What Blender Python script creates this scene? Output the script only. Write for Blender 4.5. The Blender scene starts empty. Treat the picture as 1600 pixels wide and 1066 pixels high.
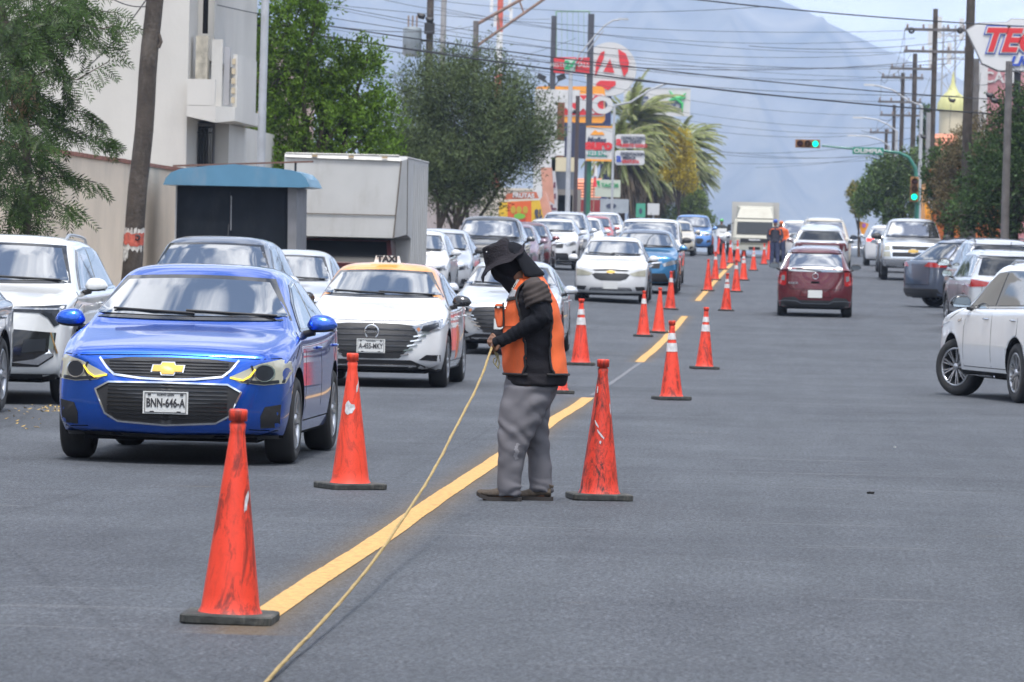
import bpy, bmesh, math, random
import numpy as np
from mathutils import Vector, Matrix, noise
from mathutils.bvhtree import BVHTree

random.seed(7); np.random.seed(7)
SC = bpy.context.scene
COL = SC.collection
rad = math.radians
def hx(s):
    s = s.lstrip('#'); c = [int(s[i:i+2], 16)/255 for i in (0, 2, 4)]
    return tuple(v/12.92 if v <= .04045 else ((v+.055)/1.055)**2.4 for v in c)

# ------------------------------------------------------------------ camera
FPX = 7600.0                     # focal length in pixels of a 1600 px wide frame
CAM = Vector((2.27, 0, 1.62)); YAW = .057; PITCH = math.atan(137/FPX); ROLL = rad(1.4)
F0 = Vector((-math.sin(YAW), math.cos(YAW), 0)); R0 = Vector((math.cos(YAW), math.sin(YAW), 0)); UP = Vector((0, 0, 1))
CF = F0*math.cos(PITCH)-UP*math.sin(PITCH); U0 = UP*math.cos(PITCH)+F0*math.sin(PITCH)
CR = R0*math.cos(ROLL)+U0*math.sin(ROLL); CU = U0*math.cos(ROLL)-R0*math.sin(ROLL)
cd = bpy.data.cameras.new('camera'); cam = bpy.data.objects.new('camera', cd); COL.objects.link(cam)
m = Matrix((CR, CU, -CF)).transposed().to_4x4(); m.translation = CAM; cam.matrix_world = m
cd.sensor_width = 36; cd.lens = FPX/1600*36; cd.clip_end = 40000; cd.clip_start = 1
cd.dof.use_dof = True; cd.dof.focus_distance = 33; cd.dof.aperture_fstop = 11
SC.camera = cam

# ------------------------------------------------------------------ light
SUN_EL = 69; SUN_AZ = 172        # azimuth clockwise from +Y (down the street)
wd = bpy.data.worlds.new('World'); SC.world = wd; wd.use_nodes = True
nt = wd.node_tree; N = nt.nodes; L = nt.links; N.clear()
out = N.new('ShaderNodeOutputWorld'); bg = N.new('ShaderNodeBackground'); L.new(bg.outputs[0], out.inputs[0])
sky = N.new('ShaderNodeTexSky'); sky.sky_type = 'NISHITA'; sky.sun_disc = False
sky.sun_elevation = rad(SUN_EL); sky.sun_rotation = rad(SUN_AZ); sky.dust_density = 1.5
tc = N.new('ShaderNodeTexCoord'); sx = N.new('ShaderNodeSeparateXYZ'); L.new(tc.outputs['Generated'], sx.inputs[0])
def wm(op, a, b=None, c=None):
    n = N.new('ShaderNodeMath'); n.operation = op
    for i, v in enumerate((a, b, c)):
        if v is None: continue
        if isinstance(v, (int, float)): n.inputs[i].default_value = v
        else: L.new(v, n.inputs[i])
    return n.outputs[0]
zz = wm('ADD', wm('MAXIMUM', sx.outputs[2], 0.0), .22)
cx = N.new('ShaderNodeCombineXYZ'); L.new(wm('DIVIDE', sx.outputs[0], zz), cx.inputs[0]); L.new(wm('DIVIDE', sx.outputs[1], zz), cx.inputs[1])
ns = N.new('ShaderNodeTexNoise'); ns.inputs['Scale'].default_value = 4.2; ns.inputs['Detail'].default_value = 9; ns.inputs['Roughness'].default_value = .56; ns.inputs['Distortion'].default_value = .5
L.new(cx.outputs[0], ns.inputs['Vector'])
rp = N.new('ShaderNodeValToRGB'); rp.color_ramp.elements[0].position = .455; rp.color_ramp.elements[1].position = .55
L.new(ns.outputs['Fac'], rp.inputs[0])
ns2 = N.new('ShaderNodeTexNoise'); ns2.inputs['Scale'].default_value = 3.1; ns2.inputs['Detail'].default_value = 6; L.new(cx.outputs[0], ns2.inputs['Vector'])
cr = N.new('ShaderNodeValToRGB'); cr.color_ramp.elements[0].position = .3; cr.color_ramp.elements[1].position = .7
cr.color_ramp.elements[0].color = (5.6, 5.9, 6.5, 1); cr.color_ramp.elements[1].color = (14.5, 14.6, 14.8, 1); L.new(ns2.outputs['Fac'], cr.inputs[0])
sv_ = (math.sin(rad(SUN_AZ))*math.cos(rad(SUN_EL)), math.cos(rad(SUN_AZ))*math.cos(rad(SUN_EL)), math.sin(rad(SUN_EL)))
dt = N.new('ShaderNodeVectorMath'); dt.operation = 'DOT_PRODUCT'; L.new(tc.outputs['Generated'], dt.inputs[0]); dt.inputs[1].default_value = sv_
glow = wm('MULTIPLY_ADD', wm('POWER', wm('MAXIMUM', dt.outputs['Value'], 0.0), 9.0), 1.8, 1.0)
gl = N.new('ShaderNodeVectorMath'); gl.operation = 'SCALE'; L.new(cr.outputs[0], gl.inputs[0]); L.new(glow, gl.inputs['Scale'])
mx = N.new('ShaderNodeMixRGB'); L.new(rp.outputs[0], mx.inputs[0]); L.new(sky.outputs[0], mx.inputs[1]); L.new(gl.outputs[0], mx.inputs[2])
L.new(mx.outputs[0], bg.inputs[0]); bg.inputs[1].default_value = .12
sd = bpy.data.lights.new('sun', 'SUN'); sd.energy = 2.6; sd.angle = rad(12); sd.color = (1, .955, .9)
sun = bpy.data.objects.new('sun', sd); COL.objects.link(sun)
sdir = Vector((math.sin(rad(SUN_AZ))*math.cos(rad(SUN_EL)), math.cos(rad(SUN_AZ))*math.cos(rad(SUN_EL)), math.sin(rad(SUN_EL))))
sun.rotation_euler = sdir.to_track_quat('Z', 'Y').to_euler(); sun.location = (0, 0, 60)
SC.view_settings.view_transform = 'Standard'; SC.view_settings.look = 'None'; SC.view_settings.gamma = 1; SC.view_settings.use_curve_mapping = False
SC.view_settings.exposure = 0.68
SC.cycles.volume_bounces = 1; SC.cycles.max_bounces = 8; SC.cycles.use_denoising = True
SC.cycles.caustics_reflective = False; SC.cycles.caustics_refractive = False

# ------------------------------------------------------------------ terrain profile of the street (metres above the camera's road)
PY = [0, 75, 92, 108, 127, 161, 185, 215, 240, 255, 270, 300, 350, 450, 700, 20000]
PZ = [0, 0, .15, .40, .69, 1.13, 1.42, 1.70, 1.85, 1.88, 1.85, 1.55, .4, -3.5, -14, -14]
def G(x, y):
    z = sum(float(np.interp(y+d, PY, PZ)) for d in (-8, -4, 0, 4, 8))/5 if y < 500 else float(np.interp(y, PY, PZ))
    t = min(1, max(0, (y-80)/30)); t2 = min(1, max(0, (330-y)/80))
    return z+.03*min(9, max(0, -x))*t*t2
def ray(px, py): return CF+CR*((px-800)/FPX)+CU*((533-py)/FPX)
def at(px, py, z):                                     # a photo pixel at a real distance z along the street
    r = ray(px, py); return CAM+r*(z*.9983/r.y)
def ground(px, py):
    d = ray(px, py); t = 10
    while t < 600:
        P = CAM+d*t
        if P.z <= G(P.x, P.y): return P
        t += .05
    return CAM+d*300
def onroad(px, z):                                     # ground point under column px at distance z
    P = at(px, 430, z); P.z = G(P.x, P.y); return P

# ------------------------------------------------------------------ materials
MATS = {}
def mat(name, col, rough=.6, metal=0, coat=0, spec=.5, var=0, vscale=3, bump=0, bscale=40, trans=0, emit=None, estr=1, ior=None, dirt=None, dscale=2, damt=.5, island=0):
    if name in MATS: return MATS[name]
    if isinstance(col, str): col = hx(col)
    m = bpy.data.materials.new(name); m.use_nodes = True; nt = m.node_tree; n = nt.nodes; l = nt.links
    b = n['Principled BSDF']; b.inputs['Base Color'].default_value = (*col, 1); b.inputs['Roughness'].default_value = rough
    b.inputs['Metallic'].default_value = metal; b.inputs['Coat Weight'].default_value = coat; b.inputs['Coat Roughness'].default_value = .03
    b.inputs['Specular IOR Level'].default_value = spec
    if ior: b.inputs['IOR'].default_value = ior
    src = None; tc = n.new('ShaderNodeTexCoord')
    if var or island:
        nz = n.new('ShaderNodeTexNoise'); nz.inputs['Scale'].default_value = vscale; nz.inputs['Detail'].default_value = 6; l.new(tc.outputs['Object'], nz.inputs['Vector'])
        fac = nz.outputs['Fac']
        if island:
            g = n.new('ShaderNodeNewGeometry'); a = n.new('ShaderNodeMath'); a.operation = 'MULTIPLY_ADD'; l.new(g.outputs['Random Per Island'], a.inputs[0]); a.inputs[1].default_value = island
            s = n.new('ShaderNodeMath'); s.operation = 'MULTIPLY_ADD'; l.new(fac, s.inputs[0]); s.inputs[1].default_value = 1; s.inputs[2].default_value = -island/2
            l.new(s.outputs[0], a.inputs[2]); fac = a.outputs[0]
        r = n.new('ShaderNodeValToRGB'); v = max(var, island)
        r.color_ramp.elements[0].position = .3; r.color_ramp.elements[1].position = .7
        r.color_ramp.elements[0].color = (*[c*(1-v) for c in col], 1); r.color_ramp.elements[1].color = (*[min(1, c*(1+v)) for c in col], 1)
        l.new(fac, r.inputs[0]); src = r.outputs[0]
    if dirt:
        if isinstance(dirt, str): dirt = hx(dirt)
        nz = n.new('ShaderNodeTexNoise'); nz.inputs['Scale'].default_value = dscale; nz.inputs['Detail'].default_value = 8; nz.inputs['Roughness'].default_value = .7
        mp = n.new('ShaderNodeMapping'); mp.inputs['Scale'].default_value = (1, 1, .35); l.new(tc.outputs['Object'], mp.inputs[0]); l.new(mp.outputs[0], nz.inputs['Vector'])
        r = n.new('ShaderNodeValToRGB'); r.color_ramp.elements[0].position = .5; r.color_ramp.elements[1].position = .72
        r.color_ramp.elements[1].color = (damt, damt, damt, 1); l.new(nz.outputs['Fac'], r.inputs[0])
        mxx = n.new('ShaderNodeMixRGB'); l.new(r.outputs[0], mxx.inputs[0])
        if src: l.new(src, mxx.inputs[1])
        else: mxx.inputs[1].default_value = (*col, 1)
        mxx.inputs[2].default_value = (*dirt, 1); src = mxx.outputs[0]
    if src: l.new(src, b.inputs['Base Color'])
    if bump:
        nz = n.new('ShaderNodeTexNoise'); nz.inputs['Scale'].default_value = bscale; nz.inputs['Detail'].default_value = 5; l.new(tc.outputs['Object'], nz.inputs['Vector'])
        bp = n.new('ShaderNodeBump'); bp.inputs['Strength'].default_value = bump; bp.inputs['Distance'].default_value = .02; l.new(nz.outputs['Fac'], bp.inputs['Height']); l.new(bp.outputs[0], b.inputs['Normal'])
    if emit:
        if isinstance(emit, str): emit = hx(emit)
        b.inputs['Emission Color'].default_value = (*emit, 1); b.inputs['Emission Strength'].default_value = estr
    if trans:
        t = n.new('ShaderNodeBsdfTranslucent'); mxs = n.new('ShaderNodeMixShader'); mxs.inputs[0].default_value = trans
        l.new(b.outputs[0], mxs.inputs[1]); l.new(t.outputs[0], mxs.inputs[2])
        if src: l.new(src, t.inputs[0])
        else: t.inputs[0].default_value = (*col, 1)
        l.new(mxs.outputs[0], n['Material Output'].inputs[0])
    MATS[name] = m; return m
def paint(name, col, metal=.0, rough=.35): return mat('paint_'+name, col, rough=rough, metal=metal, coat=1, spec=.5, dirt=(.35, .32, .29), dscale=1.2, damt=.12)
M_GLASS = mat('car_glass', (.014, .02, .028), rough=.02, coat=1, spec=.9, ior=2.7)
M_GLASS2 = mat('tinted_glass', (.01, .012, .014), rough=.03, coat=.6, spec=.5)
M_BLACK = mat('black_plastic', (.018, .018, .02), rough=.5, bump=.1)
M_GLOSSB = mat('gloss_black', (.01, .01, .012), rough=.15, coat=.5)
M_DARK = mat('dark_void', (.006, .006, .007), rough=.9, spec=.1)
M_RUBBER = mat('tyre_rubber', (.022, .022, .023), rough=.8, dirt=(.09, .085, .08), dscale=6, damt=.4)
M_CHROME = mat('chrome', (.75, .76, .78), rough=.12, metal=1)
M_ALLOY = mat('alloy', (.48, .49, .51), rough=.3, metal=.9)
M_LAMP = mat('lamp_clear', (.32, .33, .35), rough=.06, coat=1, metal=.6)
M_LAMPY = mat('lamp_yellowed', (.40, .39, .31), rough=.2, coat=.8, metal=.1)
M_LAMPD = mat('lamp_dark', (.025, .028, .035), rough=.12, coat=.3, spec=.3)
M_TAIL = mat('tail_red', (.35, .012, .012), rough=.1, coat=1)
M_TAILD = mat('tail_dark', (.09, .01, .012), rough=.1, coat=1)
M_PLATE = mat('plate_white', (.62, .63, .62), rough=.5)
M_INK = mat('plate_ink', (.03, .03, .035), rough=.6)
M_GOLD = mat('gold_badge', (.62, .40, .10), rough=.3, metal=.7)
M_DRL = mat('daytime_light', (.8, .6, .08), rough=.3, emit=(1, .62, .03), estr=.7)
M_MIRRORG = mat('mirror_glass', (.5, .55, .58), rough=.04, metal=1)

# ------------------------------------------------------------------ mesh helpers
class MB:
    def __init__(s): s.v = []; s.f = []; s.sm = []; s.mi = []
    def add(s, vs, fs, smooth=False, mi=0):
        o = len(s.v); s.v += [tuple(v) for v in vs]
        for f in fs: s.f.append(tuple(i+o for i in f)); s.sm.append(smooth); s.mi.append(mi)
        return s
    def box(s, c, d, rot=None, mi=0, taper=1):
        vs = []
        for z in (-1, 1):
            for x, y in ((-1, -1), (1, -1), (1, 1), (-1, 1)):
                t = taper if z > 0 else 1
                v = Vector((x*d[0]/2*t, y*d[1]/2*t, z*d[2]/2))
                if rot is not None: v = rot @ v
                vs.append(v+Vector(c))
        return s.add(vs, [(3, 2, 1, 0), (4, 5, 6, 7), (0, 1, 5, 4), (1, 2, 6, 5), (2, 3, 7, 6), (3, 0, 4, 7)], False, mi)
    def tube(s, pts, r, n=8, mi=0, cap=True):
        pts = [Vector(p) for p in pts]; k = len(pts); rr = r if isinstance(r, (list, tuple)) else [r]*k
        vs = []; a = None
        for i, p in enumerate(pts):
            d = (pts[min(i+1, k-1)]-pts[max(i-1, 0)]).normalized()
            if a is None: a = d.orthogonal().normalized()
            a = (a-d*a.dot(d)).normalized(); b = d.cross(a)
            for j in range(n):
                t = 2*math.pi*j/n; vs.append(p+a*math.cos(t)*rr[i]+b*math.sin(t)*rr[i])
        fs = [(i*n+j, i*n+(j+1) % n, (i+1)*n+(j+1) % n, (i+1)*n+j) for i in range(k-1) for j in range(n)]
        s.add(vs, fs, True, mi)
        if cap: s.add(vs, [tuple(reversed(range(n))), tuple(range((k-1)*n, k*n))], False, mi)
        return s
    def lathe(s, prof, n=32, axis='Z', c=(0, 0, 0), mi=0, smooth=True):
        vs = []
        for r, h in prof:
            for j in range(n):
                t = 2*math.pi*j/n; a, b = r*math.cos(t), r*math.sin(t)
                v = (a, b, h) if axis == 'Z' else ((h, a, b) if axis == 'X' else (a, h, b))
                vs.append((v[0]+c[0], v[1]+c[1], v[2]+c[2]))
        k = len(prof)
        return s.add(vs, [(i*n+j, i*n+(j+1) % n, (i+1)*n+(j+1) % n, (i+1)*n+j) for i in range(k-1) for j in range(n)], smooth, mi)
    def prism(s, poly, y0, y1, mi=0):       # polygon in x,z extruded along y
        n = len(poly); vs = [(x, y0, z) for x, z in poly]+[(x, y1, z) for x, z in poly]
        return s.add(vs, [tuple(range(n)), tuple(reversed(range(n, 2*n)))]+[(i, i+n, (i+1) % n+n, (i+1) % n) for i in range(n)], False, mi)
    def mesh(s, name, mats):
        me = bpy.data.meshes.new(name); me.from_pydata(s.v, [], s.f)
        me.polygons.foreach_set('use_smooth', s.sm)
        if not isinstance(mats, (list, tuple)): mats = [mats]
        for m in mats: me.materials.append(m)
        me.polygons.foreach_set('material_index', s.mi); me.update(); return me
    def build(s, name, mats, parent=None, **k): return link(name, s.mesh(name, mats), parent, **k)
def link(name, me, parent=None, loc=None, rot=None):
    o = bpy.data.objects.new(name, me); COL.objects.link(o)
    if parent is not None: o.parent = parent
    if loc is not None: o.location = loc
    if rot is not None: o.rotation_euler = rot
    return o
def tag(o, label=None, cat=None, group=None, kind=None):
    if label: o['label'] = label
    if cat: o['category'] = cat
    if group: o['group'] = group
    if kind: o['kind'] = kind
    return o
def thing(name, label, cat, loc=(0, 0, 0), rz=0, group=None):
    o = bpy.data.objects.new(name, None); COL.objects.link(o); o.location = loc; o.rotation_euler = (0, 0, rz); o.empty_display_size = .2
    return tag(o, label, cat, group)
def recalc(me):
    bm = bmesh.new(); bm.from_mesh(me); bmesh.ops.recalc_face_normals(bm, faces=bm.faces); bm.to_mesh(me); bm.free(); return me
def evaled(o):
    dg = bpy.context.evaluated_depsgraph_get(); dg.update()
    me = bpy.data.meshes.new_from_object(o.evaluated_get(dg)); return me
def textmesh(s, size, bold=0, depth=.004, shear=0, align='CENTER', xs=1, name='lettering'):
    cu = bpy.data.curves.new('tmp_text', 'FONT'); cu.body = s; cu.size = size; cu.offset = bold; cu.extrude = depth; cu.shear = shear
    cu.align_x = align; cu.align_y = 'CENTER'; cu.resolution_u = 4
    o = bpy.data.objects.new('tmp_text', cu); COL.objects.link(o); me = evaled(o); me.name = name
    bpy.data.objects.remove(o); bpy.data.curves.remove(cu)
    me.transform(Matrix.Rotation(math.pi/2, 4, 'X') @ Matrix.Scale(xs, 4, (1, 0, 0))); return me
def lettering(s, size, m, parent, loc, name='lettering', rot=None, **k):
    me = textmesh(s, size, name=name, **k); me.materials.clear(); me.materials.append(m)
    return link(name, me, parent, loc=loc, rot=rot)

# ------------------------------------------------------------------ the setting: ground, road, sidewalks, mountain, air
def sheet(name, m, xs, ys, dz, kind='structure', fn=None):
    vs = [(x, y, (fn or G)(x, y)+dz) for y in ys for x in xs]; k = len(xs)
    fs = [(j*k+i, j*k+i+1, (j+1)*k+i+1, (j+1)*k+i) for j in range(len(ys)-1) for i in range(k-1)]
    o = MB().add(vs, fs, True).build(name, m); tag(o, kind=kind); return o
def asphalt():
    m = bpy.data.materials.new('asphalt'); m.use_nodes = True; nt = m.node_tree; n = nt.nodes; l = nt.links; b = n['Principled BSDF']
    tc = n.new('ShaderNodeTexCoord')
    def nz(scale, det=4, rough=.6, sc=(1, 1, 1), dist=0):
        mp = n.new('ShaderNodeMapping'); mp.inputs['Scale'].default_value = sc; l.new(tc.outputs['Object'], mp.inputs[0])
        t = n.new('ShaderNodeTexNoise'); t.inputs['Scale'].default_value = scale; t.inputs['Detail'].default_value = det; t.inputs['Roughness'].default_value = rough; t.inputs['Distortion'].default_value = dist
        l.new(mp.outputs[0], t.inputs['Vector']); return t.outputs['Fac']
    def ramp(f, p0, c0, p1, c1):
        r = n.new('ShaderNodeValToRGB'); r.color_ramp.elements[0].position = p0; r.color_ramp.elements[1].position = p1
        r.color_ramp.elements[0].color = (*c0, 1); r.color_ramp.elements[1].color = (*c1, 1); l.new(f, r.inputs[0]); return r.outputs[0]
    def mix(a, b2, f, typ='MIX'):
        x = n.new('ShaderNodeMixRGB'); x.blend_type = typ
        for i, v in ((0, f), (1, a), (2, b2)):
            if isinstance(v, (int, float)): x.inputs[i].default_value = v
            elif isinstance(v, tuple): x.inputs[i].default_value = (*v, 1)
            else: l.new(v, x.inputs[i])
        return x.outputs[0]
    def mth(op, a, b2=None, c=None, cl=False):
        x = n.new('ShaderNodeMath'); x.operation = op; x.use_clamp = cl
        for i, v in enumerate((a, b2, c)):
            if v is None: continue
            if isinstance(v, (int, float)): x.inputs[i].default_value = v
            else: l.new(v, x.inputs[i])
        return x.outputs[0]
    W = (1, 1, 1); K = (0, 0, 0)
    base = ramp(nz(46, 5, .9), .38, (.016, .0185, .0225), .62, (.126, .137, .156))          # stone chips
    g2 = ramp(nz(30, 6, .92, (1, .2, 1)), .38, (.66,)*3, .62, (1.32,)*3); base = mix(base, g2, 1, 'MULTIPLY')
    g3 = ramp(nz(4.5, 5, .75, (1, .3, 1), .3), .36, (.91,)*3, .64, (1.08,)*3); base = mix(base, g3, 1, 'MULTIPLY')
    pat = ramp(nz(.33, 5, .6, dist=.6), .35, (.84, .84, .85), .68, (1.13, 1.13, 1.12)); base = mix(base, pat, 1, 'MULTIPLY')
    sp = ramp(nz(260, 1, .5), .66, K, .74, W); base = mix(base, (.26, .27, .29), mth('MULTIPLY', sp, .6))
    lng = ramp(nz(2.2, 4, .6, (1, .05, 1)), .36, (.93,)*3, .66, (1.07,)*3); base = mix(base, lng, 1, 'MULTIPLY')     # wheel path streaks
    trv = ramp(nz(1.1, 5, .65, (.06, 1.6, 1)), .56, K, .70, (.10,)*3); base = mix(base, (.14, .14, .15), trv)       # scuffs across
    trv2 = ramp(nz(3.2, 6, .72, (.07, 1.1, 1), .4), .61, K, .68, (.28,)*3); base = mix(base, (.21, .21, .215), trv2)
    dk = ramp(nz(.16, 4, .6), .56, W, .66, (.86,)*3); base = mix(base, dk, 1, 'MULTIPLY')
    sxyz = n.new('ShaderNodeSeparateXYZ'); l.new(tc.outputs['Object'], sxyz.inputs[0]); X, Y = sxyz.outputs[0], sxyz.outputs[1]
    # yellow overspray beside the painted centre line
    d = mth('ABSOLUTE', mth('ADD', X, mth('MULTIPLY', mth('SUBTRACT', nz(1.5, 4), .5), .10)))
    f = mth('SUBTRACT', 1, mth('DIVIDE', mth('SUBTRACT', d, .07), .30), cl=True); f = mth('POWER', f, 2.6)
    on1 = mth('MULTIPLY', mth('GREATER_THAN', Y, 20.2), mth('LESS_THAN', Y, 55.3)); on2 = mth('MULTIPLY', mth('GREATER_THAN', Y, 73.6), mth('LESS_THAN', Y, 105.5))
    on3 = mth('MULTIPLY', mth('GREATER_THAN', Y, 118), mth('LESS_THAN', Y, 190)); on = mth('ADD', mth('ADD', on1, on2), on3, cl=True)
    f = mth('MULTIPLY', mth('MULTIPLY', f, on), mth('MULTIPLY_ADD', nz(60, 3), .9, .1)); base = mix(base, (.155, .095, .028), mth('MULTIPLY', f, .8))
    ys = ramp(nz(.8, 3, .6, (.5, 1.2, 1), .5), .70, K, .76, (.2,)*3); base = mix(base, (.20, .14, .07), ys)
    # tar seams
    w = n.new('ShaderNodeTexVoronoi'); w.feature = 'DISTANCE_TO_EDGE'; w.inputs['Scale'].default_value = .16
    mp = n.new('ShaderNodeMapping'); mp.inputs['Scale'].default_value = (1, .35, 1); l.new(tc.outputs['Object'], mp.inputs[0])
    mm = n.new('ShaderNodeMixRGB'); mm.inputs[0].default_value = .12; l.new(mp.outputs[0], mm.inputs[1]); t = n.new('ShaderNodeTexNoise'); t.inputs['Scale'].default_value = 1.2; l.new(mp.outputs[0], t.inputs['Vector']); l.new(t.outputs['Color'], mm.inputs[2])
    l.new(mm.outputs[0], w.inputs['Vector']); ck = ramp(w.outputs['Distance'], .0, (.6,)*3, .0022, W); base = mix(base, mix(W, ck, .45), 1, 'MULTIPLY')
    l.new(base, b.inputs['Base Color'])
    rr = mth('MULTIPLY_ADD', nz(.5, 4), .2, .66); l.new(rr, b.inputs['Roughness']); b.inputs['Specular IOR Level'].default_value = .22
    bp = n.new('ShaderNodeBump'); bp.inputs['Strength'].default_value = .8; bp.inputs['Distance'].default_value = .010; l.new(nz(34, 6, .85, (1, .5, 1)), bp.inputs['Height']); l.new(bp.outputs[0], b.inputs['Normal'])
    return m
M_ASPH = asphalt()
M_CONC = mat('sidewalk_concrete', (.30, .29, .28), rough=.85, var=.2, vscale=1.2, bump=.3, bscale=60, dirt=(.13, .12, .11), dscale=.8)
M_EARTH = mat('dry_ground', (.20, .175, .14), rough=.95, var=.3, vscale=.05)
ylist = [-40, -20]+[i*2 for i in range(0, 260)]+[540, 600, 700]
KL, KR = -8.0, 9.2
sheet('road', M_ASPH, [KL, -6, -4, -2, 0, 2, 4, 6, KR], ylist, 0)
sheet('sidewalk', M_CONC, [KL-2.2, KL-.16], ylist, .135); sheet('sidewalk', M_CONC, [KR+.16, KR+2.6], ylist, .135)
for x0, x1 in ((KL-.16, KL), (KR, KR+.16)):
    kb = MB()
    for a, b in zip(ylist[:-1], ylist[1:]):
        if b < 6 or a > 420: continue
        k = 2
        vs = [(x, y, G(x, y)+z) for y in (a+.01, b-.01) for x, z in ((x0, -.05), (x1, -.05), (x1, .15), (x0, .15))]
        kb.add(vs, [(0, 1, 2, 3), (7, 6, 5, 4), (3, 2, 6, 7), (1, 5, 6, 2), (4, 0, 3, 7)])
    tag(kb.build('kerb', mat('kerb_paint', (.42, .36, .16), rough=.8, var=.3, vscale=2, dirt=(.2, .19, .18), dscale=1.5, damt=.9)), kind='structure')
gx = [-9000, -3000, -800, -200, -60, -20, -10.21, -9, 10, 11.81, 24, 60, 200, 800, 3000, 9000]
gy = [-400, -100, -41]+[i*10 for i in range(-4, 60)]+[699, 1000, 2000, 4000, 7000, 12000]
sheet('ground', M_EARTH, gx, gy, 0, fn=lambda x, y: G(max(KL, min(KR, x)), max(0, y))-(.05 if not -10.2 < x < 11.8 else (.8 if -40 < y < 690 else .05)))

def mountain():
    m = bpy.data.materials.new('mountain_scrub'); m.use_nodes = True; n = m.node_tree.nodes; l = m.node_tree.links; b = n['Principled BSDF']; b.inputs['Roughness'].default_value = 1; b.inputs['Specular IOR Level'].default_value = .1
    tc = n.new('ShaderNodeTexCoord'); t = n.new('ShaderNodeTexNoise'); t.inputs['Scale'].default_value = .0035; t.inputs['Detail'].default_value = 9; t.inputs['Roughness'].default_value = .65; l.new(tc.outputs['Object'], t.inputs['Vector'])
    r = n.new('ShaderNodeValToRGB'); r.color_ramp.elements[0].position = .35; r.color_ramp.elements[1].position = .68; r.color_ramp.elements[0].color = (.02, .03, .025, 1); r.color_ramp.elements[1].color = (.24, .22, .17, 1); l.new(t.outputs['Fac'], r.inputs[0]); l.new(r.outputs[0], b.inputs['Base Color'])
    Y0 = 7000; sc = Y0/FPX
    # ridge height (metres) along x: falls away to the right as in the photograph
    xr = [-6000, -2500, -1200, -540, -220, -60, -20, 30, 75, 128, 170, 250, 350, 520, 800, 1200, 2600, 6000]
    zr = [300, 560, 560, 470, 420, 392, 374, 352, 330, 306, 287, 262, 222, 150, 70, 10, -5, -10]
    xs = np.concatenate([np.linspace(-6000, -1500, 40), np.linspace(-1450, 1700, 160), np.linspace(1750, 6000, 30)]); rows = 46
    vs = []
    for j in range(rows):
        t = j/(rows-1)
        for x in xs:
            h = float(np.interp(x, xr, zr)); p = Vector((x/420, t*3.2, 3.1))
            rid = abs(noise.fractal(p, 1.0, 2.1, 6)); gul = abs(noise.noise(Vector((x/150+t*.9, t*.8, 9))))
            prof = math.sin(min(1, t*1.0)*math.pi/2)**1.25
            z = -14+(h+14)*prof*(1-.30*rid*(1-t)**.5)-gul*150*math.sin(t*math.pi)*min(1, max(0, h)/300)
            z += noise.noise(Vector((x/60, t*9, 0)))*6*min(1, max(0, h)/100)*(t**.5)
            vs.append((x, 4600+2400*t+noise.noise(Vector((x/500, t, 5)))*120, z))
    k = len(xs)
    for x in xs: vs.append((x, 9500, -20))
    fs = [(j*k+i, j*k+i+1, (j+1)*k+i+1, (j+1)*k+i) for j in range(rows) for i in range(k-1)]
    tag(MB().add(vs, fs, True).build('mountain', m), kind='structure')
mountain()
def haze():
    m = bpy.data.materials.new('haze_air'); m.use_nodes = True; n = m.node_tree.nodes; n.clear(); o = n.new('ShaderNodeOutputMaterial'); v = n.new('ShaderNodeVolumePrincipled')
    v.inputs['Density'].default_value = 1.7e-4; v.inputs['Color'].default_value = (.58, .73, 1, 1); v.inputs['Anisotropy'].default_value = .25
    m.node_tree.links.new(v.outputs[0], o.inputs['Volume'])
    b = MB().box((0, 4800, 380), (20000, 11000, 830)); tag(b.build('haze', m), kind='stuff')
haze()

# painted centre line, in dashes, with hand-sprayed edges
def line_dash(y0, y1, w=.070, x=0, mname='yellow_paint', dz=.004):
    vs = []; n = int((y1-y0)/.12)
    for i in range(n+1):
        y = y0+(y1-y0)*i/n
        a = w+noise.noise(Vector((y*.9, 0, x)))*.006+noise.noise(Vector((y*9, 2, x)))*.006; b = w+noise.noise(Vector((y*.8, 7, x)))*.006+noise.noise(Vector((y*8, 5, x)))*.006
        c = x+noise.noise(Vector((y*.2, 9, x)))*.018
        vs += [(c-a, y, G(0, y)+dz), (c+b, y, G(0, y)+dz)]
    return MB().add(vs, [(2*i, 2*i+1, 2*i+3, 2*i+2) for i in range(n)])
M_YEL = mat('yellow_road_paint', (.57, .335, .115), rough=.7, spec=.3, var=.16, vscale=30, bump=.8, bscale=70, dirt=(.14, .10, .05), dscale=14, damt=.6)
dash_l = {0: 'freshly painted yellow centre line from the nearest cone past the worker', 1: 'second yellow centre line dash, starting beyond the gap behind the worker', 2: 'far yellow centre line running between the clustered cones'}
for i, (a, b) in enumerate(((20.9, 55.2), (73.7, 105.0), (119, 188))):
    tag(line_dash(a, b).build('road_marking', M_YEL), dash_l[i], 'road marking', 'dashes of the yellow centre line')
tag(line_dash(56.0, 73.4, .03, .02, dz=.005).build('chalk_line', mat('chalk', (.13, .135, .15), rough=.9, var=.3, vscale=8)), 'faint pale chalk guide line in the gap between yellow dashes', 'chalk line')
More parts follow.
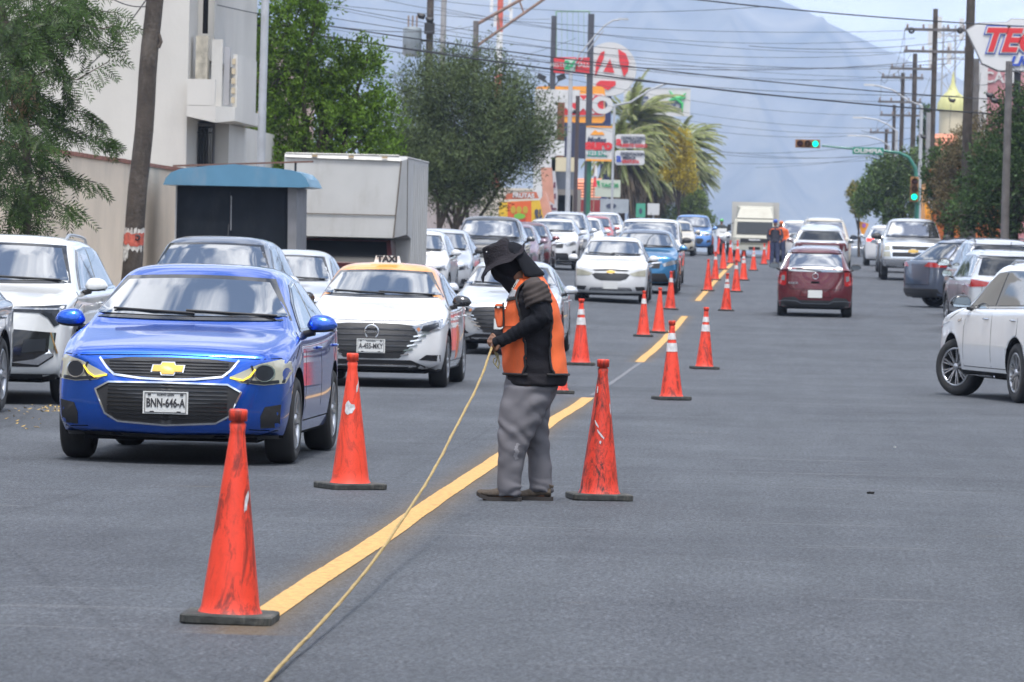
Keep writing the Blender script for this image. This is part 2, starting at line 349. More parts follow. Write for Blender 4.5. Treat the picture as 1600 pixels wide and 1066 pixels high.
# ------------------------------------------------------------------ cars
def car_body(p):
    L_, W, H = p['L'], p['W'], p['H']+.025; hw = W/2; yF, yR = -L_/2, L_/2
    gc = p.get('gc', .19); belt = p['belt']; h0, h1 = p['h0'], p['h1']           # bonnet leading edge and cowl heights
    cow, rf, rr, bl = p['cowl'], p['rf'], p['rr'], p['bl']; deck = p['deck']; xr = p.get('xr', .64)*hw
    mid = p.get('mid', (rf+rr)/2-.1); cols = []
    fw = p['fw']                                                            # front axle y
    def col(f, yl, yu, zb, sh, top, kind):
        w = hw*f; mx_ = .55*zb+.1
        pts = [(w*.93, yl, gc), (w*.985, yl, gc+.14), (w*1.0, yl, mx_), (w*.975, yl, zb-.03), (w*.925, yl, zb+.015)]
        if kind == 'hood':
            for q, dz in ((.82, .03), (.6, .045), (.3, .06), (0, .065)): pts.append((w*q, yu-(.10*(1-q*q) if f == 1.0 and yl > fw+.15 else 0), top+dz))
        elif kind == 'roof':
            rb = p.get('roofbow', .06)*(1 if yu < 0 else -.6)
            pts += [(xr+.045, yu+rb*.2, top-.115), (xr-.05, yu, top-.03), (xr*.5, yu-rb*.6, top-.006), (0, yu-rb*.75, top)]
        else:
            pts += [(w*.82, yu, top+.02), (w*.6, yu, top+.035), (w*.3, yu, top+.045), (0, yu, top+.05)]
        return pts
    sn = p.get('nose', .955)
    cv = p.get('curve', .26)
    cols.append(col(sn, yF+cv+.05, yF+.16, h0-.02, 0, h0, 'hood'))
    cols.append(col((sn+1)/2+.01, yF+.56, yF+.45, h0+(h1-h0)*.3, 0, h0+(h1-h0)*.35, 'hood'))
    cols.append(col(1.0, fw+.1, fw+.1, h0+(h1-h0)*.75, 0, h0+(h1-h0)*.75, 'hood'))
    cols.append(col(1.0, cow+.02, cow, min(belt, h1+.02), 0, h1, 'hood'))
    cols.append(col(1.0, cow+.5, rf, belt, 0, H-.02, 'roof'))
    cols.append(col(1.0, mid, mid, belt+.01, 0, H, 'roof'))
    cols.append(col(1.0, min(rr, bl-.25), rr, belt+.03, 0, H-p.get('rdrop', .05), 'roof'))
    cols.append(col(.985, bl, bl, deck-.03 if p.get('sedan') else belt+.04, 0, deck, 'deck'))
    tn = p.get('tail', .9)
    cols.append(col(tn, yR-.17, yR-(.12 if p.get('sedan') else .10), deck-.05 if p.get('sedan') else belt+.02, 0, deck-.01, 'deck'))
    bm = bmesh.new(); V = {}
    def vert(key, co): V[key] = bm.verts.new(co); return V[key]
    for j, c in enumerate(cols):
        for k, (x, y, z) in enumerate(c):
            vert((j, k, 1), (x, y, z))
            if k < 8: vert((j, k, -1), (-x, y, z))
            else: V[(j, k, -1)] = V[(j, k, 1)]
    def face(vs):
        u = []
        for v in vs:
            if v not in u: u.append(v)
        if len(u) > 2: bm.faces.new(u)
    nC = len(cols)
    for s in (1, -1):
        for j in range(nC-1):
            for k in range(8): face([V[(j, k, s)], V[(j+1, k, s)], V[(j+1, k+1, s)], V[(j, k+1, s)]])
    for j in range(nC-1): face([V[(j, 0, 1)], V[(j, 0, -1)], V[(j+1, 0, -1)], V[(j+1, 0, 1)]])
    for end, j, ye, sg in (('f', 0, yF, 1), ('r', nC-1, yR, -1)):
        dyr = p.get('fdy' if end == 'f' else 'rdy', (.07, 0, .015, .10))
        F = {}
        cur = cv if end == 'f' else p.get('rcurve', .14)
        for s in (1, -1):
            for r in range(4):
                for c in range(6):
                    if c == 0: F[(r, c, s)] = V[(j, r, s)]
                    elif r == 3: F[(r, c, s)] = V[(j, 3+c, s)]
                    elif c == 5 and s == -1: F[(r, c, s)] = F[(r, 5, 1)]
                    else:
                        top = cols[j][3+c]; side = cols[j][r]; q = (side[0] and top[0]/cols[j][3][0])
                        z = side[2]*(1 if r < 2 else .4)+(0 if r < 2 else .6*(gc+(cols[j][8][2]-gc)*.64)); x = side[0]*q
                        y = ye+sg*(dyr[r]+cur*(q**2.2))
                        F[(r, c, s)] = bm.verts.new((x*s, y, z))
            for r in range(3):
                for c in range(5): face([F[(r, c, s)], F[(r, c+1, s)], F[(r+1, c+1, s)], F[(r+1, c, s)]])
        face([F[(0, c, 1)] for c in range(6)]+[F[(0, c, -1)] for c in range(4, -1, -1)])
    bmesh.ops.recalc_face_normals(bm, faces=bm.faces)
    cl = bm.edges.layers.float.new('crease_edge')
    def cr_(a, b, v):
        e = bm.edges.get((a, b)) if a != b else None
        if e: e[cl] = v
    for s in (1, -1):
        for j in range(nC-1):
            cr_(V[(j, 0, s)], V[(j+1, 0, s)], .7); cr_(V[(j, 3, s)], V[(j+1, 3, s)], p.get('cr_sh', .35))
            if 2 < j < 7: cr_(V[(j, 4, s)], V[(j+1, 4, s)], .4); cr_(V[(j, 5, s)], V[(j+1, 5, s)], .25)
            if j < 3: cr_(V[(j, 5, s)], V[(j+1, 5, s)], p.get('cr_hood', .25))
        for k in range(3, 8):
            cr_(V[(0, k, s)], V[(0, k+1, s)], .35); cr_(V[(3, k, s)], V[(3, k+1, s)], .5)
            cr_(V[(4, k, s)], V[(4, k+1, s)], .35); cr_(V[(6, k, s)], V[(6, k+1, s)], .3); cr_(V[(nC-1, k, s)], V[(nC-1, k+1, s)], .35)
            cr_(V[(7, k, s)], V[(7, k+1, s)], .4)
    me = bpy.data.meshes.new('body'); bm.to_mesh(me); bm.free()
    o = bpy.data.objects.new('tmp', me); COL.objects.link(o)
    md = o.modifiers.new('s', 'SUBSURF'); md.levels = md.render_levels = p.get('lvl', 3)
    me2 = evaled(o); o.modifiers.clear(); o.data = me2
    bvh = BVHTree.FromPolygons([v.co.copy() for v in me2.vertices], [tuple(q.vertices) for q in me2.polygons])
    # wheel wells
    cut = MB(); R = p['R']+.055
    for y in (p['fw'], p['rw']):
        for s in (1, -1):
            cut.lathe([(R, s*(hw-.34)), (R, s*(hw+.3))], 40, 'X', (0, y, p['R']+.01)); nn = 40
            b = len(cut.v)-80; cut.f.append(tuple(range(b, b+40))); cut.f.append(tuple(range(b+79, b+39, -1))); cut.sm += [False, False]; cut.mi += [0, 0]
    cm = cut.mesh('cut', M_DARK); recalc(cm); co = link('tmp2', cm)
    me2.materials.clear(); me2.materials.append(p['paint']); me2.materials.append(p.get('paint2', p['paint'])); me2.materials.append(M_BLACK); me2.materials.append(M_DARK)
    zr_ = p.get('split'); cz = p.get('clad', 0)
    for f in me2.polygons:
        f.use_smooth = True; c = f.center
        if zr_ and c.z > zr_ and c.y > cow+.1: f.material_index = 1
        elif c.z < cz or (c.z < gc+.03): f.material_index = 2
    bo = o.modifiers.new('b', 'BOOLEAN'); bo.operation = 'DIFFERENCE'; bo.solver = 'EXACT'; bo.object = co; bo.material_mode = 'TRANSFER'
    me3 = evaled(o); me3.name = 'body'
    bpy.data.objects.remove(o); bpy.data.objects.remove(co)
    return me3, bvh

AX = {'F': (Vector((0, 1, 0)), lambda a, b: Vector((a, -9, b))), 'B': (Vector((0, -1, 0)), lambda a, b: Vector((a, 9, b))),
      'R': (Vector((-1, 0, 0)), lambda a, b: Vector((9, a, b))), 'L': (Vector((1, 0, 0)), lambda a, b: Vector((-9, a, b))),
      'T': (Vector((0, 0, -1)), lambda a, b: Vector((a, b, 9)))}
def patch_mb(bvh, polys, side, off=.004, d=.05, skirt=.02, mb=None, mi=0):
    """polygons in the plane seen from one side of the car, laid onto the body as panels with an edge"""
    dr, org = AX[side]; mb = mb or MB()
    for poly in polys:
        bm = bmesh.new(); vs = [bm.verts.new((a, b, 0)) for a, b in poly]
        f = bm.faces.new(vs); f.normal_update()
        bmesh.ops.triangulate(bm, faces=[f])
        a0, a1 = min(q[0] for q in poly), max(q[0] for q in poly); b0, b1 = min(q[1] for q in poly), max(q[1] for q in poly)
        for ax, lo, hi in ((0, a0, a1), (1, b0, b1)):
            k = int((hi-lo)/d)
            for i in range(1, k+1):
                c = [0, 0, 0]; c[ax] = lo+(hi-lo)*i/(k+1); nn = [0, 0, 0]; nn[ax] = 1
                bmesh.ops.bisect_plane(bm, geom=bm.verts[:]+bm.edges[:]+bm.faces[:], plane_co=c, plane_no=nn)
        bm.verts.ensure_lookup_table(); bm.verts.index_update()
        P = []
        for v in bm.verts:
            o = org(v.co.x+.00037, v.co.y+.00021); h = bvh.ray_cast(o, dr)
            if h[0] is None:
                h = bvh.find_nearest(o+dr*8); 
            nrm = h[1] if h[1].dot(dr) < 0 else -h[1]
            P.append(h[0]+(nrm*.6-dr*.4)*off)
        # keep the polygon facing outwards
        faces = [[v.index for v in f.verts] for f in bm.faces]
        def flip(f):
            a, b, c = P[f[0]], P[f[1]], P[f[2]]; return (b-a).cross(c-a).dot(dr) > 0
        faces = [list(reversed(f)) if flip(f) else f for f in faces]
        mb.add(P, faces, True, mi)
        be = [(e.verts[0].index, e.verts[1].index) for e in bm.edges if e.is_boundary]
        sv = []; sf = []
        for a, b in be:
            q = len(sv); sv += [P[a], P[b], P[b]+dr*skirt, P[a]+dr*skirt]; sf.append((q, q+1, q+2, q+3))
        mb.add(sv, sf, False, mi); bm.free()
    return mb
def grid_mb(bvh, bot, top, side, off, skirt=.02, nu=26, nv=14):
    dr, org = AX[side]; P = []; ns_ = len(bot)-1
    def sm(line, u):
        t = u*ns_; i = min(ns_-1, int(t)); f = t-i; return (line[i][0]*(1-f)+line[i+1][0]*f, line[i][1]*(1-f)+line[i+1][1]*f)
    for j in range(nv+1):
        for i in range(nu+1):
            a, b = sm(bot, i/nu), sm(top, i/nu); v = j/nv; x, z = a[0]*(1-v)+b[0]*v+.00041, a[1]*(1-v)+b[1]*v
            h = bvh.ray_cast(org(x, z), dr)
            if h[0] is None: h = bvh.find_nearest(org(x, z)+dr*8)
            nrm = h[1] if h[1].dot(dr) < 0 else -h[1]; P.append(h[0]+(nrm*.6-dr*.4)*off)
    for _ in range(3):                                      # relax the facets of the body out of the glass
        Q = [p.copy() for p in P]
        for j in range(1, nv):
            for i in range(1, nu):
                k = j*(nu+1)+i; Q[k] = (P[k]*2+P[k-1]+P[k+1]+P[k-nu-1]+P[k+nu+1])/6
        P = Q
    w = nu+1; fs = [(j*w+i, j*w+i+1, (j+1)*w+i+1, (j+1)*w+i) for j in range(nv) for i in range(nu)]
    a, b, c = P[0], P[1], P[w+1]
    if (b-a).cross(c-a).dot(dr) > 0: fs = [tuple(reversed(f)) for f in fs]
    mb = MB().add(P, fs, True); ring = [i for i in range(w)]+[j*w+nu for j in range(1, nv+1)]+[nv*w+i for i in range(nu-1, -1, -1)]+[j*w for j in range(nv-1, 0, -1)]
    sv = []; sf = []
    for x, y in zip(ring, ring[1:]+ring[:1]):
        q = len(sv); sv += [P[x], P[y], P[y]+dr*skirt, P[x]+dr*skirt]; sf.append((q, q+1, q+2, q+3))
    return mb.add(sv, sf)
class Both(list): pass
def strip_poly(path, w):
    out = []; 
    for (a, b), (c, d_) in zip(path[:-1], path[1:]):
        dx, dy = c-a, d_-b; l_ = math.hypot(dx, dy) or 1; nx, ny = -dy/l_*w/2, dx/l_*w/2; ex, ey = dx/l_*w*.3, dy/l_*w*.3
        out.append([(a+nx-ex, b+ny-ey), (a-nx-ex, b-ny-ey), (c-nx+ex, d_-ny+ey), (c+nx+ex, d_+ny+ey)])
    return out
def mir(poly): return [(-a, b) for a, b in reversed(poly)]
def both(ps): return Both(list(ps)+[mir(q) for q in ps])

WH = {}
def wheel(parent, x, y, R, side, style='five', steer=0, w=.21):
    key = (round(R, 3), style)
    if key not in WH:
        r = R*.66 if style != 'steel' else R*.6
        t = MB().lathe([(r, -w/2+.02), (r+.01, -w/2), (R*.9, -w/2-.004), (R*.975, -w/2+.02), (R, -w/2+.05), (R, w/2-.05), (R*.975, w/2-.02), (R*.9, w/2+.004), (r+.01, w/2), (r, w/2-.02)], 44, 'X')
        tm = t.mesh('tyre', M_RUBBER)
        q = MB(); q.lathe([(r+.004, w/2-.005), (r-.012, w/2+.004), (r-.02, w/2-.02), (r-.03, -w/2+.03)], 40, 'X', mi=0); q.lathe([(r-.025, w/2-.11), (.0, w/2-.11)], 24, 'X', mi=1); q.lathe([(r*.55, w/2-.10), (r*.55, w/2-.08), (0, w/2-.08)], 24, 'X', mi=2)
        ns_ = {'five': 5, 'multi': 9, 'steel': 8}[style]
        for i in range(ns_):
            a = 2*math.pi*i/ns_
            for da in ((-.13, .13) if style != 'steel' else (0,)):
                a2 = a+da*(1 if style == 'five' else .8)
                pin = Vector((w/2-.03, math.cos(a)*r*.16, math.sin(a)*r*.16)); po = Vector((w/2-.012, math.cos(a2)*(r-.015), math.sin(a2)*(r-.015)))
                d_ = (po-pin); c = (pin+po)/2; tz = d_.normalized(); rot = Matrix((Vector((1, 0, 0)), tz.cross(Vector((1, 0, 0))), tz)).transposed()
                q.box(c, (.022, .026 if style == 'five' else .015, d_.length), rot, 0)
        q.lathe([(r*.2, w/2-.03), (r*.19, w/2-.008), (r*.1, w/2), (0, w/2)], 20, 'X', mi=0)
        WH[key] = (tm, q.mesh('rim', [M_ALLOY, M_DARK, mat('brake_disc', (.2, .2, .2), rough=.4, metal=.8)]))
    tm, rm = WH[key]
    rz = (0 if side > 0 else math.pi)+steer
    t = link('wheel', tm, parent, loc=(x, y, R), rot=(random.random()*6 if side > 0 else 0, 0, rz)); t.rotation_euler.x = 0
    link('rim', rm, t); return t

def mirror_part(parent, x, y, z, s, m, size=1.0, rear=False):
    mb = MB(); n = 16; rows = 9; cen = Vector((x+s*.11*size, y, z+.02)); vs = []
    for i in range(rows+1):
        u = -1+2*i/rows; rr = max(0.02, (1-abs(u)**2.6))**.5
        for j in range(n):
            t = 2*math.pi*j/n; cy, cz = math.cos(t), math.sin(t)
            yy = cy*.075*size*rr; 
            if yy > .035*size: yy = .035*size
            vs.append(cen+Vector((u*.115*size, yy, (cz if cz > -.6 else -.6)*.085*size*rr*(1-.12*u*s))))
    fs = [(i*n+j, i*n+(j+1) % n, (i+1)*n+(j+1) % n, (i+1)*n+j) for i in range(rows) for j in range(n)]
    mb.add(vs, fs, True); mb.add(vs, [tuple(range(n)), tuple(range(rows*n, rows*n+n))], True)
    for q in range(len(mb.f)):
        zc = sum(mb.v[i][2] for i in mb.f[q])/len(mb.f[q])
        if zc < z-.01: mb.mi[q] = 1
    mb.tube([(x-s*.03, y+.03, z-.05), (x+s*.05, y+.01, z-.03)], .028*size, 8, mi=1)
    me = recalc(mb.mesh('mirror', [m, M_BLACK])); o = link('mirror', me, parent)
    g = MB(); gp = [cen+Vector((a*.10*size, .040*size, b*.062*size)) for a, b in ((-.95, -.6), (-1, .4), (-.7, .95), (.7, .95), (1, .3), (.85, -.75))]
    g.add(gp, [tuple(range(6))]); g.add([v-Vector((0, .01, 0)) for v in gp], [tuple(reversed(range(6)))])
    g.build('mirror_glass', M_MIRRORG, o); return o

def plate(parent, x, y, z, text=None, side=-1, top=None, tilt=0, w=.335, sub=None, green=False):
    b = MB(); b.box((0, 0, 0), (w, .008, .165)); o = b.build('licence_plate', M_PLATE, parent, loc=(x, y, z), rot=(tilt, 0, 0 if side < 0 else math.pi))
    e = MB()
    for dx, dz, ww, hh in ((0, .072, w-.03, .004), (0, -.072, w-.03, .004), (-w/2+.015, 0, .004, .145), (w/2-.015, 0, .004, .145)): e.box((dx, -.006, dz), (ww, .004, hh))
    for dx in (-.1, .1): e.box((dx, -.007, -.066), (.03, .006, .008)); e.box((dx*1.2, -.007, .060), (.022, .006, .012))
    if text:
        e.build('plate_frame', M_INK, o)
        lettering(text, .088, M_INK, o, (0, -.006, -.004), bold=.0022, depth=.002, xs=.66)
        if top: lettering(top, .02, M_INK, o, (0, -.006, .058), bold=.0004, depth=.002)
    return o

def build_car(name, label, P, yaw, p, group=None, cat='car'):
    """P ground point of the centre; yaw 0 faces the camera (-Y)"""
    root = thing(name, label, cat, P, yaw, group); me, bvh = car_body(p); link('body', me, root)
    # pitch with the slope of the street
    c, s_ = math.cos(yaw), math.sin(yaw); dy = .5*p['L']; fx, fy = P[0]+s_*dy, P[1]-c*dy; bx, by = P[0]-s_*dy, P[1]+c*dy
    root.rotation_euler.x = math.atan2(G(bx, by)-G(fx, fy), p['L'])
    root.rotation_euler.y = 0
    hw = p['W']/2; H = p['H']; yF, yR = -p['L']/2, p['L']/2; belt = p['belt']; cow, rf, rr, bl = p['cowl'], p['rf'], p['rr'], p['bl']; xr = p.get('xr', .64)*hw; h1 = p['h1']; mid = p.get('mid', (rf+rr)/2-.1)
    see = p.get('see', 'FRL')
    def part(nm, polys, side, m, off=.004, d=.06, parent=root, skirt=.02):
        if not polys: return None
        return patch_mb(bvh, polys, side, off, d, skirt).build(nm, m, parent)
    for s in (1, -1):
        for y, st in ((p['fw'], p.get('steer', 0)), (p['rw'], 0)):
            wheel(root, s*(hw-.125+(-.02 if st else 0)), y, p['R'], s, p.get('rim', 'five'), st)
    ub = MB().box((0, 0, p.get('gc', .19)+.03), (p['W']*.72, p['L']*.86, .10)); ub.build('underbody', M_DARK, root)
    # glass
    def wsx(q0, q1, z0, z1, bow=.02):
        top = [(-q1+2*q1*i/6, z1+bow*(1-(2*i/6-1)**2)) for i in range(7)]; bot = [(q0-2*q0*i/6, z0-bow*.6*(1-(2*i/6-1)**2)) for i in range(7)]
        return list(reversed(bot)), top
    def gpart(nm, pair, side, m, off, parent=root): return grid_mb(bvh, pair[0], pair[1], side, off).build(nm, m, parent)
    if 'F' in see:
        a, b = hw*p.get('wsb', .83), xr*p.get('wst', .94); z0, z1 = h1+p.get('wz0', .085), H-p.get('wz1', .115)
        gpart('windscreen_frame', wsx(a+.015, b+.018, z0-.02, z1+.018), 'F', M_GLOSSB, .009)
        ws = gpart('windscreen', wsx(a-.014, b-.014, z0+.008, z1-.012), 'F', M_GLASS, .014)
        wp = MB()
        for x0, x1, zz0, zz1 in ((-.55*a/.7, .05, z0+.005, z0+.03), (-.02, .62*a/.7, z0+.0, z0+.026)):
            pa = []
            for t in (0, .5, 1):
                x = x0+(x1-x0)*t; z = zz0+(zz1-zz0)*(1-t); h = bvh.ray_cast(Vector((x, -9, z)), Vector((0, 1, 0)))
                if h[0] is not None: pa.append(h[0]+h[1]*.02)
            if len(pa) > 1: wp.tube(pa, .009, 6)
        if wp.v: wp.build('wiper', M_BLACK, ws)
    if 'B' in see:
        a, b = hw*p.get('bwb', .78), xr*p.get('bwt', .92); z0, z1 = p.get('bz0', p['deck']+.06), H-p.get('bz1', .15)
        gpart('rear_window', wsx(a, b, z0, z1, .015), 'B', p.get('rglass', M_GLASS), .008)
        gpart('rear_spoiler', wsx(b+.05, b+.03, z1+.03, z1+.07, .015), 'B', p['paint'], .03)
    zb, zt = belt+.05, H-.14
    wa0, wa1 = cow+p.get('wa0', .36), rf+.20; wc0, wc1 = p.get('wc0', bl-.28), p.get('wc1', rr+.02)
    w1 = [(wa0, zb), (mid-.035, zb+.012), (mid-.035, zt+.01), (wa1, zt-.02), (wa0+(wa1-wa0)*.5, (zb+zt)/2+.02)]
    w2 = [(mid+.035, zb+.012), (wc0, zb+.04), (wc1, zt-.03), ((mid+wc1)/2, zt+.012), (mid+.035, zt+.01)]
    fr = [(wa0-.07, zb-.02), (wc0+.05, zb+.015), (wc1+.04, zt-.01), ((mid+wc1)/2, zt+.035), (mid, zt+.035), (wa1-.02, zt+.002), (wa0+(wa1-wa0)*.5-.05, (zb+zt)/2+.04)]
    gapw = .009
    for S in 'RL':
        if S not in see: continue
        part('window_frame', [fr], S, M_GLOSSB, .006, .06)
        part('side_window', [w1], S, p.get('sglass', M_GLASS), .011, .07); part('side_window', [w2], S, p.get('sglass', M_GLASS), .011, .07)
        if p.get('trimc'): part('window_trim', strip_poly([(wa0-.06, zb-.025), (mid, zb-.012), (wc0+.04, zb+.012)], .022), S, M_CHROME, .008, .1)
        g1 = p.get('gc', .19)+.12; dz0 = zb-.03; dr0 = cow+.17; dr2 = min(p['rw']-.28, bl-.3)
        gaps = strip_poly([(dr0+.1, dz0-.02), (dr0, dz0-.25), (dr0, g1), (mid, g1), (mid, zb)], gapw)+strip_poly([(mid, g1), (dr2, g1), (p['rw']-.05-.28, .62), (p['rw']+.04, .8), (p['rw']+.08, dz0)], gapw)
        gaps += strip_poly([(p['fw']-.12, p['h0']+.0), (dr0-.1, h1-.02)], gapw)
        part('door_seams', gaps, S, M_DARK, .0015, .12, skirt=.004)
        for hy in (mid-.22, p['rw']-.10):
            x = (1 if S == 'R' else -1); h = bvh.ray_cast(Vector((x*9, hy, belt-.10)), Vector((-x, 0, 0)))
            if h[0] is not None: MB().tube([h[0]+Vector((x*.0, -.09, 0)), h[0]+Vector((x*.022, -.06, 0)), h[0]+Vector((x*.024, .05, 0)), h[0]+Vector((x*.0, .09, 0))], .012, 8).build('door_handle', p.get('handle', p['paint']), root)
        if p.get('arch'):
            for wy in (p['fw'], p['rw']):
                R1 = p['R']+.045; R2 = R1+.06; ring = []
                for i in range(12):
                    t0, t1 = rad(-8+196*i/12), rad(-8+196*(i+1)/12)
                    ring.append([(wy+math.cos(t)*r, p['R']+math.sin(t)*r) for t, r in ((t0, R2), (t1, R2), (t1, R1), (t0, R1))])
                part('arch_trim', ring, S, M_BLACK, .012, .3)
            part('sill_trim', [[(p['fw']+p['R'], p.get('gc', .2)+.01), (p['rw']-p['R'], p.get('gc', .2)+.01), (p['rw']-p['R'], p.get('gc', .2)+.15), (p['fw']+p['R'], p.get('gc', .2)+.15)]], S, M_BLACK, .01, .3)
        elif p.get('sillc'): part('sill_trim', strip_poly([(p['fw']+p['R']+.08, .25), (p['rw']-p['R']-.08, .25)], .03), S, M_CHROME, .012, .3)
    for s in (1, -1): mirror_part(root, s*(hw*.965), cow+p.get('mir', .42), belt+.06, s, p.get('mpaint', p['paint']), p.get('msize', 1))
    if p.get('rails'):
        for s in (1, -1):
            rp_ = []
            for k_ in range(9):
                y_ = rf+.28+(rr-.05-rf-.28)*k_/8; h = bvh.ray_cast(Vector((s*(xr-.07), y_, 5)), Vector((0, 0, -1))); rp_.append(Vector((s*(xr-.07), y_, (h[0].z if h[0] is not None else H-.05)+(.0 if k_ in (0, 8) else .045))))
            MB().tube(rp_, .016, 8).build('roof_rail', p['rails'], root)
    if p.get('antenna'): MB().tube([(0, p['antenna'], H-.02), (0, p['antenna']+.08, H+.17)], .006, 6).build('antenna', M_BLACK, root)
    for d_ in p.get('det', []):         # (name, side, material, [polys], offset)
        ps_ = d_[3]; sets = [ps_[:len(ps_)//2], ps_[len(ps_)//2:]] if isinstance(ps_, Both) else [ps_]
        for q_ in sets: part(d_[0], q_, d_[1], d_[2], d_[4] if len(d_) > 4 else .006, .055 if p.get('lvl', 3) > 2 else .09)
    root['_'] = 1; del root['_']
    return root, bvh, part
def fcen(bvh, x, z, side='F'):
    dr, org = AX[side]; h = bvh.ray_cast(org(x, z), dr); return h[0] if h[0] is not None else Vector((x, -2, z))

SEDAN = dict(L=4.45, W=1.76, H=1.47, belt=.93, h0=.74, h1=.97, cowl=-1.12, rf=-.38, rr=.85, bl=1.52, deck=1.04, sedan=1, fw=-1.38, rw=1.24, R=.315, xr=.66)
HATCH = dict(L=3.85, W=1.67, H=1.53, belt=.98, h0=.82, h1=1.04, cowl=-1.05, rf=-.35, rr=1.25, bl=1.75, deck=1.02, fw=-1.2, rw=1.25, R=.30, xr=.68)
SUV = dict(L=4.4, W=1.83, H=1.66, belt=1.06, h0=.90, h1=1.10, cowl=-1.10, rf=-.40, rr=1.45, bl=2.03, deck=1.10, fw=-1.34, rw=1.3, R=.35, xr=.68, gc=.24, arch=1)
PICK = dict(L=5.4, W=2.0, H=1.86, belt=1.2, h0=1.10, h1=1.26, cowl=-1.35, rf=-.75, rr=.55, bl=1.0, deck=1.22, sedan=1, fw=-1.85, rw=1.75, R=.40, xr=.70, gc=.34, curve=.08)
def D(base, **k): d = dict(base); d.update(k); return d
def G0(x, y): return (x, y, G(x, y))
WHITE = paint('white', (.60, .61, .625)); SILV = paint('silver', (.56, .58, .61), .6, .35); BLUE = paint('blue', (.006, .10, .56), .82, .26)
PEARL = paint('pearl', (.63, .64, .64), 0, .3); NAVY = paint('navy', (.045, .065, .11), .4); ORNG = paint('taxi_orange', (.74, .29, .035)); MAROON = paint('maroon', (.11, .007, .014), .55)
BLK = paint('black', (.012, .014, .018)); TEAL = paint('teal', (.015, .16, .34), .6); GREY = paint('grey', (.16, .18, .21), .5); SLATE = paint('slate', (.06, .08, .125), .5); CREAM = paint('cream', (.46, .42, .34)); RED = paint('red', (.32, .02, .02)); LBLUE = paint('light_blue', (.08, .22, .52), .3); LILAC = paint('lilac', (.2, .13, .17), .4)
def hexa(w, z0, z1, k=.12, n=1): return [(-w, (z0+z1)/2+.02), (-w+k, z0), (w-k, z0), (w, (z0+z1)/2+.02), (w-k*.4, z1), (-w+k*.4, z1)]
def outline(poly, w): return strip_poly(list(poly)+[poly[0]], w)
def bars(x0, x1, z0, z1, n, w=.012): return [q for i in range(n) for q in strip_poly([(x0+(z0*0), z0+(z1-z0)*(i+.5)/n), (x1, z0+(z1-z0)*(i+.5)/n)], w)]
def front_generic(hw, z, lampm=None, gr=.45, g0=.0, chr_=True, k=0):
    """z: height of the lamp centre"""
    lampm = lampm or M_LAMP
    head = [(hw*.52, z-.02), (hw*.60, z-.09), (hw*.93, z-.04), (hw*.99, z+.07), (hw*.86, z+.06)]
    up = [(-hw*.50, z+.015), (-hw*.40, z-.09), (hw*.40, z-.09), (hw*.50, z+.015), (0, z+.02)]
    lo = hexa(hw*.58, z-.44, z-.20, .14)
    det = [('headlight', 'F', lampm, [head]), ('headlight', 'F', lampm, [mir(head)]), ('grille', 'F', M_BLACK, [up]), ('lower_grille', 'F', M_BLACK, [lo])]
    inner = [[(hw*.66, z-.065), (hw*.78, z-.055), (hw*.80, z+.01), (hw*.68, z)]]
    det.append(('lamp_reflector', 'F', M_LAMPD, both(inner), .010))
    if chr_: det.append(('grille_trim', 'F', M_CHROME, strip_poly([(-hw*.5, z+.01), (-hw*.4, z-.09), (hw*.4, z-.09), (hw*.5, z+.01)], .022), .012))
    det.append(('fog_recess', 'F', M_BLACK, both([[(hw*.70, z-.40), (hw*.90, z-.36), (hw*.90, z-.25), (hw*.74, z-.27)]]), .005))
    return det
def badge(bvh, part, root, x, z, kind, side='F', m=M_CHROME, s=1):
    if kind == 'cross':      # four-pointed bar badge
        w, h = .10*s, .036*s
        poly = [(x-w, z-h*.55), (x-w*.45, z-h*.55), (x-w*.38, z-h), (x+w*.38, z-h), (x+w*.45, z-h*.55), (x+w*.92, z-h*.55), (x+w, z+h*.55), (x+w*.45, z+h*.55), (x+w*.38, z+h), (x-w*.38, z+h), (x-w*.45, z+h*.55), (x-w*.92, z+h*.55)]
        part('badge_rim', [[(x+(a-x)*1.1, z+(b-z)*1.2) for a, b in poly]], side, M_CHROME, .02); part('badge', [poly], side, m, .028)
    elif kind == 'ring':
        P = fcen(bvh, x, z, side); sg = -1 if side == 'F' else 1; R_ = .062*s
        MB().tube([P+Vector((math.cos(t)*R_, sg*.02, math.sin(t)*R_)) for t in [2*math.pi*i/24 for i in range(25)]], .008*s, 6).build('badge', M_CHROME, root)
    elif kind == 'oval':
        P = fcen(bvh, x, z, side); sg = -1 if side == 'F' else 1
        MB().tube([P+Vector((math.cos(t)*.07*s, sg*.02, math.sin(t)*.045*s)) for t in [2*math.pi*i/20 for i in range(21)]], .008*s, 6).build('badge', M_CHROME, root)

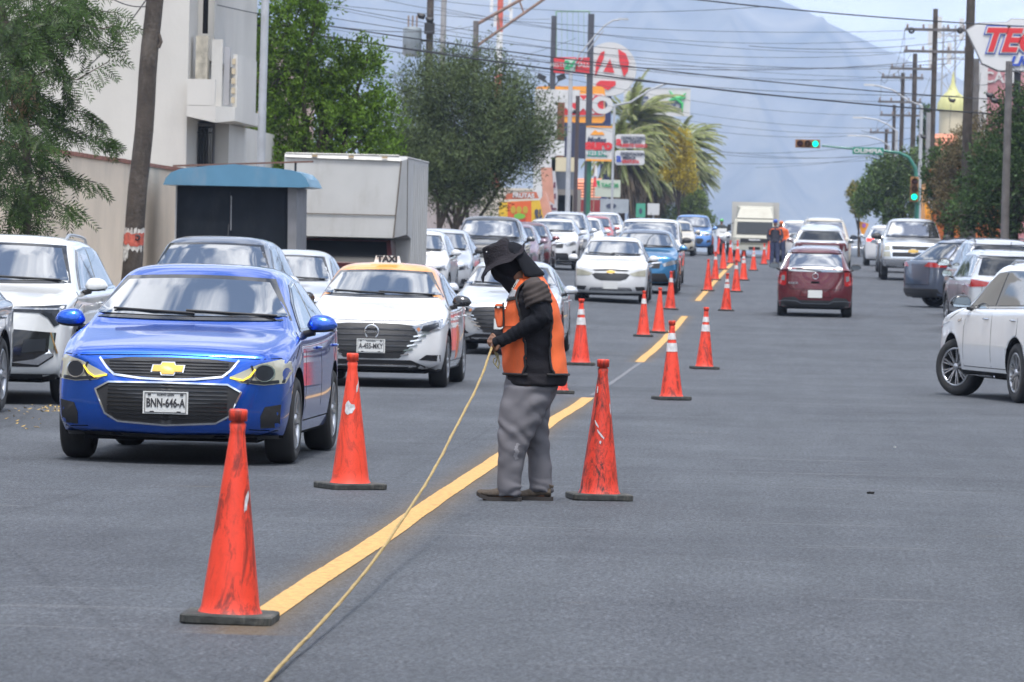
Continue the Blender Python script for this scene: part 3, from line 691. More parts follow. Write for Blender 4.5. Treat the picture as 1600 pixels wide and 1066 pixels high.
# --- the blue saloon in front
hw = .895
b_head = [(.45, .655), (.53, .615), (.70, .600), (.84, .615), (.868, .70), (.855, .775), (.80, .79), (.66, .755)]
b_up = [(-.50, .765), (-.40, .66), (0, .635), (.40, .66), (.50, .765), (.3, .785), (0, .79), (-.3, .785)]
b_lo = [(-.54, .545), (-.46, .37), (-.36, .315), (0, .295), (.36, .315), (.46, .37), (.54, .545), (.44, .60), (0, .605), (-.44, .60)]
pb = D(SEDAN, W=1.79, L=4.54, paint=BLUE, belt=.95, h0=.79, h1=1.0, see='FR', fw=-1.40, rw=1.20, R=.33, det=[
    ('headlight', 'F', M_LAMPY, [b_head], .007), ('headlight', 'F', M_LAMPY, [mir(b_head)], .007),
    ('lamp_projector', 'F', M_LAMPD, both([[(.70+.062*math.cos(t), .69+.06*math.sin(t)) for t in [2*math.pi*i/14 for i in range(14)]]]), .012),
    ('lamp_divider', 'F', M_LAMPD, both(strip_poly([(.585, .61), (.63, .68), (.61, .74)], .014)), .011),
    ('lamp_base', 'F', M_LAMPD, both([[(.53, .620), (.70, .606), (.835, .62), (.84, .645), (.70, .63), (.55, .642)]]), .010),
    ('lamp_ring', 'F', M_CHROME, both(outline([(.70+.068*math.cos(t), .69+.062*math.sin(t)) for t in [2*math.pi*i/14 for i in range(14)]], .008)), .014),
    ('daytime_light', 'F', M_DRL, both(strip_poly([(.46, .650), (.55, .634), (.60, .665), (.635, .715)], .012)), .016),
    ('grille', 'F', M_BLACK, [b_up], .006), ('grille_slats', 'F', M_GLOSSB, bars(-.44, .44, .66, .77, 5, .008), .014),
    ('grille_trim', 'F', M_CHROME, strip_poly([(-.515, .775), (-.455, .70), (-.40, .655), (-.2, .632), (0, .626), (.2, .632), (.40, .655), (.455, .70), (.515, .775)], .016), .016),
    ('lower_grille', 'F', M_BLACK, [b_lo], .006), ('grille_slats', 'F', M_GLOSSB, bars(-.44, .44, .33, .59, 9, .008), .014),
    ('grille_trim', 'F', M_CHROME, outline(b_lo, .013), .016),
    ('bonnet_seam', 'F', M_DARK, strip_poly([(-.84, .80), (-.66, .792), (-.42, .80), (0, .81), (.42, .80), (.66, .792), (.84, .80)], .006), .002),
    ('fog_recess', 'F', M_BLACK, both([[(.68, .28), (.81, .29), (.82, .46), (.71, .44), (.68, .37)]]), .004), 
    ('chin', 'F', M_BLACK, [[(-.80, .17), (.80, .17), (.84, .23), (.4, .235), (0, .225), (-.4, .235), (-.84, .23)]], .012),
    ('bumper_crease', 'F', M_DARK, both(strip_poly([(.60, .27), (.88, .26)], .006)), .002)])
blue, bv, bpart = build_car('car', 'blue saloon with a gold badge and yellow-lit daytime lights, nearest the camera in the queue', G0(-2.27, 35.55+2.27), -.012, pb, 'cars queuing towards the camera')
badge(bv, bpart, blue, 0, .705, 'cross', m=M_GOLD, s=1.15)
pp = fcen(bv, 0, .46); plate(blue, 0, pp.y-.03, .46, 'BNN-646-A', top='NUEVO LEON', w=.335)

# --- the taxi
hw = .87
t_head = [(.47, .725), (.535, .655), (.66, .650), (.80, .70), (.852, .79), (.84, .825), (.72, .80), (.58, .765)]
t_gr = [(-.50, .735), (-.55, .60), (-.40, .42), (-.33, .35), (0, .34), (.33, .35), (.40, .42), (.55, .60), (.50, .735), (.3, .755), (0, .76), (-.3, .755)]
vers = lambda paint_: [('grille', 'F', M_BLACK, [t_gr], .006), ('grille_slats', 'F', M_GLOSSB, [q for i in range(5) for q in strip_poly([(-.36-.035*i, .43+.065*i), (.36+.035*i, .43+.065*i)], .016)], .014),
    ('headlight', 'F', M_LAMP, [t_head], .009), ('headlight', 'F', M_LAMP, [mir(t_head)], .009),
    ('lamp_reflector', 'F', M_LAMPD, both([[(.57, .675), (.66, .67), (.77, .73), (.76, .775), (.60, .735)]]), .014), ('turn_lamp', 'F', mat('amber', (.45, .18, .08), rough=.2), both([[(.52, .70), (.55, .665), (.57, .69), (.55, .72)]]), .016)]
pt = D(SEDAN, W=1.74, L=4.5, H=1.46, paint=WHITE, paint2=ORNG, split=1.03, mpaint=M_GLOSSB, see='FR', h0=.76, h1=1.0, fw=-1.38, rw=1.24, R=.32, rim='multi', trimc=0, det=vers(0)+[
    ('grille_blades', 'F', M_CHROME, both([q for i in range(5) for q in strip_poly([(.35+.036*i, .385+.056*i), (.43+.050*i, .405+.056*i)], .016)]), .016),
    ('lower_lip', 'F', M_BLACK, [[(-.78, .17), (.78, .17), (.74, .22), (.46, .33), (-.46, .33), (-.74, .22)]], .010), ('lip_trim', 'F', M_CHROME, strip_poly([(-.52, .265), (.52, .265)], .016), .018),
    ('fog_recess', 'F', M_GLOSSB, both([[(.56, .335), (.80, .32), (.80, .395), (.64, .395)]]), .006), ('bonnet_seam', 'F', M_DARK, strip_poly([(-.8, .80), (0, .785), (.8, .80)], .006), .002),
    ('door_decal', 'R', mat('decal', (.75, .18, .07), rough=.4), [[(-.25, .32), (.0, .34), (.1, .62), (-.05, .74), (-.28, .72)]], .003)])
taxi, tv, tpart = build_car('taxi', 'white and orange taxi with a TAXI roof sign behind the blue car', G0(-2.64, 57.1+2.25), -.005, pt, 'cars queuing towards the camera', 'taxi')
badge(tv, tpart, taxi, 0, .655, 'ring', s=1.3)
lettering('NISSAN', .042, M_CHROME, taxi, (0, fcen(tv, 0, .655).y-.035, .655), bold=.001, xs=.95)
pp = fcen(tv, 0, .48); plate(taxi, 0, pp.y-.03, .49, 'A-455-MKY', top='TAXI LOCAL', w=.335)
ts = MB().box((0, 0, .015), (.40, .16, .03)); ts.prism([(-.16, .03), (.16, .03), (.14, .115), (-.14, .115)], -.05, .05); so = ts.build('roof_sign', mat('sign_plastic', (.72, .70, .66), rough=.4), taxi, loc=(0, -.28, 1.44))
lettering('TAXI', .10, M_INK, so, (0, -.056, .07), bold=.006, xs=1.1)
lettering('A4551', .05, M_PLATE, taxi, (-.02, -.60, 1.355), bold=.002, rot=(-.9, 0, 0))

# --- silver saloon behind the worker
ps = D(pt, paint=SILV, paint2=SILV, mpaint=SILV, H=1.46, split=None, det=[d for d in pt['det'] if d[0] != 'door_decal'], rim='five')
silv, sv, spart = build_car('car', 'silver saloon with blue-tinted reflections stopped right behind the worker', G0(-2.17, 75.7+2.25), 0, ps, 'cars queuing towards the camera')
badge(sv, spart, silv, 0, .655, 'ring', s=1.2); pp = fcen(sv, 0, .48); plate(silv, 0, pp.y-.03, .49)

# --- white saloon with the gold badge
hw = .8675
a_head = [(.42, .685), (.50, .63), (.80, .62), (.90, .70), (.86, .80), (.72, .765)]
pa = D(SEDAN, W=1.735, L=4.4, H=1.50, paint=WHITE, see='FR', h0=.80, h1=1.02, fw=-1.33, rw=1.25, R=.31, antenna=-.2, det=[
    ('headlight', 'F', M_LAMPY, [a_head], .007), ('headlight', 'F', M_LAMPY, [mir(a_head)], .007),
    ('grille', 'F', M_BLACK, [[(-.42, .765), (-.38, .735), (.38, .735), (.42, .765), (0, .79)]], .006),
    ('grille', 'F', M_BLACK, [[(-.44, .655), (-.36, .56), (-.22, .515), (.22, .515), (.36, .56), (.44, .655), (.36, .69), (-.36, .69)]], .006),
    ('lower_grille', 'F', M_BLACK, [[(-.50, .28), (.50, .28), (.46, .36), (-.46, .36)]], .006), ('grille_slats', 'F', SILV, bars(-.46, .46, .28, .36, 3, .01), .012),
    ('fog_recess', 'F', M_BLACK, both([[(.56, .38), (.60, .29), (.78, .30), (.80, .39)]]), .006), ('chin', 'F', M_BLACK, [[(-.7, .17), (.7, .17), (.74, .22), (-.74, .22)]], .008)])
av, avb, avp = build_car('car', 'white saloon with yellowed headlights and gold badge, beside the two cones near the line', G0(-1.9, 112.5+2.2), 0, pa, 'cars queuing towards the camera')
badge(avb, avp, av, 0, .715, 'cross', m=M_GOLD, s=1.0); pp = fcen(avb, 0, .4); plate(av, 0, pp.y-.03, .41)

# --- teal SUV, white van behind it
hw = .915
def suvfront(hw, z=.82): return [
    ('headlight', 'F', M_LAMP, [[(hw*.52, z-.06), (hw*.60, z-.13), (hw*.94, z-.05), (hw*.98, z+.05), (hw*.8, z+.03)]], .007), ('headlight', 'F', M_LAMP, [mir([(hw*.52, z-.06), (hw*.60, z-.13), (hw*.94, z-.05), (hw*.98, z+.05), (hw*.8, z+.03)])], .007),
    ('grille', 'F', M_BLACK, [[(-hw*.5, z), (-hw*.46, z-.18), (hw*.46, z-.18), (hw*.5, z), (0, z+.03)]], .006), ('grille_trim', 'F', M_CHROME, strip_poly([(-hw*.52, z-.02), (-hw*.2, z-.05), (hw*.2, z-.05), (hw*.52, z-.02)], .03), .014),
    ('lower_grille', 'F', M_BLACK, [[(-hw*.75, .30), (hw*.75, .30), (hw*.62, .52), (-hw*.62, .52)]], .006), ('fog_recess', 'F', M_BLACK, both([[(hw*.74, .34), (hw*.92, .40), (hw*.90, .62), (hw*.78, .58)]]), .006)]
pv = D(SUV, W=1.82, L=4.4, H=1.60, paint=TEAL, paint2=NAVY, split=1.5, see='FR', det=suvfront(.91), mpaint=TEAL)
te, tb, tp = build_car('car', 'teal blue crossover with a dark roof behind the white saloon', G0(-1.5, 123.5+2.2), 0, pv, 'cars queuing towards the camera')
badge(tb, tp, te, 0, .76, 'oval'); pp = fcen(tb, 0, .45); plate(te, 0, pp.y-.03, .45)
pw = D(SUV, W=1.86, L=4.3, H=1.82, belt=1.15, h0=.95, h1=1.2, cowl=-1.25, rf=-.55, rr=1.7, bl=2.02, xr=.80, wst=.96, arch=0, paint=WHITE, see='FR', det=suvfront(.93, .86), antenna=-.3, mpaint=M_BLACK, msize=1.2, lvl=2)
build_car('van', 'tall white van behind the teal crossover, black mirror', G0(-1.68, 134+2.15), 0, pw, 'cars queuing towards the camera', 'van')
far = D(SUV, lvl=2)
def simple(base, label, X, Y, pnt, rear=False, yaw=0, W=None, H=None, cat='car', name='car', group=None, **k):
    p = D(base, paint=pnt, lvl=2, see='BR' if rear else 'FR', **k)
    if W: p['W'] = W
    if H: p['H'] = H
    hw = p['W']/2; z = p['h0']-.07
    if not rear: p['det'] = k.get('det') or (suvfront(hw, z+.02) if base is SUV else front_generic(hw, z))
    r = build_car(name, label, G0(X, Y+p['L']/2), yaw+(math.pi if rear else 0), p, group, cat)
    if not rear:
        pp = fcen(r[1], 0, z-.30); plate(r[0], 0, pp.y-.03, z-.30)
    return r
QG = 'cars queuing towards the camera'; PG = 'vehicles parked along the left kerb'
simple(SEDAN, 'cream saloon partly hidden behind the white van', -2.68, 205, CREAM, group=QG)
simple(PICK, 'light blue pickup far up the queue beside the palm trees', -2.15, 214, LBLUE, group=QG, W=1.85, H=1.75, h0=1.0, h1=1.15, belt=1.1, cat='pickup', name='pickup')
# parked row on the left
pj = D(SUV, W=1.88, L=4.6, H=1.68, paint=PEARL, see='FR', h0=.98, h1=1.14, belt=1.10, rails=M_ALLOY, trimc=1, fw=-1.38, rw=1.34, R=.36, xr=.72, det=[
    ('headlight', 'F', M_LAMPD, [[(.30, .965), (.32, .925), (.66, .915), (.74, .87), (.80, .78), (.84, .80), (.92, .93), (.93, 1.0), (.70, .985)]], .008), ('headlight', 'F', M_LAMPD, [mir([(.30, .965), (.32, .925), (.66, .915), (.74, .87), (.80, .78), (.84, .80), (.92, .93), (.93, 1.0), (.70, .985)])], .008),
    ('light_bar', 'F', M_LAMP, both(strip_poly([(.34, .955), (.66, .955), (.84, .955), (.86, .84)], .018)), .014),
    ('grille', 'F', M_GLOSSB, [[(-.82, .72), (-.80, .48), (-.66, .38), (.66, .38), (.80, .48), (.82, .72), (0, .78)]], .006),
    ('fog_lamp', 'F', M_LAMPD, both([[(.50, .52), (.72, .54), (.73, .66), (.52, .65)]]), .014),
    ('grille_blade', 'F', M_CHROME, both([[(.40, .42), (.66, .40), (.80, .50), (.80, .72), (.765, .72), (.75, .53), (.62, .455)]]), .016), ('grille_edge', 'F', mat('bronze', (.42, .25, .10), rough=.3, metal=.8), both(strip_poly([(.77, .72), (.83, .52)], .012)), .02),
    ('bumper_dark', 'F', M_BLACK, [[(-.84, .25), (.84, .25), (.82, .31), (-.82, .31)]], .010)])
jac = build_car('car', 'white SUV with roof rails and slim dark headlights parked left of the blue car', G0(-5.82, 47.7+2.3), 0, pj, PG)
build_car('car', 'grey car cut by the left edge, only its rear wheel and flank in frame', G0(-6.02, 46.6-2.3), 0, D(SUV, W=1.80, L=4.4, H=1.5, belt=1.0, h0=.85, h1=1.03, paint=GREY, see='RB', arch=0, deck=1.0, rw=1.28, R=.36, sillc=1), PG)
simple(SUV, 'dark navy car with bright sky on its windscreen, right behind the blue saloon', -5.12, 60.5, NAVY, W=1.83, H=1.74, group=PG, h0=.95, h1=1.18, belt=1.1, antenna=.8, arch=0, mpaint=SILV)
simple(SEDAN, 'small grey-white car squeezed between the kiosk and the taxi', -6.05, 79, SILV, W=1.70, H=1.52, group=PG)
simple(HATCH, 'white hatchback mostly hidden beside the box truck', -5.98, 105, WHITE, group=PG)
simple(SEDAN, 'silver saloon with a black mirror parked beyond the box truck', -5.85, 110, SILV, group=PG, H=1.5, mpaint=M_BLACK)
simple(PICK, 'black pickup with tree reflections parked beside the yellow kiosk', -5.4, 122, BLK, group=PG, W=1.9, H=1.74, L=5.2, h0=1.0, h1=1.14, belt=1.1, R=.37, cat='pickup', name='pickup')
simple(SEDAN, 'small plum-coloured saloon in front of the yellow kiosk', -5.5, 133, LILAC, group=PG, W=1.68, H=1.48)
simple(SEDAN, 'maroon saloon with only its mirror showing beside the yellow kiosk', -5.62, 142, MAROON, group=PG, W=1.7)
simple(SUV, 'white crossover with a black honeycomb grille beside the kiosk edge', -5.22, 150, WHITE, group=PG, H=1.56, W=1.82, arch=0)
simple(SUV, 'taller silver SUV just behind the white crossover', -5.3, 160, SILV, group=PG, H=1.74)
simple(SEDAN, 'white saloon beyond the silver SUV under the sign posts', -5.35, 175, WHITE, group=PG, H=1.5, W=1.72)
simple(HATCH, 'red hatchback wedged between two white cars', -5.42, 187, RED, group=PG)
simple(SUV, 'white SUV with roof rails below the gratuita signs', -5.55, 199, WHITE, group=PG, rails=M_ALLOY)

# --- maroon hatchback driving away
hw = .8325
pm = D(HATCH, paint=MAROON, bl=1.84, wc0=1.5, see='BR', bwb=.72, bwt=.98, bz0=1.0, bz1=.16, rdy=(.05, 0, .02, .08), tail=.93, mpaint=M_BLACK, det=[
    ('tail_lamp', 'B', M_TAIL, [[(.64, .70), (.70, .68), (.80, .72), (.815, .92), (.80, 1.04), (.70, 1.02), (.63, .98)]], .012), ('tail_lamp', 'B', M_TAIL, [mir([(.64, .70), (.70, .68), (.80, .72), (.815, .92), (.80, 1.04), (.70, 1.02), (.63, .98)])], .012),
    ('reverse_lamp', 'B', M_LAMP, both([[(.665, .79), (.745, .80), (.745, .91), (.66, .90)]]), .018),
    ('hatch_seam', 'B', M_DARK, strip_poly([(-.61, .98), (-.60, .70), (-.55, .61), (.55, .61), (.60, .70), (.61, .98)], .009), .003),
    ('handle_recess', 'B', M_DARK, [[(-.10, .74), (.10, .74), (.085, .785), (-.085, .785)]], .004),
    ('plate_recess', 'B', MAROON, [[(-.34, .44), (.34, .44), (.30, .58), (-.30, .58)]], .003), ('plate_recess_line', 'B', M_DARK, outline([(-.34, .44), (.34, .44), (.30, .58), (-.30, .58)], .008), .004),
    ('bumper_dark', 'B', M_BLACK, [[(-.80, .22), (.80, .22), (.80, .30), (.68, .42), (.44, .44), (.34, .37), (-.34, .37), (-.44, .44), (-.68, .42), (-.80, .30)]], .008), ('bumper_line', 'B', GREY, strip_poly([(-.78, .34), (-.66, .36), (-.40, .35), (-.30, .30), (.30, .30), (.40, .35), (.66, .36), (.78, .34)], .014), .014),
    ('rear_wiper', 'B', M_BLACK, strip_poly([(-.12, 1.0), (.22, 1.05), (.42, 1.06)], .018), .02), ('window_sticker', 'B', M_PLATE, [[(-.50+.07*math.cos(t), 1.07+.042*math.sin(t)) for t in [i*.6 for i in range(10)]]], .010)])
march, mv, mp_ = build_car('car', 'small maroon hatchback driving away in the right lane', G0(2.80, 106.8+1.92), math.pi, pm)
badge(mv, mp_, march, 0, .90, 'ring', 'B', s=1.0); pp = fcen(mv, 0, .51, 'B'); plate(march, 0, pp.y+.02, .51, side=1, w=.31)
lettering('MARCH', .06, M_CHROME, march, (.48, fcen(mv, .45, .72, 'B').y+.012, .74), rot=(0, 0, math.pi), bold=.002)
RG = 'vehicles along the right kerb'
# --- white SUV pulling out at the right edge
pr = D(SUV, W=1.87, L=4.72, H=1.66, paint=paint('bright_white', (.76, .77, .78)), see='FRB', belt=1.07, h0=.95, h1=1.10, gc=.26, R=.355, fw=-1.42, rw=1.31, arch=0, trimc=1, steer=.52, rim='multi', rails=M_ALLOY, xr=.70, mpaint=M_GLOSSB, mir=.38, msize=1.15, cowl=-1.05, rf=-.30, rr=1.45, bl=2.05, mid=.30, wa0=.26, sillc=1, clad=.33, handle=M_CHROME, rglass=M_GLASS2, sglass=M_GLASS2,
       det=suvfront(.93, .86)+[('fender_badge', 'R', M_CHROME, strip_poly([(-1.13, .93), (-.98, .945)], .022), .008), ('tail_lamp', 'B', M_TAIL, [[(-.9, .95), (.9, .95), (.9, 1.03), (-.9, 1.03)]], .01)])
build_car('car', 'white SUV at the right edge with its front wheel turned out', G0(5.50, 59.1), math.pi+.245, pr, RG)
def rearsuv(hw, tail, z=.98, m=M_TAIL): return [('tail_lamp', 'B', m, [tail], .01), ('tail_lamp', 'B', m, [mir(tail)], .01), ('hatch_seam', 'B', M_DARK, strip_poly([(-hw*.72, z+.08), (-hw*.70, .55), (hw*.70, .55), (hw*.72, z+.08)], .009), .003), ('bumper_dark', 'B', M_BLACK, [[(-hw*.94, .26), (hw*.94, .26), (hw*.92, .45), (-hw*.92, .45)]], .01)]
pk = D(SUV, W=1.86, L=4.48, H=1.67, paint=SILV, see='BR', bz0=1.17, antenna=1.35, mpaint=M_BLACK, wc0=1.75, rglass=M_GLASS2, det=rearsuv(.93, [(.48, .96), (.90, .93), (.92, 1.06), (.86, 1.09), (.60, 1.05), (.48, 1.03)])+[('light_bar', 'B', M_TAILD, [[(-.5, .985), (.5, .985), (.5, 1.02), (-.5, 1.02)]], .008)])
kia, kb_, kp_ = build_car('car', 'silver SUV with a full-width red light strip, parked behind the white SUV', G0(6.52, 99.6), math.pi+.1, pk, RG)
lettering('SPORTAGE', .06, M_CHROME, kia, (.36, fcen(kb_, .36, .84, 'B').y+.012, .84), rot=(0, 0, math.pi), bold=.002)
build_car('car', 'larger silver SUV with dark rear glass and black mirrors, second in the right row', G0(6.82, 110.4), math.pi+.08, D(SUV, W=1.9, L=4.7, H=1.78, belt=1.12, h1=1.16, paint=SILV, see='BR', bz0=1.22, rails=M_BLACK, mpaint=M_BLACK, msize=1.3, wc0=1.8, rglass=M_GLASS2, det=rearsuv(.95, [(.70, .95), (.93, .95), (.92, 1.2), (.75, 1.12)])), RG)
pq = D(SUV, W=1.86, L=4.6, H=1.68, paint=SLATE, see='BLR', rr=1.35, rails=M_BLACK, mpaint=SLATE, rglass=M_GLASS2, det=rearsuv(.93, [(.42, .99), (.92, .96), (.93, 1.07), (.60, 1.09)]))
q = [('tail_lamp', 'L', M_TAIL, [[(2.2, .97), (2.18, 1.07), (1.80, 1.08), (1.72, 1.03), (1.9, .97)]], .012)]; pq['det'] += q
build_car('car', 'slate blue SUV backing out at an angle from the right kerb', G0(7.3, 119.2), math.pi-1.13, pq, RG)
# --- silver pickup facing the camera
hw = 1.0
pg_ = D(PICK, W=2.03, L=5.8, H=1.96, h0=1.16, h1=1.30, belt=1.28, gc=.42, R=.42, paint=SILV, see='FL', mpaint=M_BLACK, msize=1.5, curve=.05, det=[
    ('grille', 'F', M_CHROME, [[(-.70, .72), (.70, .72), (.72, 1.15), (-.72, 1.15)]], .006), ('grille_mesh', 'F', M_BLACK, [[(-.66, .98), (.66, .98), (.68, 1.10), (-.68, 1.10)], [(-.66, .76), (.66, .76), (.66, .90), (-.66, .90)]], .014),
    ('headlight', 'F', M_LAMPY, [[(.73, .76), (.97, .76), (.98, 1.12), (.75, 1.12)]], .008), ('headlight', 'F', M_LAMPY, [mir([(.73, .76), (.97, .76), (.98, 1.12), (.75, 1.12)])], .008), ('lamp_bar', 'F', M_CHROME, both([[(.73, .92), (.98, .92), (.98, .95), (.73, .95)]]), .014),
    ('bumper', 'F', M_CHROME, [[(-1.0, .44), (1.0, .44), (1.0, .68), (-1.0, .68)]], .02), ('bumper_recess', 'F', M_BLACK, [[(-.32, .46), (.32, .46), (.32, .58), (-.32, .58)]], .028)])
sil, sb_, sp_ = build_car('pickup', 'big silver pickup with a chrome grille and gold badge facing the camera on the right', G0(6.12, 155+2.9), 0, pg_, RG, 'pickup')
badge(sb_, sp_, sil, 0, .94, 'cross', m=M_GOLD, s=1.7)
simple(HATCH, 'dark hatchback half hidden behind the silver pickup', 6.1, 172, GREY, rear=True, group=RG)
r = simple(SUV, 'white SUV with glowing brake lights, past the silver pickup', 6.0, 190, WHITE, rear=True, group=RG, H=1.6, det=[('tail_lamp', 'B', mat('brake_light', (.5, .02, .02), emit=(1, .03, .02), estr=2), both([[(.5, .98), (.9, .96), (.9, 1.08), (.55, 1.06)]]), .01)])
simple(SEDAN, 'small dark car dropping over the crest of the street', 6.3, 300, GREY, rear=True, group=RG)
DG = 'cars driving away in the right lane'
simple(SUV, 'silver SUV with a full-width dark tail strip ahead of the maroon hatchback', 3.2, 158, SILV, rear=True, W=1.865, H=1.665, group=DG, bz0=1.2, bz1=.2, rglass=M_GLASS2, det=[('tail_lamp', 'B', M_TAILD, [[(-.9, 1.03), (.9, 1.03), (.88, 1.12), (-.88, 1.12)]], .012),
    ('tail_claw', 'B', M_TAILD, both([[(.62, .80), (.70, .82), (.74, 1.03), (.60, 1.03)], [(.78, .84), (.88, .88), (.90, 1.03), (.76, 1.03)]]), .014), ('bumper_dark', 'B', M_BLACK, [[(-.86, .26), (.86, .26), (.84, .5), (-.84, .5)]], .01)])
simple(SUV, 'tall beige SUV with roof rails hidden behind the silver one', 3.42, 176, CREAM, rear=True, W=2.0, H=1.86, rails=M_ALLOY, group=DG, mpaint=M_BLACK, msize=1.3)
simple(SUV, 'white SUV in front of the beige SUV, left edge showing', 2.55, 196, WHITE, rear=True, W=1.85, H=1.7, group=DG)

# --- cream light truck facing the camera
def light_truck(X, Y):
    r = thing('box_truck', 'cream cab-over box truck facing the camera at the crest of the street', 'truck', G0(X, Y)); CW = mat('truck_cream', (.40, .39, .33), rough=.6, coat=0, dirt=(.3, .26, .2), dscale=2)
    cab = MB(); sec = [(-.00, .45, .93), (-.05, .75, .95), (-.04, 1.05, .95), (.05, 1.22, .95), (.38, 1.92, .90), (.50, 2.05, .86)]
    prof = []
    for y, z, h in sec: prof.append([(-h, y+.10, z), (-h*.86, y, z), (h*.86, y, z), (h, y+.10, z), (h, 1.35, z), (-h, 1.35, z)])
    vs = [v for q in prof for v in q]; fs = [(i*6+j, i*6+(j+1) % 6, (i+1)*6+(j+1) % 6, (i+1)*6+j) for i in range(5) for j in range(6)]+[tuple(range(5, -1, -1)), tuple(range(30, 36))]
    cab.add(vs, fs, False); cab.build('cab', CW, r)
    MB().add([(-.80, .055, 1.26), (.80, .055, 1.26), (.77, .375, 1.88), (-.77, .375, 1.88)], [(0, 1, 2, 3)]).add([(-.80, .075, 1.26), (.80, .075, 1.26), (.77, .395, 1.88), (-.77, .395, 1.88)], [(3, 2, 1, 0)]).build('windscreen', mat('truck_glass', (.03, .035, .04), rough=.5, spec=.08), r).location.y = -.05
    box = MB().box((0, 3.4, 1.85), (2.08, 4.0, 2.15)); box.build('cargo_box', mat('cargo_cream', (.42, .41, .38), rough=.6, dirt=(.3, .28, .24)), r)
    d = MB().add([(-.8, .45, 2.07), (.8, .45, 2.07), (.85, 1.35, 2.07), (-.85, 1.35, 2.07), (-.66, .85, 2.62), (.66, .85, 2.62), (.80, 1.35, 2.72), (-.80, 1.35, 2.72)], [(0, 1, 5, 4), (1, 2, 6, 5), (2, 3, 7, 6), (3, 0, 4, 7), (4, 5, 6, 7)]); d.build('wind_deflector', CW, r)
    MB().box((0, -.10, .90), (1.25, .06, .20)).build('grille', M_BLACK, r); MB().box((0, -.14, .93), (.5, .02, .07)).build('badge', M_CHROME, r)
    MB().box((0, -.12, .52), (1.88, .16, .26)).build('bumper', CW, r); MB().box((0, -.21, .5), (.5, .02, .14)).build('bumper_recess', M_BLACK, r)
    for s in (1, -1):
        MB().box((s*.76, -.09, .80), (.26, .06, .16)).build('headlight', M_LAMP, r); MB().box((s*1.12, .02, 1.55), (.16, .10, .34)).build('mirror', M_BLACK, r)
        MB().tube([(s*.92, .1, 1.8), (s*1.12, .04, 1.74)], .015, 6).build('mirror_arm', M_BLACK, r)
        wheel(r, s*.84, .75, .38, s, 'steel'); wheel(r, s*.84, 4.2, .38, s, 'steel')
    MB().box((0, 2.9, .62), (.8, 4.6, .2)).build('chassis', M_BLACK, r)
    r.scale = (1, 1, .84); return r
light_truck(.62, 214)

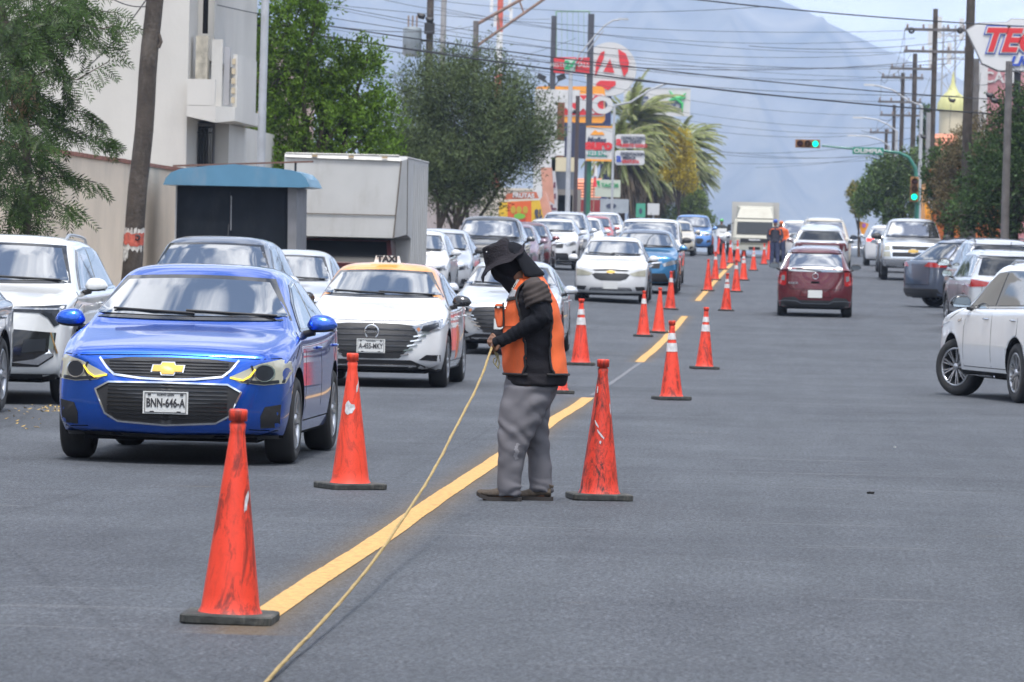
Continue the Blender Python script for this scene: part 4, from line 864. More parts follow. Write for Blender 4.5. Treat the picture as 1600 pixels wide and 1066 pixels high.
# --- big box truck parked on the left
def box_truck():
    X0, X1, Y = -8.02, -5.55, 98; Z = lambda h: h
    r = thing('box_truck', 'parked box truck with a dented off-white cargo box over its dark red cab', 'truck', G0((X0+X1)/2, Y)); w = (X1-X0)/2
    BX = mat('box_panel', (.45, .445, .43), rough=.55, var=.06, vscale=1.5, dirt=(.30, .27, .23), dscale=1.6, damt=.55, bump=.15, bscale=3)
    b = MB(); top, bot, mid = 3.16, 1.50, 2.0
    # overhanging nose: tall flat front, tapering back below on its side
    vs = [(-w, 0, bot), (w-.22, 0, bot), (w-.10, .02, top-.1), (-w, 0, top-.06), (-w, .08, top), (w-.15, .08, top), (w, .62, bot+.08), (w, .30, top-.05), (-w, 6, top+.02), (w, 6, top), (w, 6, .95), (-w, 6, .95), (-w, 1.7, bot), (w, 1.7, bot), (w, 1.7, .95), (-w, 1.7, .95), (w-.02, .34, top)]
    fs = [(0, 1, 2, 3), (3, 2, 5, 4), (1, 6, 7, 2), (2, 7, 16, 5), (4, 5, 16, 9, 8), (7, 9, 16), (6, 13, 9, 7), (13, 14, 10, 9), (0, 12, 13, 6, 1), (12, 15, 14, 13), (8, 9, 10, 11), (0, 3, 4, 8, 12), (12, 8, 11, 15), (15, 11, 10, 14)]
    me = recalc(b.add(vs, fs).mesh('cargo_box', BX)); link('cargo_box', me, r)
    M_CABG = mat('cab_glass', (.01, .012, .014), rough=.25, spec=.2)
    t = MB(); t.tube([(-w, -.012, 1.96), (w-.2, -.012, 1.96)], .010, 5); t.tube([(w-.22, -.012, bot), (w-.10, .008, top-.1)], .016, 5); t.tube([(w+.004, .62, bot+.08), (w+.004, .30, top-.05)], .012, 5); t.build('panel_joint', mat('joint_grime', (.14, .12, .10), rough=.8), r)
    t = MB(); t.tube([(-w+.02, -.01, top-.07), (w-.12, .0, top-.10)], .022, 6); t.tube([(w+.0, .32, top-.02), (w+.0, 5.98, top-.01)], .02, 6); t.tube([(-w+.02, .06, top+.01), (w-.15, .06, top+.01)], .014, 6); t.build('roof_rail', mat('old_alloy', (.5, .49, .46), rough=.45, metal=.5, var=.2), r)
    rv = MB()
    for i in range(34): rv.box((-w+.08+i*(2*w-.3)/34, -.012, top-.145), (.016, .012, .016))
    for i in range(26): rv.box((w-.215+.105*i/26, -.004+.015*i/26, bot+.08+i*(top-bot-.25)/26), (.014, .012, .014))
    tag(rv.build('rivets', mat('rivet', (.30, .28, .26), rough=.5), r), kind='stuff')
    for x in (-.62, .12, .80): MB().box((x, -.02, top-.035), (.11, .05, .045)).build('marker_lamp', mat('marker_amber', (.40, .30, .18), rough=.3), r)
    for i in range(8): MB().box((w+.006, 2.1+i*.5, 2.0), (.012, .035, 2.1)).build('side_rib', BX, r)
    CR_ = mat('cab_red', (.075, .012, .014), rough=.35, coat=.6)
    c = MB(); c.add([(-1.0, .15, .5), (1.0, .15, .5), (1.0, .12, .98), (-1.0, .12, .98), (.92, .42, 1.46), (-.92, .42, 1.46), (1.0, 1.6, .5), (-1.0, 1.6, .5), (.92, 1.6, 1.47), (-.92, 1.6, 1.47)], [(0, 1, 2, 3), (3, 2, 4, 5), (1, 6, 8, 4, 2), (7, 0, 3, 5, 9), (5, 4, 8, 9)]); c.build('cab', CR_, r)
    MB().add([(-.9, .14, 1.0), (.9, .14, 1.0), (.84, .40, 1.42), (-.84, .40, 1.42)], [(0, 1, 2, 3)]).build('windscreen', M_CABG, r).location.y = -.015
    MB().box((0, .10, .80), (1.4, .05, .2)).build('grille', M_BLACK, r); MB().box((0, .05, .5), (2.05, .15, .25)).build('bumper', M_GLOSSB, r)
    for s in (1, -1):
        MB().box((s*.85, .09, .80), (.22, .05, .16)).build('headlight', M_LAMP, r)
        wheel(r, s*.95, .9, .42, s, 'steel'); wheel(r, s*.95, 4.6, .42, s, 'steel')
    MB().box((0, 3.2, .8), (.9, 5.6, .22)).build('chassis', M_BLACK, r)
box_truck()
# ------------------------------------------------------------------ traffic cones
def cone_mat(name, col, amt, scuff, base=(.018, .018, .02)):
    m = bpy.data.materials.new(name); m.use_nodes = True; n = m.node_tree.nodes; l = m.node_tree.links; b = n['Principled BSDF']
    tc = n.new('ShaderNodeTexCoord'); oi = n.new('ShaderNodeObjectInfo')
    ad = n.new('ShaderNodeVectorMath'); ad.operation = 'ADD'; l.new(tc.outputs['Object'], ad.inputs[0]); mu = n.new('ShaderNodeMath'); mu.operation = 'MULTIPLY'; mu.inputs[1].default_value = 37; l.new(oi.outputs['Random'], mu.inputs[0]); l.new(mu.outputs[0], ad.inputs[1])
    def nz(s, sc, det, r, d):
        mp = n.new('ShaderNodeMapping'); mp.inputs['Scale'].default_value = sc; mp.inputs['Rotation'].default_value = (0, .35, 0); l.new(ad.outputs[0], mp.inputs[0]); t = n.new('ShaderNodeTexNoise'); t.inputs['Scale'].default_value = s; t.inputs['Detail'].default_value = det; t.inputs['Roughness'].default_value = r; t.inputs['Distortion'].default_value = d; l.new(mp.outputs[0], t.inputs['Vector']); return t.outputs['Fac']
    def ramp(f, p0, p1, a, c):
        r = n.new('ShaderNodeValToRGB'); r.color_ramp.elements[0].position = p0; r.color_ramp.elements[1].position = p1; r.color_ramp.elements[0].color = (a, a, a, 1); r.color_ramp.elements[1].color = (c, c, c, 1); l.new(f, r.inputs[0]); return r.outputs[0]
    def mix(f, a, c):
        x = n.new('ShaderNodeMixRGB'); l.new(f, x.inputs[0])
        for i, v in ((1, a), (2, c)):
            if isinstance(v, tuple): x.inputs[i].default_value = (*v, 1)
            else: l.new(v, x.inputs[i])
        return x.outputs[0]
    c = mix(ramp(nz(2.5, (1, 1, 1), 4, .6, 0), .35, .7, 0, 1), tuple(v*.92 for v in col), col)
    c = mix(ramp(nz(9, (1, 1, .28), 9, .78, 1.5), .50, .585, 0, scuff), c, (.040, .016, .014))
    c = mix(ramp(nz(26, (1, 1, .5), 8, .8, .6), .49, .62, 0, amt), c, (.15, .028, .018))
    l.new(c, b.inputs['Base Color']); b.inputs['Roughness'].default_value = .46; b.inputs['Subsurface Weight'].default_value = 0
    bp = n.new('ShaderNodeBump'); bp.inputs['Strength'].default_value = .25; bp.inputs['Distance'].default_value = .01; l.new(nz(6, (1, 1, 1), 3, .5, 0), bp.inputs['Height']); l.new(bp.outputs[0], b.inputs['Normal'])
    return m
CM = {'clean': cone_mat('cone_orange', (.80, .058, .026), .22, .7), 'dirty': cone_mat('cone_orange_dirty', (.70, .05, .025), .8, 1.0), 'fade': cone_mat('cone_orange_bright', (.84, .068, .030), .12, .35)}
M_BAND = mat('reflective_band', (.62, .62, .62), rough=.35, var=.25, vscale=14, dirt=(.60, .07, .04), dscale=11, damt=.95)
M_BASE = mat('cone_base_rubber', (.035, .038, .036), rough=.85, var=.3, vscale=9, dirt=(.16, .15, .13), dscale=7, damt=.7, bump=.4, bscale=30)
M_FLAKE = mat('silver_flake', (.50, .50, .52), rough=.5, var=.25, vscale=40)
CONES = {}
H_C = .92
def crad(z): return 0.026+(.131-.026)*(1-(z-.03)/(H_C-.05-.03)) if z < H_C-.05 else .026
def cone_meshes(kind):
    if kind in CONES: return CONES[kind]
    b = MB(); pr = [(.146, .03), (.138, .045), (crad(.07), .07)]
    for i in range(1, 15):
        z = .07+(H_C-.12-.07)*i/14; pr.append((crad(z), z))
    pr[9:9] = []
    pr += [(crad(H_C-.10), H_C-.10), (.036, H_C-.065), (.028, H_C-.052), (.040, H_C-.050), (.041, H_C-.008), (.037, H_C), (.028, H_C), (.027, H_C-.05)]
    pr = sorted(pr[:-5], key=lambda q: q[1])+pr[-5:]
    b.lathe(pr, 40); body = b.mesh('cone_body', CM[kind])
    a = MB(); s = .198; k = .03; o8 = [(-s, -s+k), (-s+k, -s), (s-k, -s), (s, -s+k), (s, s-k), (s-k, s), (-s+k, s), (-s, s-k)]
    vs = []; 
    for q, z in ((.97, .0), (1, .008), (1, .036), (.965, .043)): vs += [(x*q, y*q, z) for x, y in o8]
    fs = [(i*8+j, i*8+(j+1) % 8, (i+1)*8+(j+1) % 8, (i+1)*8+j) for i in range(3) for j in range(8)]+[tuple(range(24, 32)), tuple(range(7, -1, -1))]
    base = a.add(vs, fs).mesh('cone_base', M_BASE)
    CONES[kind] = (body, base); return CONES[kind]
def band_mesh(z0, z1):
    return MB().lathe([(crad(z0)+.0035, z0), (crad((z0+z1)/2)+.0035, (z0+z1)/2), (crad(z1)+.0035, z1)], 40).mesh('reflective_band', M_BAND)
BANDS = [band_mesh(.70, .775), band_mesh(.56, .66), band_mesh(.66, .76)]
def flake(z, ang, w, h, seed, slant=0):
    rnd = random.Random(seed); n = 14; b = MB(); out = []
    for i in range(n):
        t = 2*math.pi*i/n; r = .65+.5*rnd.random(); a = ang+(math.cos(t)*w*r+slant*math.sin(t)*h)/crad(z); zz_ = z+math.sin(t)*h*r
        R_ = crad(zz_)+.003; out.append((R_*math.cos(a), R_*math.sin(a), zz_))
    c = (crad(z)+.0035); b.add([(c*math.cos(ang), c*math.sin(ang), z)]+out, [(0, i+1, (i+1) % n+1) for i in range(n)]); return b.mesh('torn_sticker', M_FLAKE)
A0 = -math.pi/2
CL = [  # px, py (ground centre), kind, label, bands, size
 (359, 972, 'clean', 'nearest cone, large, streaked with black scuffs at the start of the yellow line', 0, 1, 0),
 (547, 764, 'fade', 'cone in front of the taxi with two torn silver sticker scraps', 0, 1, .5),
 (936, 781, 'dirty', 'grimy scratched cone just right of the worker', 0, 1.015, .2),
 (870, 615, 'clean', 'cone hidden behind the legs of the worker, base showing', 0, 1, .1),
 (1049, 625, 'clean', 'cone with torn silver bands between the grimy cone and the narrow one', 2, .98, .3),
 (1100.5, 577, 'clean', 'cone with scratched bands, rightmost of the mid-distance cones', 2, .98, .2),
 (907, 571, 'clean', 'cone with two peeling silver bands beside the silver car', 2, 1.06, 0),
 (1134.5, 486, 'clean', 'cone with silver bands on the right lane below the maroon car mirror', 2, .93, 0),
 (1005, 526, 'clean', 'left cone of the three beside the white saloon', 1, .92, 0),
 (1029, 520.5, 'fade', 'middle plain cone of the three beside the white saloon', 0, .94, 0),
 (1047, 484, 'clean', 'taller cone with a silver band beside the teal crossover', 1, .94, 0),
 (1106, 455, 'clean', 'plain cone standing at the start of the far yellow line', 0, .93, 0),
 (1117, 438, 'clean', 'banded cone on the far yellow line behind the plain one', 1, .95, 0),
 (1130, 421.5, 'fade', 'plain cone on the far yellow line, left of the pack', 0, .98, 0),
 (1141, 412, 'clean', 'banded cone at the end of the far yellow line', 1, .95, 0),
 (1152, 410, 'fade', 'cone in the middle of the far pack in front of the truck', 1, .95, 0),
 (1150, 456.5, 'clean', 'banded cone right of the far yellow line, front of the pack', 1, .94, 0),
 (1161.5, 438.5, 'fade', 'banded cone right of the far yellow line, second of the pack', 2, .95, 0),
 (1162, 402, 'clean', 'cone below the bumper of the cream truck', 0, .95, 0),
 (1177, 423, 'fade', 'lone banded cone between the far pack and the second worker', 2, .88, 0),
 (1193.5, 413.5, 'clean', 'banded cone at the left of the row by the second worker', 1, .88, 0),
 (1201, 407, 'fade', 'second cone from the left in the row by the second worker', 0, .9, 0),
 (1208.5, 402, 'clean', 'third cone from the left in the row by the second worker', 1, .9, 0),
 (1215, 400.5, 'fade', 'rightmost cone in the row by the second worker', 0, .9, 0),
 (1112.5, 398, 'clean', 'distant banded cone left of the cyclist', 1, .95, 0),
 (1123, 398, 'fade', 'distant plain cone directly before the cyclist', 0, .95, 0)]
for i, (px, py, kind, lab, nb, sc_, rz) in enumerate(CL):
    P = ground(px, py); body, base = cone_meshes(kind)
    t = thing('traffic_cone', lab, 'traffic cone', P, rz, 'orange traffic cones along the centre line'); t.scale = (sc_,)*3
    t.rotation_euler.x = random.uniform(-.012, .012); t.rotation_euler.y = random.uniform(-.018, .018)
    link('cone_body', body, t); link('cone_base', base, t)
    if nb == 1: link('reflective_band', BANDS[1 if i % 2 else 2], t)
    if nb == 2: link('reflective_band', BANDS[0], t); link('reflective_band', BANDS[1], t)
    if i == 0: link('torn_sticker', flake(.53, A0+.95, .012, .05, 1, .3), t)
    if i == 1: link('torn_sticker', flake(.55, A0-.5-.15, .035, .05, 2), t); link('torn_sticker', flake(.70, A0-.5+.95, .010, .045, 3, .3), t)
    if i == 2:
        for z, a, w, h, s, sl in ((.50, -.4, .007, .03, 4, -.5), (.43, 0, .007, .03, 5, -.8), (.38, .0, .006, .012, 6, 0), (.72, -.7, .006, .03, 7, 0), (.60, 1.1, .006, .05, 8, 0)): link('torn_sticker', flake(z, A0-.2+a, w, h, s, sl), t)

# ------------------------------------------------------------------ small litter on the asphalt
def litter(px, py, w, m, label, cat):
    P = ground(px, py); b = MB(); n = 9; rnd = random.Random(px); top = []
    for i in range(n):
        t = 2*math.pi*i/n; r = w*(.5+.6*rnd.random()); top.append((math.cos(t)*r, math.sin(t)*r*.8, .006+.012*rnd.random()))
    b.add(top+[(x*.8, y*.8, 0) for x, y, z in top], [tuple(range(n))]+[(i, i+n, (i+1) % n+n, (i+1) % n) for i in range(n)]); o = b.build('litter', m); o.location = P; tag(o, label, cat)
litter(1361, 772, .035, M_RUBBER, 'small dark scrap lying alone on the asphalt at right', 'litter')
litter(1398, 700, .015, M_PLATE, 'tiny pale chip on the asphalt far right of the worker', 'litter')
lm = mat('dry_leaf', (.35, .24, .08), rough=.8, var=.3, vscale=30, island=.3); b = MB(); rnd = random.Random(3)
for i in range(70):
    px = rnd.choice([rnd.uniform(70, 98), rnd.uniform(10, 100)]); py = rnd.uniform(634, 645) if px > 66 else rnd.uniform(634, 672); P = ground(px, py); a = rnd.random()*6; s = rnd.uniform(.012, .03)
    d1 = Vector((math.cos(a), math.sin(a), .3))*s; d2 = Vector((-math.sin(a), math.cos(a), .1))*s*.4
    b.add([P-d1+Vector((0, 0, .012)), P+d2+Vector((0, 0, .01)), P+d1+Vector((0, 0, .012)), P-d2+Vector((0, 0, .004))], [(0, 1, 2, 3)])
tag(b.build('fallen_leaves', lm), 'scatter of dry leaves below the parked white SUV', kind='stuff')
# ------------------------------------------------------------------ buildings, walls, poles and signs
def pxbox(mb, x0, y0, x1, y1, z, dep, mi=0):
    a = at(x0, y0, z); b = at(x1, y1, z); c = (a+b)/2
    w = abs(b.x-a.x); cx_ = (x0+x1)/2; h = abs(at(cx_, y0, z).z-at(cx_, y1, z).z)
    mb.box((c.x, c.y+dep/2, c.z), (w, dep, h), mi=mi); return c, w, h
WALLW = mat('white_plaster', (.50, .485, .455), rough=.9, var=.08, vscale=.5, dirt=(.36, .35, .34), dscale=.35, damt=.5, bump=.2, bscale=8)
WALLB = mat('beige_plaster', (.66, .55, .43), rough=.9, var=.09, vscale=.7, dirt=(.38, .33, .27), dscale=.5, damt=.55, bump=.2, bscale=10)
CAPR = mat('brick_cap', (.22, .085, .055), rough=.85, var=.3, vscale=6)
IRON = mat('black_iron', (.015, .016, .02), rough=.5)
# perimeter wall along the left sidewalk
r = thing('boundary_wall', 'long beige plastered boundary wall with a red brick coping behind the left sidewalk', 'wall', (-10.0, 70, 0))
w = MB(); cp = MB(); XW = -10.0
for i in range(30):
    y0, y1 = 40+i*2, 42+i*2
    w.box((-.13, (y0+y1)/2-70, 1.45), (.26, 2.0, 3.3))
w.build('wall_face', WALLB, r)
for i in range(75):
    y = 40+.8*i+.4; MB().box((-.13, y-70, 3.135+random.uniform(-.006, .006)), (.34, .78, .07)).build('coping_brick', CAPR, r)
# white house behind it
r = thing('house', 'white plastered house with a boxed balcony above the beige wall', 'house', (-10.2, 100, 0))
b = MB(); b.box((-4.2, 5, 6), (8.2, 10, 12)); b.build('wall', WALLW, r)
b = MB(); b.box((.4, 6.5, 2.1), (.75, 9, 4.2)); b.box((.12, 5.5, 8.7), (.5, 8, 6.4)); b.build('wall', WALLW, r)
MB().box((.02, 1.95, 3.3), (.66, .06, 1.7)).build('window_opening', M_DARK, r)
g = MB()
fm = MB().box((.02, 1.90, 4.16), (.74, .05, .06)); fm.box((.02, 1.9, 2.45), (.74, .05, .06)); fm.box((.37, 1.9, 3.3), (.05, .05, 1.7)); fr_ = fm.build('window', mat('window_frame', (.13, .13, .14), rough=.5), r)
MB().box((.02, 1.915, 3.3), (.62, .012, 1.6)).build('pane', M_GLASS2, fr_)
for i in range(9):
    MB().tube([(-.30+i*.08, 1.80, 2.4), (-.30+i*.08, 1.80, 4.12)], .009, 6).build('window_bar', IRON, r)
for z_ in (2.5, 3.3, 4.0): MB().tube([(-.34, 1.79, z_), (.36, 1.79, z_)], .011, 6).build('window_bar', IRON, r)
b = MB(); b.add([(-.06, -.3, 4.28), (.75, -.3, 4.16), (1.22, .15, 4.22), (1.22, 5, 4.22), (-.06, 5, 4.22), (-.06, -.3, 4.50), (.75, -.3, 4.50), (1.22, .15, 4.50), (1.22, 5, 4.50), (-.06, 5, 4.50)], [(4, 3, 2, 1, 0), (0, 1, 6, 5), (1, 2, 7, 6), (2, 3, 8, 7), (5, 6, 7, 8, 9), (3, 4, 9, 8), (4, 0, 5, 9)]); b.build('balcony_slab', WALLW, r)
MB().box((.33, -.24, 4.78), (.78, .12, .54)).build('balcony_parapet', WALLW, r); MB().box((.20, .6, 5.3), (.34, .3, 1.35)).build('balcony_pier', mat('rough_stone', (.50, .46, .38), rough=.95, var=.25, vscale=7, bump=.9, bscale=20), r)
MB().box((.66, .35, 5.2), (.30, .12, 1.4)).build('balcony_pier', WALLW, r); MB().box((.92, .5, 5.15), (.16, .12, 1.2)).build('balcony_screen', mat('grey_screen', (.35, .35, .37), rough=.8), r)
MB().box((1.16, 2.2, 5.05), (.12, 3.6, 1.1)).build('balcony_parapet', WALLW, r)
for i in range(5): MB().box((1.12, .40, 4.65+i*.2), (.10, .10, .12)).build('breeze_block', mat('block_tan', (.45, .38, .27), rough=.9), r)
MB().box((.9, 1.6, 7.75), (.9, 2.5, .5)).build('eave', mat('eave_tan', (.42, .38, .30), rough=.8), r); MB().box((.36, -.02, 7.5), (.14, .08, 3)).build('painted_shade_strip', M_DARK, r)  # near-black strip is shade painted on the house; no recess is cut
MB().box((-.05, -.03, 8.1), (.10, .06, .7)).build('vent', M_BLACK, r)
r.scale = (.74, 1, 1)
# row of plain buildings behind the trees on the left
def block(name, lab, x0, x1, y0, y1, h, m, cat='building', wins=(), roof=None):
    gz = G(0, (y0+y1)/2); r = thing(name, lab, cat, ((x0+x1)/2, y0, gz-.3)); w_ = x1-x0; b = MB().box((0, (y1-y0)/2, h/2), (w_, y1-y0, h)); b.build('wall', m, r)
    MB().box((0, (y1-y0)/2, h+.08), (w_+.12, y1-y0+.12, .16)).build('parapet', roof or m, r)
    for (cx_, cz, ww, hh) in wins:
        f = MB().box((cx_, -.03, cz), (ww+.12, .06, hh+.12)).build('window', mat('window_frame', (.13, .13, .14), rough=.5), r); MB().box((cx_, -.07, cz), (ww, .02, hh)).build('pane', M_GLASS2, f)
    return r
block('building', 'pinkish low house glimpsed between the bright green tree and the balcony', -22, -11.0, 122, 134, 6.2, mat('pink_plaster', (.50, .36, .29), rough=.9, var=.15))
block('building', 'pale wall visible under the olive tree behind the parked cars', -20, -10.6, 165, 200, 3.0, mat('pale_pink', (.50, .42, .39), rough=.9, var=.15))
block('building', 'low beige shop block behind the palm trees', -24, -11.5, 330, 380, 6, mat('shop_beige', (.5, .45, .38), rough=.9))
# shopfront portal with brown pillar
sb = thing('building', 'grey-white shopfront portal with a brown tiled pillar under the orange sign', 'shop', at(850, 300, 236)); 
def rel(root): return Vector(root.location)
def pb_(name, x0, y0, x1, y1, z, dep, m, root, y_shift=0):
    mb = MB(); c, w, h = pxbox(mb, x0, y0, x1, y1, z, dep); o = mb.build(name, m, root); o.location = -rel(root)+Vector((0, y_shift, 0)); return c, w, h
PW = mat('portal_plaster', (.50, .50, .50), rough=.85, var=.1); BR = mat('brown_tile', (.25, .10, .055), rough=.7, var=.25, vscale=5)
for a in ((836, 140, 905, 160), (836, 160, 866, 340)): pb_('wall', *a, 236, .5, PW, sb)
pb_('pillar', 867, 158, 880, 250, 237, .3, BR, sb); pb_('wall', 862, 246, 902, 268, 236, 1.2, mat('cream_fascia', (.52, .46, .32), rough=.8), sb); pb_('window', 868, 268, 898, 296, 238, .2, mat('grey_glass', (.16, .18, .22), rough=.3), sb); pb_('wall', 862, 296, 905, 402, 239, .3, mat('portal_dark', (.26, .24, .22), rough=.8), sb)
pb_('dark_panel', 880, 192, 944, 248, 246, .3, mat('night_blue', (.03, .035, .07), rough=.6), sb); pb_('doorway', 872, 305, 892, 400, 238.5, .2, M_DARK, sb)
pb_('water_tank', 869, 220, 881, 243, 236, .6, mat('tank_white', (.6, .6, .6), rough=.5), sb)
sk = thing('building', 'small eatery with a terracotta tile roof and maroon fascia by the sign posts', 'shop', at(920, 380, 262))
pb_('wall', 880, 330, 945, 400, 264, 3, mat('eatery_cream', (.5, .47, .4), rough=.8), sk); pb_('fascia', 882, 312, 940, 331, 263, .3, mat('maroon_fascia', (.26, .03, .03), rough=.6), sk); pb_('window', 885, 334, 912, 372, 263.4, .15, M_GLASS2, sk)
c = at(918, 300, 262); TILE = mat('terracotta', (.50, .20, .12), rough=.85, var=.3, vscale=4, island=.35)
for j in range(6):
    for i in range(14):
        cx_ = at(894+i*3.4, 283+j*4.6, 262); o = MB().box((0, 0, 0), (.115, .5, .05)); t = link('roof_tile', o.mesh('roof_tile', TILE) if (i, j) == (0, 0) else TM, sk, loc=cx_-rel(sk)+Vector((0, -j*.12, 0)), rot=(.5, 0, 0)); TM = t.data

# wooden utility pole leaning at left
def wood(name='weathered_wood'): return mat(name, (.055, .044, .036), rough=.95, var=.35, vscale=3, dirt=(.16, .14, .12), dscale=4, damt=.5, bump=.8, bscale=22)
WOOD = wood(); WOODG = mat('grey_wood', (.13, .12, .115), rough=.95, var=.3, vscale=3, bump=.5)
top = at(254, -150, 77); base = at(206, 415, 77); base = base+(base-top)*.10
r = thing('utility_pole', 'thick dark wooden utility pole leaning to the right, wrapped with a torn red poster', 'utility pole', base); d = (top-base)
n_ = 14; pts = [base*0+d*(i/n_)+Vector((math.sin(i*1.3)*.012, math.cos(i*.9)*.012, 0)) for i in range(n_+1)]
MB().tube(pts, [.165-.035*i/n_ for i in range(n_+1)], 16).build('pole_shaft', WOOD, r)
def poster(y0, y1, m, name, a0, a1, dr=.006):
    f0 = (at(0, y0, 77).z-base.z)/d.z; f1 = (at(0, y1, 77).z-base.z)/d.z; b = MB(); vs = []
    for k in range(13):
        a = a0+(a1-a0)*k/12
        for f, jz in ((f0, random.uniform(-.02, .02)), (f1, random.uniform(-.05, .03))):
            R_ = .165-.035*f+dr; p = d*f; vs.append((p.x+math.cos(a)*R_, p.y+math.sin(a)*R_, p.z+jz))
    b.add(vs, [(2*k, 2*k+1, 2*k+3, 2*k+2) for k in range(12)]); return b.build(name, m, r)
poster(352, 386, mat('torn_paper', (.48, .46, .43), rough=.9, var=.35, vscale=14, dirt=(.2, .1, .08), dscale=9, damt=.9), 'poster', -2.9, -.1); poster(360, 377, mat('red_poster', (.42, .09, .06), rough=.85, var=.3, vscale=10, dirt=(.05, .04, .04), dscale=6, damt=.8), 'poster', -2.8, -.3, .012); poster(386, 400, mat('torn_paper2', (.42, .41, .39), rough=.9, var=.4, vscale=20), 'poster', -2.6, -1.9, .01)
f_ = (at(0, 366, 77).z-base.z)/d.z; cp_ = d*f_; MB().lathe([(.028, -.012), (.05, -.012), (.05, .012), (.028, .012)], 14, 'Y', (cp_.x+.07, cp_.y-.155, cp_.z)).build('poster_ring', M_INK, r)
f_ = (at(0, 60, 77).z-base.z)/d.z; q = d*f_; MB().tube([(q.x+.13, q.y-.05, q.z-.1), (q.x+.17, q.y-.05, q.z), (q.x+.13, q.y-.05, q.z+.12)], .03, 7).build('knot', WOOD, r)
# generic poles
def pole(name, label, cat, px, py, z, r0, m, r1=None, group=None, basez=None, part_='pole_shaft'):
    T = at(px, py, z); gz = G(T.x, T.y); rt = thing(name, label, cat, (T.x, T.y, gz), 0, group)
    h = T.z-gz; k = 10; MB().tube([(math.sin(i)*.006*h/10, 0, h*i/k) for i in range(k+1)], [r0+((r1 or r0)-r0)*i/k for i in range(k+1)], 12).build(part_, m, rt); return rt, h
STEEL = mat('galvanised_steel', (.40, .41, .43), rough=.5, metal=.3, var=.12, vscale=2, dirt=(.22, .2, .18), dscale=3)
pole('lamp_post', 'plain pale steel lamp post rising between the white house and the green tree', 'lamp post', 417, -120, 96, .085, STEEL, .075)
rt, h = pole('utility_pole', 'dark wooden pole carrying the grey transformer behind the olive tree', 'utility pole', 674, -60, 175, .16, WOOD, .12)
P0 = Vector(rt.location); a = at(644, 66, 175)-P0
MB().lathe([(0, .58), (.30, .52), (.34, .44), (.34, -.42), (.28, -.5), (0, -.52)], 20, c=(a.x, a.y, a.z)).build('transformer', mat('transformer_grey', (.17, .20, .22), rough=.5, var=.15), rt)
for i in (-1, 0, 1): MB().tube([(a.x+i*.15, a.y, a.z+.5), (a.x+i*.15, a.y, a.z+.95)], .035, 8).build('bushing', mat('ceramic', (.25, .2, .18), rough=.3), rt)
MB().box((a.x+.35, a.y, a.z+.05), (.5, .08, .06)).build('bracket', IRON, rt); MB().box((0, -.1, a.z+.5), (.36, .3, .4)).build('fuse_box', M_BLACK, rt)
pole('utility_pole', 'grey concrete pole just right of the transformer pole', 'utility pole', 695, -60, 182, .13, mat('concrete_pole', (.26, .26, .26), rough=.9, var=.1), .10)
# gantry arm post
rt, h = pole('gantry', 'steel post with a truss arm reaching up over the street', 'gantry', 744, 33, 205, .12, WOODG)
P0 = Vector(rt.location)
a, b_ = at(745, 38, 205)-P0, at(852, -22, 205)-P0; a2, b2 = at(745, 72, 205)-P0, at(880, -22, 205)-P0
mb = MB(); mb.tube([a, b_], .07, 8); mb.tube([a2, b2], .06, 8); mb.build('arm_chord', mat('rusty_steel', (.20, .13, .10), rough=.7, var=.3), rt)
mb = MB()
for t in (.3, .62): mb.tube([a.lerp(b_, t), a2.lerp(b2, t*.88)], .04, 6)
mb.build('arm_brace', mat('rusty_steel', (.2, .13, .1)), rt)
# distant radio mast
M_RW = [mat('mast_red', (.52, .10, .06), rough=.6), mat('mast_white', (.62, .62, .62), rough=.6)]
T = at(783, -40, 420); gz = -8; rt = thing('radio_mast', 'distant radio mast banded red and white above the olive tree', 'mast', (T.x, T.y, gz)); h = T.z-gz
zs = [gz]+[at(780, y, 420).z for y in (135, 115, 50, -40)]; cols_ = [0, 0, 1, 0]
for i in range(4): MB().tube([(0, 0, zs[i]-gz), (0, 0, zs[i+1]-gz)], [.36-.03*i, .33-.03*i], 12).build('mast_section', M_RW[cols_[i]], rt)
for dx, py in ((-.75, 8), (.8, 5), (.95, 25), (-.4, 30)): MB().box((dx, 0, at(783, py, 420).z-gz), (.26, .2, 1.3)).build('antenna_panel', M_RW[1], rt); MB().tube([(dx, 0, at(783, py, 420).z-gz), (0, 0, at(783, py, 420).z-gz)], .05, 6).build('antenna_arm', STEEL, rt)

# ------------------------------------------------------------------ signs
def boardm(root, name, x0, y0, x1, y1, z, m, dep=.12, ys=0): return pb_(name, x0, y0, x1, y1, z, dep, m, root, ys)
def text_on(root, s, px, py, z, hpx, m, dy=-.03, xs=1, bold=0, shear=0, name='lettering'):
    P = at(px, py, z)-rel(root); o = lettering(s, hpx*z/FPX*1.38, m, root, P+Vector((0, dy, 0)), name=name, xs=xs, bold=bold*hpx*z/FPX, shear=shear, depth=.01); return o
S_RED = mat('sign_red', (.58, .03, .035), rough=.45); S_WHITE = mat('sign_white', (.52, .52, .52), rough=.45, dirt=(.45, .43, .4), dscale=.6, damt=.4); S_BLUE = mat('sign_blue', (.03, .08, .42), rough=.45); S_GREEN = mat('sign_green', (.02, .32, .12), rough=.45); S_ORNG = mat('sign_orange', (.75, .30, .03), rough=.45); S_INK = mat('sign_ink', (.05, .06, .10), rough=.5); S_YEL = mat('sign_yellow', (.68, .46, .05), rough=.5); S_GREY = mat('sign_grey', (.30, .33, .36), rough=.5, var=.1)
POST = mat('post_charcoal', (.05, .052, .065), rough=.6)
